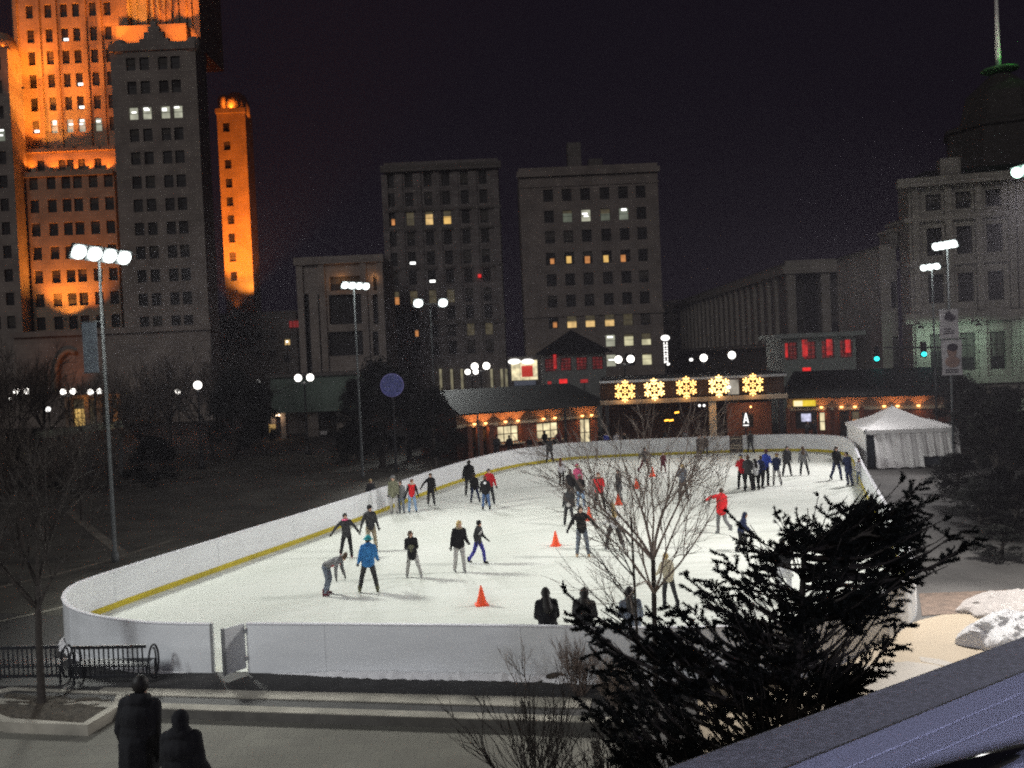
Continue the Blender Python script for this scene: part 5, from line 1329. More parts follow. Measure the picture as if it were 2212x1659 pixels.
# snow piles on the right pavement
def heap(ctr, rx, ry, h, name, lab, m, seed, rot=0.0, rough=1.0):
    rr = random.Random(seed); nx, ny = 90, 60; mb = MB(); ph = [rr.uniform(0, 6) for _ in range(8)]
    from mathutils import noise as mn
    def hz(u, v):
        r = math.hypot(u, v); e = max(0, 1 - r ** 2.0)
        p = V((u * rx * 1.7 + seed, v * ry * 1.7, seed * .7)); f = mn.noise(p) * .30 + mn.noise(p * 2.3) * .20 + abs(mn.noise(p * 5.1)) * .13 
        return h * (e ** .55) * (.72 + rough * f) - .02
    rows = []
    for j in range(ny + 1):
        row = []
        for i in range(nx + 1):
            u, v = -1 + 2 * i / nx, -1 + 2 * j / ny; q = max(abs(u), abs(v)); r = math.hypot(u, v)
            if r > 0: u, v = u * q / r, v * q / r
            wob = 1 + .10 * math.sin(3 * math.atan2(v, u) + ph[5]) + .06 * math.sin(7 * math.atan2(v, u) + ph[6])
            x, y = u * rx * wob, v * ry * wob; cr_, sr_ = math.cos(rot), math.sin(rot)
            row.append((ctr[0] + x * cr_ - y * sr_, ctr[1] + x * sr_ + y * cr_, hz(u, v) ))
        rows.append(row)
    for j in range(ny):
        for i in range(nx): mb.poly([rows[j][i], rows[j][i + 1], rows[j + 1][i + 1], rows[j + 1][i]])
    o = mb.build(name, m, smooth=True, loc=(ctr[0], ctr[1], 0)); return tag(o, lab, 'snow pile', 'snow heaped on the right pavement')
p = G(2195, 1392); heap((p.x + .35, p.y, 0), 1.55, 1.0, .95, 'snow_pile', 'rugged white snow pile beside the granite parapet', M['snow'], 3, 0, .55)
p = G(2165, 1318); heap((p.x + .45, p.y + .1, 0), 1.75, .75, .62, 'snow_pile', 'smooth grey dirty snow mound behind the white snow pile', M['dirtysnow'], 8, .15, .45)
# stroller half hidden by the spruce
ST = empty('stroller', G(1842, 1405, 0), 'stroller with dark wheels half hidden by the lower spruce branches', 'stroller')
o3 = G(1842, 1405, 0)
for dx, dy in ((-.22, 0), (.26, .1), (-.2, .6), (.24, .68)):
    c = o3 + V((dx, dy, .11)); w_ = MB(); w_.tube([c + V((-.025, 0, 0)), c + V((.025, 0, 0))], .11, 16); w_.build('wheel', M['dark_metal'], ST)
mb = MB(); mb.tube([o3 + V((-.22, 0, .11)), o3 + V((-.2, .35, .5)), o3 + V((-.2, .7, 1.0))], .014, 6); mb.tube([o3 + V((.26, .1, .11)), o3 + V((.24, .4, .5)), o3 + V((.24, .75, 1.0))], .014, 6); mb.tube([o3 + V((-.2, .7, 1.0)), o3 + V((.24, .75, 1.0))], .016, 6)
mb.tube([o3 + V((-.2, .6, .11)), o3 + V((-.2, .2, .55))], .014, 6); mb.tube([o3 + V((.24, .68, .11)), o3 + V((.24, .25, .55))], .014, 6); mb.build('frame', M['steel'], ST)
MB().obox(o3 + V((.02, .35, .46)), (.2, 0, 0), (0, .2, .02), (0, 0, .03)).obox(o3 + V((.02, .56, .72)), (.2, 0, 0), (0, .06, .24), (0, .03, -.005)).build('seat', mat('stroller_fabric', (.35, .3, .32), .9), ST)
# ------------------------------------------------------------------ vegetation
def limb(p, d, L, r0, r1, rng, wob=.12, n=5, lift=0.0):
    """a slightly crooked tapering limb; returns points and radii"""
    pts = [V(p)]; d = V(d).normalized(); rad = [r0]
    for i in range(n):
        d = (d + V((rng.uniform(-wob, wob), rng.uniform(-wob, wob), rng.uniform(-wob, wob) + lift))).normalized()
        pts.append(pts[-1] + d * (L / n)); rad.append(r0 + (r1 - r0) * (i + 1) / n)
    return pts, rad
def branchy(mb, p, d, L, r, lev, rng, prm):
    pts, rad = limb(p, d, L, r, r * prm['taper'], rng, prm['wob'], 5 if lev < 2 else 3, prm['lift'])
    mb.tube(pts, rad, 7 if lev == 0 else (5 if lev == 1 else 3), 0 if lev < 2 else 1, cap=lev == 0)
    if lev >= prm['levels']: return
    k = prm['kids'][lev]; D = (pts[-1] - pts[0]).normalized()
    for i in range(k):
        t = prm['t0'] + (1 - prm['t0']) * (i + rng.random()) / k if i < k - 1 else 1.0
        q = t * (len(pts) - 1); j = min(int(q), len(pts) - 2); b = pts[j].lerp(pts[j + 1], q - j)
        az = rng.uniform(0, 2 * math.pi); side = D.orthogonal().normalized(); side = (side * math.cos(az) + D.cross(side) * math.sin(az))
        ang = rng.uniform(*prm['ang']) if i < k - 1 else rng.uniform(0, .25)
        nd = (D * math.cos(ang) + side * math.sin(ang)).normalized()
        rr = max(prm['rmin'], rad[j] * rng.uniform(.5, .7))
        branchy(mb, b, nd, L * rng.uniform(*prm['ratio']) * (1.15 - .45 * t), rr, lev + 1, rng, prm)
def bare_tree_mesh(name, seed, height, parent_loc=(0, 0, 0), prm=None, trunk_r=.14, trunk=.28, lean=(0, 0), n0=7):
    rng = random.Random(seed); p = dict(levels=3, kids=(6, 6, 5), t0=.25, ang=(.35, .8), ratio=(.5, .72), wob=.12, lift=.05, taper=.35, rmin=.012)
    p.update(prm or {})
    t = empty(name, parent_loc); base = V(parent_loc); H = height
    top = base + V((lean[0], lean[1], H * trunk))
    tp, tr = limb(base, top - base, (top - base).length, trunk_r, trunk_r * .72, rng, .04, 5)
    tb = MB(); tb.tube([base + V((0, 0, -.1)), base + V((0, 0, .02))] + tp[1:], [trunk_r * 1.5, trunk_r * 1.15] + tr[1:], 10)
    tb.build('trunk', M['bark'], t, smooth=True)
    mb = MB()
    for i in range(n0):
        az = 2 * math.pi * i / n0 + rng.uniform(-.3, .3); a = rng.uniform(.25, .85) if i else .08
        d = V((math.cos(az) * math.sin(a), math.sin(az) * math.sin(a), math.cos(a)))
        b = tp[-1] if i < n0 * .6 else tp[-2]
        branchy(mb, b, d, H * (1 - trunk) * rng.uniform(.5, .68), trunk_r * rng.uniform(.35, .55), 0, rng, p)
    mb.build('crown', [M['bark'], M['twig']], t)
    return t
# bare tree in the middle foreground
px, pzm = G(1418, 1570, 0), 0
BT = bare_tree_mesh('bare_tree', 24, 6.9, (px.x, px.y, 0), dict(levels=3, kids=(5, 5, 4), ang=(.25, .72), ratio=(.5, .72), lift=.03, rmin=.006, wob=.15, t0=.15), trunk_r=.06, trunk=.46, lean=(-.03, 0), n0=10)
[c for c in BT.children if c.name.startswith('crown')][0].data.materials[0] = M['twig']
tag(BT, 'slender bare tree with fine twigs fanning over the ice, beside the dark spruce', 'bare tree')
# second thin stem leaning beside it
b_ = V((px.x - .28, px.y + .05, 0)); rng = random.Random(5); mb = MB()
pts, rad = limb(b_, V((-.02, 0, 1)), 4.0, .035, .02, rng, .03, 7); mb.tube(pts, rad, 8)
prm_ = dict(levels=2, kids=(5, 4), t0=.2, ang=(.3, .7), ratio=(.5, .7), wob=.14, lift=.04, taper=.35, rmin=.006)
for k in range(7):
    az = rng.uniform(math.pi * .6, math.pi * 1.5); branchy(mb, pts[3 + k // 2], V((math.cos(az) * .75, math.sin(az) * .4, .75)), rng.uniform(1.0, 1.7), .016, 0, rng, prm_)
st_ = mb.build('side_stem', [M['bark'], M['twig']], BT)
# left foreground tree in the planter
pl = G(90, 1519, 0)
LT = bare_tree_mesh('bare_tree', 33, 6.2, (pl.x, pl.y, 0), dict(levels=3, kids=(5, 5, 4), ang=(.4, .9), ratio=(.5, .7), rmin=.007, lift=.02), trunk_r=.085, trunk=.42, lean=(.02, 0), n0=8)
[c for c in LT.children if c.name.startswith('crown')][0].data.materials[1] = M['bark']
tag(LT, 'bare tree with thin dark trunk growing out of the stone edged planter', 'bare tree')
# shrubs before the near barrier
def shrub(base, h, spread, n, seed, label, m, r=.007, levels=2):
    rng = random.Random(seed); mb = MB(); t = empty('bare_shrub', base, label, 'shrub', 'bare shrubs along the near barrier')
    prm = dict(levels=levels, kids=(5, 4, 3), t0=.25, ang=(.2, .55), ratio=(.45, .65), wob=.16, lift=.03, taper=.4, rmin=r * .55)
    for k in range(n):
        az = rng.uniform(0, 2 * math.pi); a = rng.uniform(0.05, spread)
        branchy(mb, V(base) + V((rng.uniform(-.12, .12), rng.uniform(-.1, .1), -.02)), V((math.cos(az) * math.sin(a), math.sin(az) * math.sin(a) * .7, math.cos(a))), h * rng.uniform(.6, 1.0), r * rng.uniform(.7, 1.2), 0, rng, prm)
    mb.build('branches', [m, m], t); return t
shrub(G(1252, 1500, 0), .95, .75, 34, 3, 'dense reddish bare shrub at the foot of the near barrier, left of the spruce', M['twigred'], .010)
shrub(G(1128, 1478, 0), 1.05, .5, 3, 12, 'sparse bare sapling of a few thin stems before the grey barrier', M['twig'], .010)
shrub(G(1330, 1530, 0), .8, .8, 26, 9, 'low bare shrub half behind the spruce, right of the reddish one', M['twig'], .010)
q = G(1160, 1760, PLZ); shrub((q.x, q.y, PLZ), 1.75, .95, 20, 15, 'dark spreading bare shrub at the bottom edge, left of the spruce', M['bark'], .016)
q = G(1330, 1800, PLZ); shrub((q.x, q.y, PLZ), 1.6, .85, 18, 16, 'dark bare shrub at the bottom edge under the spruce', M['bark'], .016)
# a dark fallen branch on the snow
t = empty('fallen_branch', G(1205, 1463, 0), 'dark curved leaf litter heap on the snow at the barrier foot', 'leaf litter')
mb = MB(); c = G(1205, 1462, 0); rows = []
for i in range(13):
    u = -1 + i / 6; rows.append([(c.x + u * .42, c.y - .12 + v * .14, max(-.01, .15 * (1 - u * u) * (1 - v * v))) for v in (-1, -.5, 0, .5, 1)])
for i in range(12):
    for j in range(4): mb.poly([rows[i][j], rows[i + 1][j], rows[i + 1][j + 1], rows[i][j + 1]])
mb.build('litter', M['mulch'], t, smooth=True)

# ---- the big spruce at the lower right
class Needles:
    def __init__(s): s.P = []; s.D = []; s.L = []
    def along(s, p, q, L, step, rng, k=3):
        p, q = np.array(p), np.array(q); d = q - p; n = max(2, int(np.linalg.norm(d) / step))
        d = d / (np.linalg.norm(d) + 1e-9)
        a = np.cross(d, [0.3, .2, .93]); a /= np.linalg.norm(a) + 1e-9; b = np.cross(d, a)
        for i in range(n):
            c = p + (q - p) * ((i + rng.random()) / n)
            for j in range(k):
                t = rng.random() * 6.283; v = d * .62 + (a * math.cos(t) + b * math.sin(t)) * .8
                s.P.append(c); s.D.append(v); s.L.append(L * rng.uniform(.7, 1.15))
    def build(s, name, m, parent, w=.0125):
        P = np.array(s.P); D = np.array(s.D); L = np.array(s.L)[:, None]; D /= np.linalg.norm(D, axis=1)[:, None]
        rs = np.random.RandomState(1); A = np.cross(D, rs.normal(size=D.shape)); A /= np.linalg.norm(A, axis=1)[:, None] + 1e-9
        n = len(P); Vt = np.empty((n, 3, 3)); off = np.array(origin_of(parent)); P = P - off
        Vt[:, 0] = P - A * w * .5; Vt[:, 1] = P + A * w * .5; Vt[:, 2] = P + D * L
        me = bpy.data.meshes.new(name); me.vertices.add(n * 3); me.vertices.foreach_set('co', Vt.reshape(-1).astype(np.float32))
        me.loops.add(n * 3); me.loops.foreach_set('vertex_index', np.arange(n * 3, dtype=np.int32))
        me.polygons.add(n); me.polygons.foreach_set('loop_start', np.arange(0, n * 3, 3, dtype=np.int32))
        try: me.polygons.foreach_set('loop_total', np.full(n, 3, dtype=np.int32))
        except Exception: pass
        me.materials.append(m); me.update(calc_edges=True); me.validate()
        o = bpy.data.objects.new(name, me); COL.objects.link(o); return adopt(o, parent)
SY = 9.2
tb0, tb1 = PY(1615, 1830, SY), PY(1742, 1150, SY)
SPR = empty('spruce', (tb0.x, SY, -.1), 'large dark spruce with needled sprays overlapping the near right of the rink', 'spruce')
tp = [V((tb0.x, SY, -.15)).lerp(V((tb1.x, SY, tb1.z)), k / 10) + V((.03 * math.sin(k), 0, 0)) for k in range(11)]
MB().tube(tp, [.15 * (1 - .088 * k) for k in range(11)], 9).build('trunk', M['bark'], SPR, smooth=True)
rng = random.Random(77)
tips = [(1222, 1300), (1240, 1340), (1262, 1372), (1270, 1408), (1300, 1330), (1345, 1325), (1395, 1322), (1440, 1312), (1484, 1257), (1500, 1285), (1543, 1236), (1560, 1200), (1584, 1126), (1600, 1165), (1672, 1100), (1678, 1130), (1640, 1215), (1700, 1150),
        (1767, 1074), (1797, 1092), (1745, 1100), (1725, 1130), (1830, 1075), (1868, 1062), (1905, 1052), (1950, 1046), (1990, 1052), (2016, 1085), (2044, 1128), (2075, 1155), (2112, 1178), (2085, 1195), (2046, 1228), (2000, 1215), (1937, 1280), (1955, 1355), (1900, 1392), (1872, 1462), (1850, 1500), (1762, 1528),
        (1700, 1560), (1628, 1562), (1560, 1600), (1500, 1640), (1440, 1660), (1380, 1640), (1310, 1600), (1262, 1560), (1230, 1500), (1285, 1460), (1330, 1500), (1930, 1235), (1965, 1190), (1880, 1300), (1840, 1440), (1955, 1352), (1930, 1328), (1900, 1385), (1912, 1300), (1872, 1325), (1850, 1345), (1905, 1360), (1872, 1455), (1800, 1470), (1785, 1500), (1860, 1480), (1830, 1350), (1790, 1300), (1620, 1140), (1600, 1190), (1575, 1160), (1690, 1120), (1720, 1100), (1640, 1180), (1520, 1260), (1545, 1275)]
from_poly = [(1270, 1352), (1440, 1318), (1560, 1225), (1600, 1150), (1690, 1130), (1780, 1085), (1900, 1060), (2000, 1070), (2060, 1165), (1960, 1240), (1900, 1330), (1890, 1400), (1800, 1480), (1700, 1540), (1560, 1600), (1400, 1650), (1280, 1560), (1300, 1440)]
def inpoly(x, y, P):
    c = False
    for i in range(len(P)):
        (x1, y1), (x2, y2) = P[i], P[i - 1]
        if (y1 > y) != (y2 > y) and x < (x2 - x1) * (y - y1) / (y2 - y1) + x1: c = not c
    return c
# open gaps where the ice and the pavement show through
gaps = [(1712, 1240, 36), (1826, 1402, 38), (1640, 1328, 12), (1660, 1480, 16), (1735, 1420, 14), (1600, 1560, 34), (1765, 1212, 16), (1888, 1348, 14), (1500, 1330, 14), (1650, 1165, 16), (1555, 1290, 12)]
extra = []
while len(extra) < 225:
    x, y = rng.uniform(1240, 2080), rng.uniform(1050, 1660)
    if inpoly(x, y, from_poly) and all((x - g[0]) ** 2 + (y - g[1]) ** 2 > (g[2] * 1.1) ** 2 for g in gaps): extra.append((x, y))
nd = Needles(); bm_ = MB()
from mathutils import noise as mnoise
def clear(p):
    q_ = V(p) * 3.6
    if mnoise.noise(q_) < .0: return False
    r = V(p) - CAM; k = r.dot(_f)
    x = CX + FPX * r.dot(CR) / k; y = CY - FPX * r.dot(CU) / k
    return all((x - g[0]) ** 2 + (y - g[1]) ** 2 > g[2] ** 2 for g in gaps)
def spray(p, q, rng, dense=1.0, start=.35):
    """a branch from p to q: drooping bow, side shoots clothed in needles"""
    p, q = V(p), V(q); L = (q - p).length; n = 9; pts = []
    for i in range(n + 1):
        t = i / n; pts.append(p.lerp(q, t) + Z * (-.10 * L * math.sin(math.pi * t) + .03 * L * t * t) + V((rng.uniform(-1, 1), rng.uniform(-1, 1), rng.uniform(-1, 1))) * .012 * L)
    bm_.tube(pts, [max(.004, .026 * (L / 1.5) * (1 - .85 * i / n)) for i in range(n + 1)], 5)
    D = (q - p).normalized(); sd = D.cross(Z).normalized() if abs(D.z) < .95 else V((1, 0, 0)); up = sd.cross(D)
    m_ = max(6, int(L * 15 * dense))
    for k in range(m_):
        t = start + (1 - start) * (k + rng.random()) / m_; qq = t * n; j = min(int(qq), n - 1); b = pts[j].lerp(pts[j + 1], qq - j)
        s_ = 1 if k % 2 else -1; l2 = (.13 + .22 * (1 - t)) * rng.uniform(.7, 1.25) * min(1.2, L)
        d2 = (D * rng.uniform(.35, .8) + sd * s_ * rng.uniform(.5, 1) + up * rng.uniform(-.55, .35)).normalized()
        e = b + d2 * l2 + Z * (.02 * rng.random())
        if not clear(b.lerp(e, .6)): continue
        bm_.tube([b, b.lerp(e, .5) - Z * .006, e], [.005, .004, .003], 3, cap=False)
        nd.along(b, e, .040, .0065, rng, 4)
        if l2 > .16:
            for s3 in (-1, 1):
                b3 = b.lerp(e, .5); e3 = b3 + (d2 * .7 + sd * s3 * .5 + up * rng.uniform(-.3, .5)).normalized() * l2 * .45
                if clear(e3): nd.along(b3, e3, .028, .0075, rng, 3)
    for i in range(int(n * start), n):
        if clear(pts[i]): nd.along(pts[i], pts[i + 1], .032, .006, rng, 3)
for k, (x, y) in enumerate(tips + extra):
    yy = SY + rng.uniform(-.55, .75) if k < len(tips) else SY + rng.uniform(-.9, .9)
    q = PY(x, y, yy)
    frac = min(.97, max(.06, (1800 - y + 40) / 680 - rng.uniform(.0, .12))); fi = frac * 10; j = min(int(fi), 9); p = tp[j].lerp(tp[j + 1], fi - j)
    L = (q - p).length
    if L > 1.3 and k >= len(tips): p = p.lerp(q, rng.uniform(.25, .5))
    spray(p, q, rng, 1.0 if k < len(tips) else .9, .18 if L < 1.5 else .36)
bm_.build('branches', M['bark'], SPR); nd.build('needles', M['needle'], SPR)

# ---- background trees: a few grown once, then copied
protos = []
for sd_, h_ in ((101, 9.0), (102, 10.5)):
    t = bare_tree_mesh('bare_tree', sd_, h_, (0, 0, 0), dict(levels=3, kids=(6, 6, 5), ang=(.35, .85), rmin=.016), trunk_r=.17, trunk=.24, n0=8); protos.append(t)
    [c for c in t.children if c.name.startswith('crown')][0].data.materials[1] = mat('dark_twig', (.07, .058, .05), .9, var=.3, scale=5)
def dense_mesh(seed, h, w, n, ls):
    """evergreen or dry-leaved tree: many small leaf faces in ragged clumps on limbs"""
    rng = random.Random(seed); t = empty('dense_tree', (0, 0, 0)); tb = MB()
    pts, rad = limb((0, 0, -.1), (0, 0, 1), h * .85, .2, .05, rng, .05, 7); tb.tube(pts, rad, 8); 
    clumps = []
    for k in range(46):
        z = h * rng.uniform(.12, .97); r = w * (1 - (z / h) ** 2.2) * rng.uniform(.35, 1.05) + .1; a = rng.uniform(0, 6.283)
        c = V((r * math.cos(a), r * math.sin(a), z)); clumps.append((c, rng.uniform(.45, .95) * w * .42)); j = min(6, int(z / h * 6)); tb.tube([pts[j], pts[j].lerp(c, .55) + Z * .1, c], [.05, .03, .012], 4)
    tb.build('trunk', M['bark'], t)
    mb = MB()
    for c, r in clumps:
        for i in range(n):
            d = V((rng.gauss(0, 1), rng.gauss(0, 1), rng.gauss(0, 1))); p = c + d.normalized() * r * rng.random() ** .5
            a = V((rng.uniform(-1, 1), rng.uniform(-1, 1), rng.uniform(-1, 1))).normalized(); b = a.orthogonal().normalized(); l = ls * rng.uniform(.6, 1.3)
            mb.poly([p - a * l, p + b * l * .45, p + a * l, p - b * l * .45])
    mb.build('crown', M['hedge'], t); return t
dense = dense_mesh(5, 7.5, 2.3, 130, .16)
first_use = {}
def put(proto, x, y, Y, s, rz, lab, grp, cat='tree', sx=1.0):
    o = copy_tree(proto) if proto.name in first_use else proto; first_use[proto.name] = 1
    p = PY(x, y, Y); o.location = (p.x, Y, 0); o.scale = (s * sx, s * sx, s); o.rotation_euler.z = rz; tag(o, lab, cat, grp); return o
gT = 'bare trees left of the rink'
for i, (x, Y, s, lab) in enumerate([(20, 62, 1.15, 'bare tree at the far left edge beside the bus shelter'), (95, 84, 1.0, 'bare tree between the leftmost twin globe lamps'), (300, 74, .95, 'bare tree in front of the dark tower base, right of the left floodlight pole'),
                              (365, 92, 1.0, 'bare tree behind the small dim globe lamp'), (455, 80, 1.0, 'bare tree right of the bright single globe lamp'), (525, 88, 1.05, 'bare tree under the orange slab tower'), (575, 100, .95, 'bare tree at the left end of the pale green terminal'), (228, 64, .8, 'bare tree just right of the left floodlight pole foot'),
                              (30, 40, .75, 'bare tree nearer at the left edge, above the benches'), (165, 47, .55, 'small bare tree on the dark lawn at the left')]):
    put(protos[i % 2], x, 900, Y, s, i * 1.3, lab, gT, 'bare tree')
gD = 'dark dense trees round the rink'
for x, Y, s, lab, sx in ((822, 66, .98, 'dark dense tree behind the blue disc', 1.25), (935, 65, .72, 'dark dense tree at the left end of the brick pavilion', 1.2), (880, 70, .85, 'dark dense tree between the blue disc and the pavilion', 1.2), (770, 72, .8, 'dark dense tree behind the centre floodlight pole', 1.0), (505, 76, .95, 'dark dense tree below the orange slab tower', 1.25), (560, 84, .8, 'dark dense tree left of the pale green terminal', 1.0),
                         (2110, 52, .60, 'dark dense tree right of the white tent', 1.35), (2180, 47, .60, 'dark dense tree at the right edge below the civic hall', 1.4), (2150, 40, .55, 'dark low tree nearer at the right edge behind the spruce', 1.7), (2230, 38, .5, 'dark dense tree cut by the right edge of the photo', 1.5), (2080, 60, .62, 'dark dense tree behind the white tent', 1.3), (55, 56, .55, 'dark dense low tree at the left edge behind the lawn', 1.6), (330, 60, .42, 'dark low dense tree on the far lawn', 2.0)):
    put(dense, x, 900, Y, s, x * .7, lab, gD, 'tree', sx)

for x, Y, s, lab, sx in ((2120, 36, .22, 'low dark shrub on the slope right of the spruce', 2.6), (2195, 34, .24, 'low dark shrub at the right edge above the snow mound', 2.6), (2070, 44, .24, 'low dark shrub below the right corner of the tent', 2.4), (2160, 30.5, .13, 'lowest dark shrub behind the dirty snow mound', 3.2)):
    put(dense, x, 1100, Y, s, x * .7, lab, 'dark low shrubs on the right slope', 'shrub', sx)
# ------------------------------------------------------------------ people
CLOTH = {}
def cl(name, col, rough=.85): 
    k = 'cloth_' + name
    if k not in CLOTH: CLOTH[k] = mat(k, col, rough, var=.22, scale=9, spec=.15, bump=.25)
    return CLOTH[k]
PALETTE = dict(black=(.014, .014, .016), charcoal=(.035, .035, .038), navy=(.018, .024, .06), grey=(.16, .16, .165), lightgrey=(.38, .37, .36), white=(.72, .72, .74), red=(.42, .018, .025), brightred=(.55, .02, .025), maroon=(.10, .025, .035),
               blue=(.035, .15, .36), royal=(.03, .06, .35), jeans=(.07, .12, .24), lightjeans=(.20, .30, .46), indigo=(.05, .05, .26), camo=(.16, .16, .11), olive=(.10, .10, .06), teal=(.02, .26, .30), pink=(.62, .10, .22), tan=(.36, .20, .07), khaki=(.26, .22, .16), greyblue=(.13, .15, .19), brown=(.07, .045, .03), beige=(.45, .40, .30))
HAIR = dict(dark=(.012, .010, .009), brown=(.06, .035, .02), blond=(.42, .30, .13), bald=None, grey=(.25, .24, .23), auburn=(.12, .04, .02))
M['skin'] = mat('skin', (.50, .30, .22), .55, var=.10, scale=8)
M['eye'] = mat('eye_dark', (.02, .015, .012), .3); M['lip'] = mat('lip', (.35, .12, .10), .5)
M['blade'] = mat('skate_blade', (.5, .5, .52), .25, .9)

def capsule(mb, p, q, r0, r1, mi=0):
    p, q = V(p), V(q); d = q - p
    if d.length < 1e-5: mb.sph(p, r0, 10, 7, mi); return
    L = d.length; d.normalize(); pts = []; rad = []
    for k in range(4):
        a = math.pi / 2 * (1 - k / 4); pts.append(p - d * r0 * math.sin(a)); rad.append(max(.002, r0 * math.cos(a)))
    pts += [p, q]; rad += [r0, r1]
    for k in range(1, 5):
        a = math.pi / 2 * k / 4; pts.append(q + d * r1 * math.sin(a)); rad.append(max(.002, r1 * math.cos(a)))
    mb.tube(pts, rad, 10, mi)
class Prims:
    """a set of overlapping limbs and masses later fused into one skin; each carries a material slot"""
    def __init__(s): s.mb = MB(); s.seg = []
    def cap(s, p, q, r0, r1, mi=0): capsule(s.mb, p, q, r0, r1, mi); s.seg.append((V(p), V(q), r0, r1, mi))
    def ell(s, c, r, M_=None, mi=0):
        s.mb.sph(c, r, 14, 10, mi, M_); rm = min(r); s.seg.append((V(c), V(c), rm, rm, mi))
PENDING = []
def fuse(pr, voxel, name, mats, parent, smooth_it=4, extra=None):
    me = bpy.data.meshes.new(name); me.from_pydata(pr.mb.v, [], pr.mb.f)
    o = bpy.data.objects.new(name, me); COL.objects.link(o)
    r = o.modifiers.new('r', 'REMESH'); r.mode = 'VOXEL'; r.voxel_size = voxel
    sm = o.modifiers.new('s', 'SMOOTH'); sm.factor = .5; sm.iterations = smooth_it
    PENDING.append((o, pr, mats, parent, extra)); return o
def finish_people():
    dg = bpy.context.evaluated_depsgraph_get(); done = []
    for o, pr, mats, parent, extra in PENDING:
        me = bpy.data.meshes.new_from_object(o.evaluated_get(dg)); done.append(me)
    for (o, pr, mats, parent, extra), me in zip(PENDING, done):
        o.modifiers.clear(); old = o.data; o.data = me; me.name = old.name; bpy.data.meshes.remove(old)
        me.materials.clear()
        for m in mats: me.materials.append(m)
        n = len(me.polygons); C = np.empty(n * 3); me.polygons.foreach_get('center', C); C = C.reshape(-1, 3)
        best = np.full(n, 1e9); mi = np.zeros(n, dtype=np.int32)
        for p, q, r0, r1, k in pr.seg:
            P, Q = np.array(p), np.array(q); d = Q - P; L2 = max(1e-9, d.dot(d)); t = np.clip((C - P) @ d / L2, 0, 1)
            ds = np.linalg.norm(C - (P + t[:, None] * d), axis=1) - (r0 + (r1 - r0) * t)
            u = ds < best; best[u] = ds[u]; mi[u] = k
        if extra:
            for p, r, k in extra: mi[np.linalg.norm(C - np.array(p), axis=1) < r] = k
        me.polygons.foreach_set('material_index', mi); me.polygons.foreach_set('use_smooth', np.ones(n, dtype=bool)); me.update()
        adopt(o, parent)
    PENDING.clear()

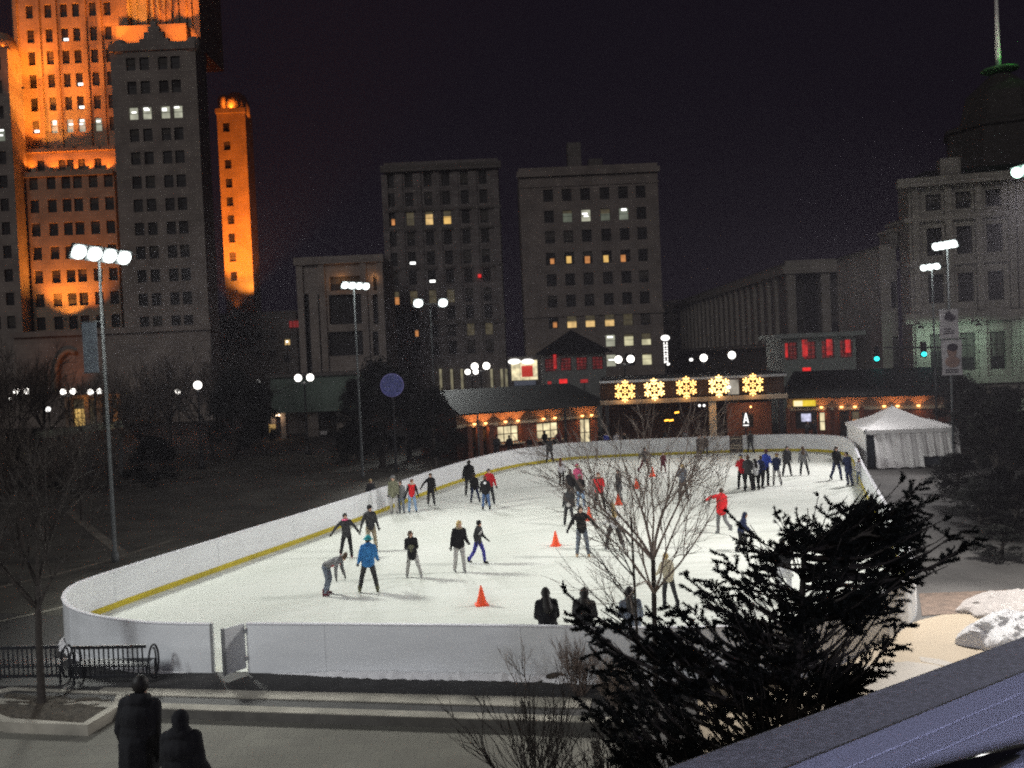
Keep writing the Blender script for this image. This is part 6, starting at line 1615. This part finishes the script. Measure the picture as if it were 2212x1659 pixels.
def person(loc, h, face, label, jacket='black', trousers='charcoal', hair='dark', lean=0, side=0, legs=((8, 6, 10), (-6, 6, 12)), arms=((12, 12, 25), (8, 12, 25)), sleeve=None, hat=None, hood=False, long_hair=False, gloves='black', boots='black', coat=0.0, skirt=None, patch=None, patch_col=None, skates=True, bulk=1.0, head_turn=0, group='skaters on the ice', voxel=.021, stripe=None, head_pitch=0, vest=None, scarf=None, bag=None):
    """legs: (forward swing, outward swing, knee bend) in degrees for left and right; arms: (forward, outward, elbow)"""
    jr = random.Random(label); lean += jr.uniform(0, 7); side += jr.uniform(-4, 4); head_turn += jr.uniform(-28, 28); face += jr.uniform(-12, 12); bulk *= jr.uniform(1.0, 1.1)
    legs = tuple((a + jr.uniform(-5, 5), max(1, b + jr.uniform(-3, 3)), c + jr.uniform(0, 9)) for a, b, c in legs); arms = tuple((a + jr.uniform(-8, 12), (b if b > 36 else b * .68) + jr.uniform(-3, 3), c + jr.uniform(-5, 14)) for a, b, c in arms)
    if not (hat or hood or long_hair or scarf or 'hair' in label):
        q = jr.random()
        if q < .28: hat = jr.choice(('black', 'charcoal', 'navy', 'grey', 'maroon'))
        elif q < .5: scarf = jr.choice(('black', 'grey', 'maroon', 'navy', 'beige'))
    s = h / 1.75; base = V(loc); rz = Matrix.Rotation(R(face), 3, 'Z')
    t = empty('person', base, label, 'person', group); t.rotation_euler.z = R(face)
    W = lambda p: V(p) * s                                        # local, before the facing turn
    hipc = V((0, 0, .92)); ln, sd = R(lean), R(side)
    up = V((math.sin(sd), -math.sin(ln) * math.cos(sd), math.cos(ln) * math.cos(sd))); fwd = V((0, -math.cos(ln), -math.sin(ln)))
    rt = up.cross(fwd) * -1; rt.normalize(); fwd = rt.cross(up) * -1 if rt.cross(up).y > 0 else rt.cross(up)
    if fwd.y > 0: fwd = -fwd
    tr = lambda a, f, u: hipc + rt * a + fwd * f + up * u          # torso frame
    rt = V((abs(rt.x), rt.y if rt.x > 0 else -rt.y, rt.z if rt.x > 0 else -rt.z))
    J = {}
    for k, sx in ((0, 1), (1, -1)):
        fw, ou, kn = (R(a) for a in legs[k])
        hp = hipc + V((sx * .092, 0, -.02)); d = V((sx * math.sin(ou), -math.sin(fw) * math.cos(ou), -math.cos(fw) * math.cos(ou)))
        k0 = hp + d * .43; a2 = fw - kn; d2 = V((sx * math.sin(ou) * .8, -math.sin(a2) * math.cos(ou), -math.cos(a2) * math.cos(ou))); an = k0 + d2 * .42
        J['hip', k], J['knee', k], J['ank', k] = hp, k0, an
        fw, ou, el = (R(a) for a in arms[k])
        sh = tr(sx * .168, 0, .485)
        d = (-up * math.cos(fw) * math.cos(ou) + fwd * math.sin(fw) * math.cos(ou) + rt * sx * math.sin(ou)).normalized(); e = sh + d * .29
        a2 = fw + el; ou2 = ou * .75 if el < R(55) else R(-28)
        d2 = (-up * math.cos(a2) * math.cos(ou2) + fwd * math.sin(a2) * math.cos(ou2) + rt * sx * math.sin(ou2)).normalized(); wr = e + d2 * .255
        J['sh', k], J['el', k], J['wr', k], J['hd', k] = sh, e, wr, d2
    dz = min(J['ank', 0].z, J['ank', 1].z); sole = .105 if skates else .075
    off = V((0, 0, sole - dz))
    for k in J:
        if k[0] != 'hd': J[k] = J[k] + off
    hipc = hipc + off
    tr = lambda a, f, u: hipc + rt * a + fwd * f + up * u
    Mt = Matrix((rt, fwd, up)).transposed()
    ht = R(head_turn); hp_ = R(head_pitch); neck = tr(0, .01, .56)
    hu = (up * .5 + V((0, 0, 1)) * .5).normalized() if lean < 45 else (up * .8 + V((0, 0, 1)) * .3).normalized()
    hf = V((math.sin(ht), -math.cos(ht), 0)); hf = (hf - hu * hf.dot(hu)).normalized(); hf = (hf - hu * math.sin(hp_)).normalized(); hr = hu.cross(hf) * -1
    hr = hf.cross(hu); Mh = Matrix((hr, -hf, hu)).transposed(); Mh = Matrix((hr, hf, hu)).transposed()
    hc = neck + hu * .135 + hf * .015
    # body: one continuous skin
    B = Prims(); b = bulk
    B.ell(W(hc), W((.076, .093, .112)), Mh); B.cap(W(hc + hf * .035 - hu * .065), W(hc + hf * .05 - hu * .075), .048 * s, .042 * s)
    B.cap(W(neck - up * .03), W(hc - hu * .05), .052 * s, .054 * s); B.cap(W(hc + hf * .088 + hu * .01), W(hc + hf * .108 - hu * .022), .011 * s, .016 * s)
    for sx in (-1, 1): B.ell(W(hc + hr * sx * .078 - hf * .005), W((.012, .02, .03)), Mh)
    B.ell(W(tr(0, 0, .36)), W((.155, .10, .20)), Mt); B.ell(W(tr(0, 0, .12)), W((.135, .095, .18)), Mt); B.ell(W(tr(0, 0, .0)), W((.15, .10, .12)), Mt)
    for k in (0, 1):
        B.cap(W(J['sh', k]), W(J['el', k]), .046 * s, .038 * s); B.cap(W(J['el', k]), W(J['wr', k]), .038 * s, .027 * s); B.cap(W(tr(0, 0, .5)), W(J['sh', k]), .06 * s, .055 * s)
        B.cap(W(J['hip', k]), W(J['knee', k]), .078 * s, .054 * s); B.cap(W(J['knee', k]), W(J['ank', k]), .052 * s, .036 * s)
        hd = J['hd', k]; B.cap(W(J['wr', k]), W(J['wr', k] + hd * .075), .028 * s, .034 * s, 3 if gloves else 0)
    body = fuse(B, voxel * .85 * s ** .5, 'body', [M['skin'], M['eye'], M['lip'], cl(gloves or 'black', PALETTE[gloves or 'black'])], t, 3,
                [(W(hc + hf * .088 + hr * .032 + hu * .012), .013 * s, 1), (W(hc + hf * .088 - hr * .032 + hu * .012), .013 * s, 1), (W(hc + hf * .095 - hu * .052), .016 * s, 2)])
    # fingers and thumbs, rooted in the palms
    for k, sx in ((0, 1), (1, -1)):
        hd = J['hd', k]; a = hd.cross(fwd); a = a.normalized() if a.length > .1 else rt; n_ = a.cross(hd).normalized(); fb = MB(); pc = J['wr', k] + hd * .085
        for q, (o_, l_) in enumerate(((-.030, .068), (-.010, .080), (.010, .076), (.028, .060))):
            p0 = pc + a * o_; p1 = p0 + (hd + n_ * .25).normalized() * l_ * .5; p2 = p1 + (hd + n_ * .8).normalized() * l_ * .5
            fb.tube([W(p0 - hd * .02), W(p0), W(p1), W(p2)], [.010 * s, .010 * s, .009 * s, .0065 * s], 6)
        p0 = J['wr', k] + hd * .03 - a * .028 * sx; fb.tube([W(p0), W(p0 - a * sx * .03 + hd * .03), W(p0 - a * sx * .035 + hd * .065 + n_ * .01)], [.012 * s, .011 * s, .008 * s], 6)
        f_ = fb.build('fingers', cl(gloves, PALETTE[gloves]) if gloves else M['skin'], smooth=True); f_.data.materials[0] = cl(gloves, PALETTE[gloves]) if gloves else M['skin']; adopt(f_, t)
    # jacket
    Jk = Prims(); jb = b
    Jk.ell(W(tr(0, 0, .35)), W((.185 * jb, .138 * jb, .205)), Mt); Jk.ell(W(tr(0, 0, .17)), W((.178 * jb, .13 * jb, .20)), Mt); Jk.ell(W(tr(0, .0, .02)), W((.185 * jb, .13 * jb, .13)), Mt)
    if coat: Jk.cap(W(hipc + V((0, 0, .03))), W(hipc + V((0, .01, -coat))), .165 * s * jb, .18 * s * jb)
    for k in (0, 1):
        mi = 1 if sleeve else 0
        Jk.cap(W(tr(0, 0, .475)), W(J['sh', k] * 1.0), .088 * s * jb, .070 * s * jb, 0)
        Jk.cap(W(J['sh', k]), W(J['el', k]), .070 * s * jb, .062 * s * jb, mi); Jk.cap(W(J['el', k]), W(J['wr', k] - J['hd', k] * .015), .060 * s * jb, .046 * s * jb, mi)
    Jk.cap(W(neck - up * .04), W(neck + up * .015), .075 * s, .07 * s, 0)
    Jk.cap(W(neck - fwd * .05 - up * .02 + rt * .05), W(neck - fwd * .05 - up * .02 - rt * .05), .072 * s * jb, .072 * s * jb, 0)
    if not coat: Jk.ell(W(hipc + V((0, 0, -.06))), W((.178 * jb, .135 * jb, .10)), None)
    ex = []
    if patch: ex.append((W(tr(patch[0], patch[1], patch[2])), patch[3] * s, 2))
    if stripe: 
        for i in range(9): ex.append((W(tr(-.16 + .04 * i, .13, .28 + .02 * i)), .05 * s, 2))
    jm = [cl(jacket, PALETTE[jacket]), cl(sleeve or jacket, PALETTE[sleeve or jacket]), cl(patch_col or 'lightgrey', PALETTE[patch_col or 'lightgrey'])]
    fuse(Jk, voxel * s ** .5, 'jacket', jm, t, 3, ex)
    if vest:
        Vs = Prims(); Vs.ell(W(tr(0, 0, .30)), W((.205 * jb, .145 * jb, .17)), Mt); fuse(Vs, voxel, 'vest', [cl(vest, PALETTE[vest])], t)
    # trousers
    Tr = Prims(); Tr.ell(W(hipc + V((0, 0, .0))), W((.165, .12, .12)), None)
    for k in (0, 1):
        Tr.cap(W(J['hip', k]), W(J['knee', k]), .102 * s, .078 * s); Tr.cap(W(J['knee', k]), W(J['ank', k] + (J['knee', k] - J['ank', k]).normalized() * .03), .078 * s, .066 * s)
    fuse(Tr, voxel * s ** .5, 'trousers', [cl(trousers, PALETTE[trousers])], t, 3)
    if skirt:
        sk = MB(); sk.lathe([(.16, 0), (.20, -.12), (.27, -.34), (.255, -.33), (.15, 0.0)], (0, 0, 0), 20); sk.v = [tuple(W(hipc + V((0, 0, .06))) + V(v) * s) for v in sk.v]; o_ = sk.build('skirt', cl(skirt, PALETTE[skirt]), smooth=True); adopt(o_, t)
    # hair, hat, hood
    hm = HAIR.get(hair)
    if hm is not None:
        mh = mat('hair_' + hair, hm, .6, var=.3, scale=20, spec=.3)
        Hr = Prims(); Hr.ell(W(hc - hf * .018 + hu * .024), W((.096, .104, .114)), Mh)
        if long_hair:
            for sx in (-1, 1): Hr.cap(W(hc + hr * sx * .062 - hf * .02), W(tr(sx * .085, .02, .40)), .050 * s, .045 * s)
            Hr.cap(W(hc - hf * .05), W(tr(0, -.165 * max(1, bulk), .36)), .088 * s, .085 * s); Hr.cap(W(hc - hf * .05 - hu * .03), W(tr(.05, -.155 * max(1, bulk), .38)), .07 * s, .06 * s); Hr.cap(W(hc - hf * .05 - hu * .03), W(tr(-.05, -.155 * max(1, bulk), .38)), .07 * s, .06 * s)
        ho = fuse(Hr, .017 * s, 'hair', [mh], t, 3)
        # keep the face free
        Hr.face = (W(hc + hf * .11 - hu * .02), .085 * s)
    if hat:
        Ht = Prims(); Ht.ell(W(hc - hf * .006 + hu * .058), W((.104, .112, .092)), Mh); Ht.cap(W(hc + hr * .03 + hu * .04), W(hc - hr * .03 + hu * .04), .085 * s, .085 * s)
        fuse(Ht, .018 * s, 'hat', [cl(hat, PALETTE[hat])], t, 3)
        if hat in ('teal',):
            bb = MB(); bb.lathe([(.09, 0), (.16, -.03), (.165, -.036), (.09, -.012)], (0, 0, 0), 20); bb.v = [tuple(W(hc + hu * .05) + (Mh @ V(v)) * s) for v in bb.v]; adopt(bb.build('hat_brim', cl(hat, PALETTE[hat]), smooth=True), t)
    if hood:
        Hd = Prims(); Hd.ell(W(hc - hf * .03 + hu * .015), W((.108, .112, .128)), Mh); Hd.cap(W(neck - hf * .05), W(hc - hf * .05 - hu * .03), .10 * s, .10 * s); fuse(Hd, .02 * s, 'hood', [cl(jacket, PALETTE[jacket])], t, 3)
    if scarf:
        sc = MB(); sc.tube([W(neck + up * .01 + (rt * math.cos(a) * .088 + fwd * math.sin(a) * .085)) for a in np.linspace(0, 2 * math.pi, 15)], .035 * s, 8, cap=False); adopt(sc.build('scarf', cl(scarf, PALETTE[scarf]), smooth=True), t)
    # skates or shoes, standing under each ankle
    for k in (0, 1):
        an = J['ank', k]; sk = MB(); toe = V((.06 * (1 if k == 0 else -1) * .6, -1, 0)).normalized()
        up_k = 0 if an.z - sole < .02 else (an.z - sole)
        capsule(sk, W(an + V((0, .012, .085))), W(an + V((0, .02, -.03))), .058 * s, .05 * s, 0)
        capsule(sk, W(an + V((0, .03, -.042))), W(an + toe * .13 + V((0, 0, -.052))), .040 * s, .034 * s, 0)
        nm = 'skate' if skates else 'shoe'
        if skates:
            c = W(an + toe * .05 + V((0, 0, -.094))); tv = toe * .135 * s; sk.obox(c, tv, V((-toe.y, toe.x, 0)) * .004 * s, V((0, 0, .011 * s)), 1)
            for q in (-.6, .6): sk.obox(W(an + toe * (.05 + q * .1) + V((0, 0, -.082))), toe * .012 * s, V((-toe.y, toe.x, 0)) * .008 * s, V((0, 0, .016 * s)), 1)
        else:
            sk.obox(W(an + toe * .05 + V((0, 0, -.064))), toe * .135 * s, V((-toe.y, toe.x, 0)) * .042 * s, V((0, 0, .011 * s)), 0)
        o_ = sk.build(nm, [cl(boots, PALETTE[boots]), M['blade']], smooth=True); adopt(o_, t)
    if bag:
        bg_ = MB(); c = tr(0, -.19, .30); bg_.obox(W(c), rt * .15 * s, fwd * .07 * s, up * .2 * s); adopt(bg_.build('backpack', cl(bag, PALETTE[bag])), t)
    return t

def ice_person(x, y, ytop, face, label, hmin=1.05, hmax=1.98, h=None, **k):
    p = G(x, y, .006)
    if h is None:
        q = PY(x, ytop, p.y); h = min(hmax, max(hmin, q.z + .0))
    return person((p.x, p.y, .006), h, face, label, **k)
W3 = ((10, 14, 14), (-10, 12, 10)); STR = ((3, 5, 6), (-2, 5, 6)); GL = ((22, 6, 20), (-24, 10, 14))
PK = ((18, 14, 70), (18, 14, 70)); DN = ((4, 9, 14), (7, 9, 14)); SPRD = ((8, 42, 10), (4, 46, 8))
ice_person(707, 1285, 1200, 72, 'skater in a grey and red jacket bending far forward with hands low', h=1.72, jacket='grey', patch=(0, .13, .3, .16), patch_col='red', trousers='greyblue', hair='brown', lean=64, legs=((14, 5, 24), (8, 5, 22)), arms=((62, 8, 10), (58, 8, 10)), boots='maroon', head_pitch=30)
ice_person(798, 1280, 1159, 186, 'skater in a bright blue jacket and teal brimmed hat, legs wide apart', jacket='blue', trousers='charcoal', hat='teal', hair='brown', legs=((4, 15, 8), (0, 15, 6)), arms=((-4, 22, 10), (6, 18, 20)), boots='olive', bag='blue', bulk=1.08)
ice_person(893, 1249, 1146, 8, 'girl in a dark jacket with green print and pale grey leggings', jacket='black', patch=(0, .13, .2, .14), patch_col='camo', trousers='lightgrey', hair='brown', long_hair=True, legs=((4, 12, 6), (-4, 9, 6)), arms=PK, coat=.1, boots='grey')
ice_person(994, 1237, 1126, 10, 'blond woman in a short black jacket and pale trousers', jacket='black', trousers='lightgrey', hair='blond', long_hair=True, legs=((5, 6, 6), (-4, 4, 6)), arms=((14, 14, 40), (2, 14, 8)), boots='grey', bulk=1.08, scarf='khaki')
ice_person(1035, 1218, 1125, 62, 'boy in a grey striped jacket and indigo trousers', jacket='charcoal', stripe=True, trousers='indigo', hair='dark', hat='black', legs=((18, 5, 10), (-18, 5, 8)), arms=((14, 8, 40), (-6, 8, 20)), boots='black')
ice_person(751, 1206, 1110, 12, 'slim dark skater with arms out holding hands, left one of the pair at the barrier', jacket='charcoal', trousers='black', hair='dark', legs=((10, 7, 10), (-12, 14, 12)), arms=((4, 40, 4), (8, 46, 8)), boots='maroon', scarf='pink')
ice_person(803, 1192, 1093, 10, 'tall dark skater holding hands, right one of the pair, behind the blue jacket', jacket='charcoal', trousers='khaki', hair='dark', hat='black', legs=STR, arms=((4, 22, 8), (2, 36, 4)), boots='black')
ice_person(803, 1101, 1036, 0, 'fair haired skater in dark jacket and blue jeans against the long left barrier', jacket='charcoal', trousers='jeans', hair='blond', legs=STR, arms=((4, 22, 8), (4, 22, 8)))
ice_person(852, 1111, 1029, 4, 'skater in a pale camouflage jacket and light trousers at the left barrier', jacket='camo', trousers='lightgrey', hair='blond', legs=STR, arms=DN, coat=.05, boots='grey')
ice_person(868, 1109, 1040, -6, 'skater in a grey hooded jacket half behind the pale camouflage jacket', jacket='grey', trousers='greyblue', hair='brown', legs=STR, arms=DN)
ice_person(891, 1108, 1036, 6, 'skater in a red jacket with black sleeves and blue jeans', jacket='brightred', sleeve='black', trousers='lightjeans', hair='auburn', legs=((3, 8, 6), (-2, 8, 6)), arms=((6, 30, 8), (4, 24, 10)), boots='black')
ice_person(932, 1093, 1023, -5, 'small skater all in black reaching one hand to the red jacket', jacket='black', trousers='charcoal', hair='brown', legs=((6, 7, 8), (-8, 8, 8)), arms=((4, 12, 10), (10, 44, 6)), coat=.08, boots='grey')
ice_person(1014, 1071, 995, 176, 'big skater in a bulky black jacket along the left barrier', jacket='black', trousers='charcoal', hair='dark', legs=GL, arms=((8, 22, 12), (-4, 22, 12)), bulk=1.22)
ice_person(1027, 1086, 1024, 178, 'child in black in front of the bulky black jacket', jacket='black', trousers='navy', hair='brown', hat='black', legs=((8, 10, 10), (-6, 10, 8)), arms=DN, hmin=.9)
ice_person(1059, 1090, 1013, 4, 'skater in a red jacket half hidden behind a black puffy jacket', jacket='red', trousers='charcoal', hair='dark', legs=STR, arms=((8, 26, 10), (8, 20, 12)))
ice_person(1051, 1102, 1030, 184, 'skater in a puffy black jacket with a white stripe and blue jeans', jacket='black', trousers='jeans', hair='auburn', legs=STR, arms=((10, 20, 40), (8, 20, 40)), bulk=1.15, patch=(0, -.13, .46, .07), patch_col='white')
fx_ = 1214
ice_person(1214, 1050, 990, 170, 'skater in a white jacket and black leggings left of the crowd', jacket='white', trousers='black', hair='auburn', long_hair=True, legs=((12, 5, 10), (-12, 6, 8)), arms=DN, hmin=1.3)
ice_person(1188, 1000, 946, 178, 'dark skater near the far bend of the barrier, left of a pair', jacket='charcoal', trousers='black', hair='dark', legs=((5, 8, 6), (-5, 8, 6)), arms=DN)
ice_person(1202, 989, 942, 180, 'dark skater near the far bend of the barrier, right of a pair', jacket='black', trousers='navy', hair='brown', legs=STR, arms=DN)
ice_person(1250, 1070, 1004, 182, 'skater in a pink jacket and hat behind the black jackets', jacket='pink', trousers='grey', hair='blond', hat='pink', legs=STR, arms=DN, hmin=1.3)
ice_person(1234, 1092, 1016, 165, 'dark clothed skater beside the black jacket with light jeans', jacket='black', trousers='charcoal', hair='dark', legs=STR, arms=DN)
ice_person(1256, 1101, 1026, 186, 'skater in a black jacket and light blue jeans', jacket='black', trousers='lightjeans', hair='auburn', legs=STR, arms=PK, boots='white')
ice_person(1230, 1136, 1052, 174, 'skater in dark grey leaning, left of the woman with spread arms', jacket='charcoal', trousers='charcoal', hair='dark', legs=GL, arms=DN, patch=(0, -.1, .02, .1), patch_col='lightgrey')
ice_person(1296, 1104, 1021, 4, 'woman in a short red jacket with olive scarf and black trousers', jacket='brightred', trousers='black', hair='auburn', legs=((5, 9, 6), (-4, 8, 6)), arms=PK, scarf='olive', bulk=1.12)
ice_person(1279, 1097, 1030, 20, 'pale grey clothed skater half behind the short red jacket', jacket='lightgrey', trousers='lightgrey', hair='dark', legs=STR, arms=DN)
ice_person(1338, 1082, 1015, -70, 'skater in a long dark coat seen from the side, left of the tree twigs', jacket='charcoal', trousers='grey', hair='dark', long_hair=True, coat=.3, legs=STR, arms=((10, 8, 30), (4, 8, 30)), boots='maroon')
ice_person(1259, 1203, 1094, 6, 'woman in a black jacket with arms spread low, blue jeans and tan boots', jacket='black', trousers='greyblue', hair='dark', long_hair=True, legs=((4, 7, 6), (-3, 7, 6)), arms=((6, 44, 6), (14, 38, 10)), boots='tan')
ice_person(1328, 1187, 1086, 192, 'blond skater in a white top and dark trousers, legs apart', jacket='white', trousers='charcoal', hair='blond', long_hair=True, legs=((8, 15, 10), (-6, 13, 8)), arms=((10, 14, 40), (10, 20, 50)), boots='grey')
ice_person(1393, 1022, 966, 30, 'dark skater with raised elbows above the bare tree', jacket='charcoal', trousers='maroon', hair='dark', legs=GL, arms=((10, 50, 30), (10, 55, 30)))
ice_person(1433, 1022, 977, 0, 'dark maroon clothed skater above the bare tree', jacket='maroon', trousers='maroon', hair='dark', legs=STR, arms=DN, coat=.15)
ice_person(1476, 1078, 1004, 182, 'fair haired skater in dark grey seen through the right twigs of the bare tree', jacket='greyblue', trousers='charcoal', hair='blond', legs=((4, 9, 6), (-4, 9, 6)), arms=((12, 8, 60), (12, 8, 60)))
ice_person(1511, 992, 941, 10, 'far dark skater left of a pair by the far barrier', jacket='charcoal', trousers='black', hair='brown', legs=STR, arms=DN)
ice_person(1525, 986, 940, -20, 'far dark skater right of a pair by the far barrier', jacket='charcoal', trousers='charcoal', hair='grey', legs=GL, arms=DN)
ice_person(1622, 978, 931, 184, 'skater in dark grey standing beside the far barrier gap', jacket='charcoal', trousers='charcoal', hair='dark', legs=((4, 8, 6), (-4, 8, 6)), arms=DN)
ice_person(1603, 1057, 984, 190, 'skater in red at the left side of the huddle', jacket='red', trousers='black', hair='blond', legs=STR, arms=PK, group='huddle of skaters at the right')
ice_person(1617, 1061, 985, 175, 'skater in charcoal at the front of the huddle', jacket='charcoal', trousers='black', hair='brown', legs=STR, arms=PK, group='huddle of skaters at the right')
ice_person(1633, 1058, 992, 200, 'skater with a white top in the middle of the huddle', jacket='white', trousers='black', hair='dark', long_hair=True, legs=STR, arms=PK, group='huddle of skaters at the right')
ice_person(1644, 1055, 986, 120, 'skater in dark blue half hidden in the huddle', jacket='navy', trousers='black', hair='brown', legs=STR, arms=PK, group='huddle of skaters at the right')
ice_person(1655, 1049, 973, 150, 'tallest skater of the huddle in a royal blue jacket', jacket='royal', trousers='black', hair='brown', legs=STR, arms=PK, group='huddle of skaters at the right')
ice_person(1678, 1049, 981, 160, 'skater in a dark sleeveless top and pale grey trousers right of the huddle', jacket='navy', trousers='lightgrey', hair='blond', legs=((6, 8, 6), (-6, 10, 6)), arms=((20, 8, 90), (20, 8, 90)))
ice_person(1700, 1028, 964, 0, 'skater in a grey jacket right of the huddle, legs apart', jacket='charcoal', trousers='charcoal', hair='dark', hood=True, legs=((4, 9, 6), (-4, 9, 6)), arms=DN, coat=.08)
ice_person(1737, 1027, 965, 176, 'slim skater with brown hair and one arm out, between the huddle and the tent', jacket='grey', trousers='charcoal', hair='brown', long_hair=True, legs=((6, 10, 8), (-4, 12, 8)), arms=((6, 16, 10), (6, 34, 10)))
ice_person(1808, 1037, 965, 20, 'skater in black with long dark hair left of the tent', jacket='black', trousers='navy', hair='dark', long_hair=True, legs=((12, 8, 10), (-10, 8, 8)), arms=DN)
ice_person(1834, 1050, 977, -60, 'skater in a dark navy coat right in front of the tent corner', jacket='navy', trousers='navy', hair='dark', legs=STR, arms=PK, coat=.12, bulk=1.1)
ice_person(1857, 1046, 990, -30, 'person in a white jacket beside the tent corner', jacket='white', trousers='greyblue', hair='dark', legs=STR, arms=DN, hmin=1.3)
ice_person(1560, 1153, 1056, -150, 'skater in a bright red jacket gliding with one arm stretched out', jacket='brightred', trousers='grey', hair='brown', side=-9, lean=8, legs=((10, -4, 8), (-14, 2, 30)), arms=((10, 74, 4), (10, 26, 16)), bulk=1.12, boots='grey', coat=.05)
ice_person(1601, 1190, 1103, 60, 'hooded navy skater crouching beside the left tip of the spruce', jacket='navy', trousers='charcoal', hair='dark', hood=True, lean=18, legs=((26, 14, 40), (10, 18, 30)), arms=((24, 14, 40), (24, 14, 40)))
ice_person(1696, 1295, 1166, 140, 'person in a black jacket and white skirt behind a gap of the spruce', jacket='black', trousers='white', hair='dark', skirt='white', legs=STR, arms=((20, 22, 60), (20, 22, 60)), bulk=1.15)
ice_person(1446, 1310, 1196, 190, 'fair haired skater in a light jacket behind the bare tree trunk', jacket='beige', trousers='charcoal', hair='blond', legs=((4, 7, 6), (-4, 7, 6)), arms=((12, 26, 30), (12, 14, 30)))
gN = 'onlookers standing at the near barrier'
for x, yt, fc, lab, kw in ((1180, 1269, 186, 'long haired onlooker in black at the near barrier, leftmost of three', dict(jacket='black', hair='dark', long_hair=True, arms=PK, coat=.2, bulk=1.2)),
                           (1257, 1263, 168, 'onlooker in a dark hooded coat at the near barrier, middle of three', dict(jacket='charcoal', hair='dark', long_hair=True, arms=PK, coat=.2, bulk=1.18, scarf='black')),
                           (1363, 1269, 182, 'onlooker in a grey coat with teal scarf at the near barrier, rightmost of three', dict(jacket='greyblue', hair='dark', long_hair=True, arms=PK, coat=.1, scarf='teal', bulk=1.05))):
    e = T(x, 1349); Yp = e.y + .42; p = PY(x, yt, Yp); person((p.x, Yp, .006), min(1.85, p.z), fc, lab, trousers='charcoal', group=gN, skates=True, voxel=.018, legs=STR, **kw)
gF = 'onlookers behind the far barrier'
for i, (x, yt, Y, lab, kw) in enumerate(((1142, 943, 66.5, 'dark onlooker behind the far bend of the barrier', dict(jacket='black')), (1176, 931, 70.5, 'dark onlooker at the lit counter, left of the dark post', dict(jacket='black')), (1071, 938, 66.0, 'dark onlooker at the left end of the pavilion', dict(jacket='charcoal')), (1100, 940, 66.5, 'second dark onlooker at the left end of the pavilion', dict(jacket='black')),
                                (1308, 938, 68.6, 'blue jacketed onlooker behind the far barrier', dict(jacket='royal')), (1331, 938, 68.6, 'onlooker in white behind the far barrier', dict(jacket='white')), (1348, 940, 68.6, 'dark onlooker right of the onlooker in white', dict(jacket='black', bulk=1.2)), (1438, 930, 68.4, 'dark onlooker seen above the middle of the bare tree', dict(jacket='charcoal')), (1479, 932, 68.4, 'grey onlooker behind the far barrier, right of the bare tree', dict(jacket='grey')),
                                (1760, 908, 68.5, 'dark customer at the yellow lit kiosk', dict(jacket='black')), (1742, 910, 69, 'second dark customer at the yellow lit kiosk', dict(jacket='charcoal')), (1206, 930, 70.8, 'onlooker at the lit counter beside the dark post', dict(jacket='maroon')))):
    p = PY(x, yt, Y); person((p.x, Y, 0), min(1.9, max(1.5, p.z)), 180 * (i % 2) + 20, lab, trousers='charcoal', hair=('dark', 'brown')[i % 2], arms=PK, legs=STR, group=gF, skates=False, **kw)
# the two watchers on the steps in the foreground
for x, yt, Y, lab, kw in ((291, 1464, 11.3, 'tall watcher in a dark coat seen from behind on the steps', dict(jacket='black', hair='dark', scarf='black', arms=((-4, 12, 30), (-4, 12, 30)), coat=.35, bulk=1.3, head_turn=0)),
                          (389, 1538, 10.6, 'shorter hooded watcher in a black coat, right of the tall watcher', dict(jacket='black', hair='dark', hood=True, scarf='black', arms=((-4, 14, 34), (-4, 14, 34)), coat=.35, bulk=1.35))):
    p = PY(x, yt, Y); person((p.x, Y, 1.62), p.z - 1.62, 176, lab, trousers='charcoal', legs=STR, group='watchers on the steps', skates=False, voxel=.015, **kw)
finish_people()
# ------------------------------------------------------------------ render settings
S.view_settings.view_transform = 'Standard'; S.view_settings.look = 'None'; S.view_settings.exposure = 0; S.view_settings.gamma = 1
S.cycles.use_denoising = False
S.cycles.sample_clamp_direct = 4.5
S.cycles.max_bounces = 6; S.cycles.diffuse_bounces = 3; S.cycles.glossy_bounces = 3; S.cycles.transmission_bounces = 2
S.cycles.caustics_reflective = False; S.cycles.caustics_refractive = False; S.cycles.sample_clamp_indirect = 2
S.cycles.use_light_tree = True
S.cycles.filter_width = 2.1
# ------------------------------------------------------------------ thin night haze that glows round the lamps
hm = bpy.data.materials.new('night_haze'); hm.use_nodes = True; nt = hm.node_tree
for n in list(nt.nodes):
    if n.type == 'BSDF_PRINCIPLED': nt.nodes.remove(n)
pv = nt.nodes.new('ShaderNodeVolumePrincipled'); pv.inputs['Density'].default_value = .0003; pv.inputs['Color'].default_value = (.86, .82, .95, 1); pv.inputs['Anisotropy'].default_value = .3
nt.links.new(pv.outputs['Volume'], [n for n in nt.nodes if n.type == 'OUTPUT_MATERIAL'][0].inputs['Volume'])
MB().box(-320, -40, -1.3, 320, 330, 140).build('haze', hm, loc=(0, 0, 0))['kind'] = 'stuff'
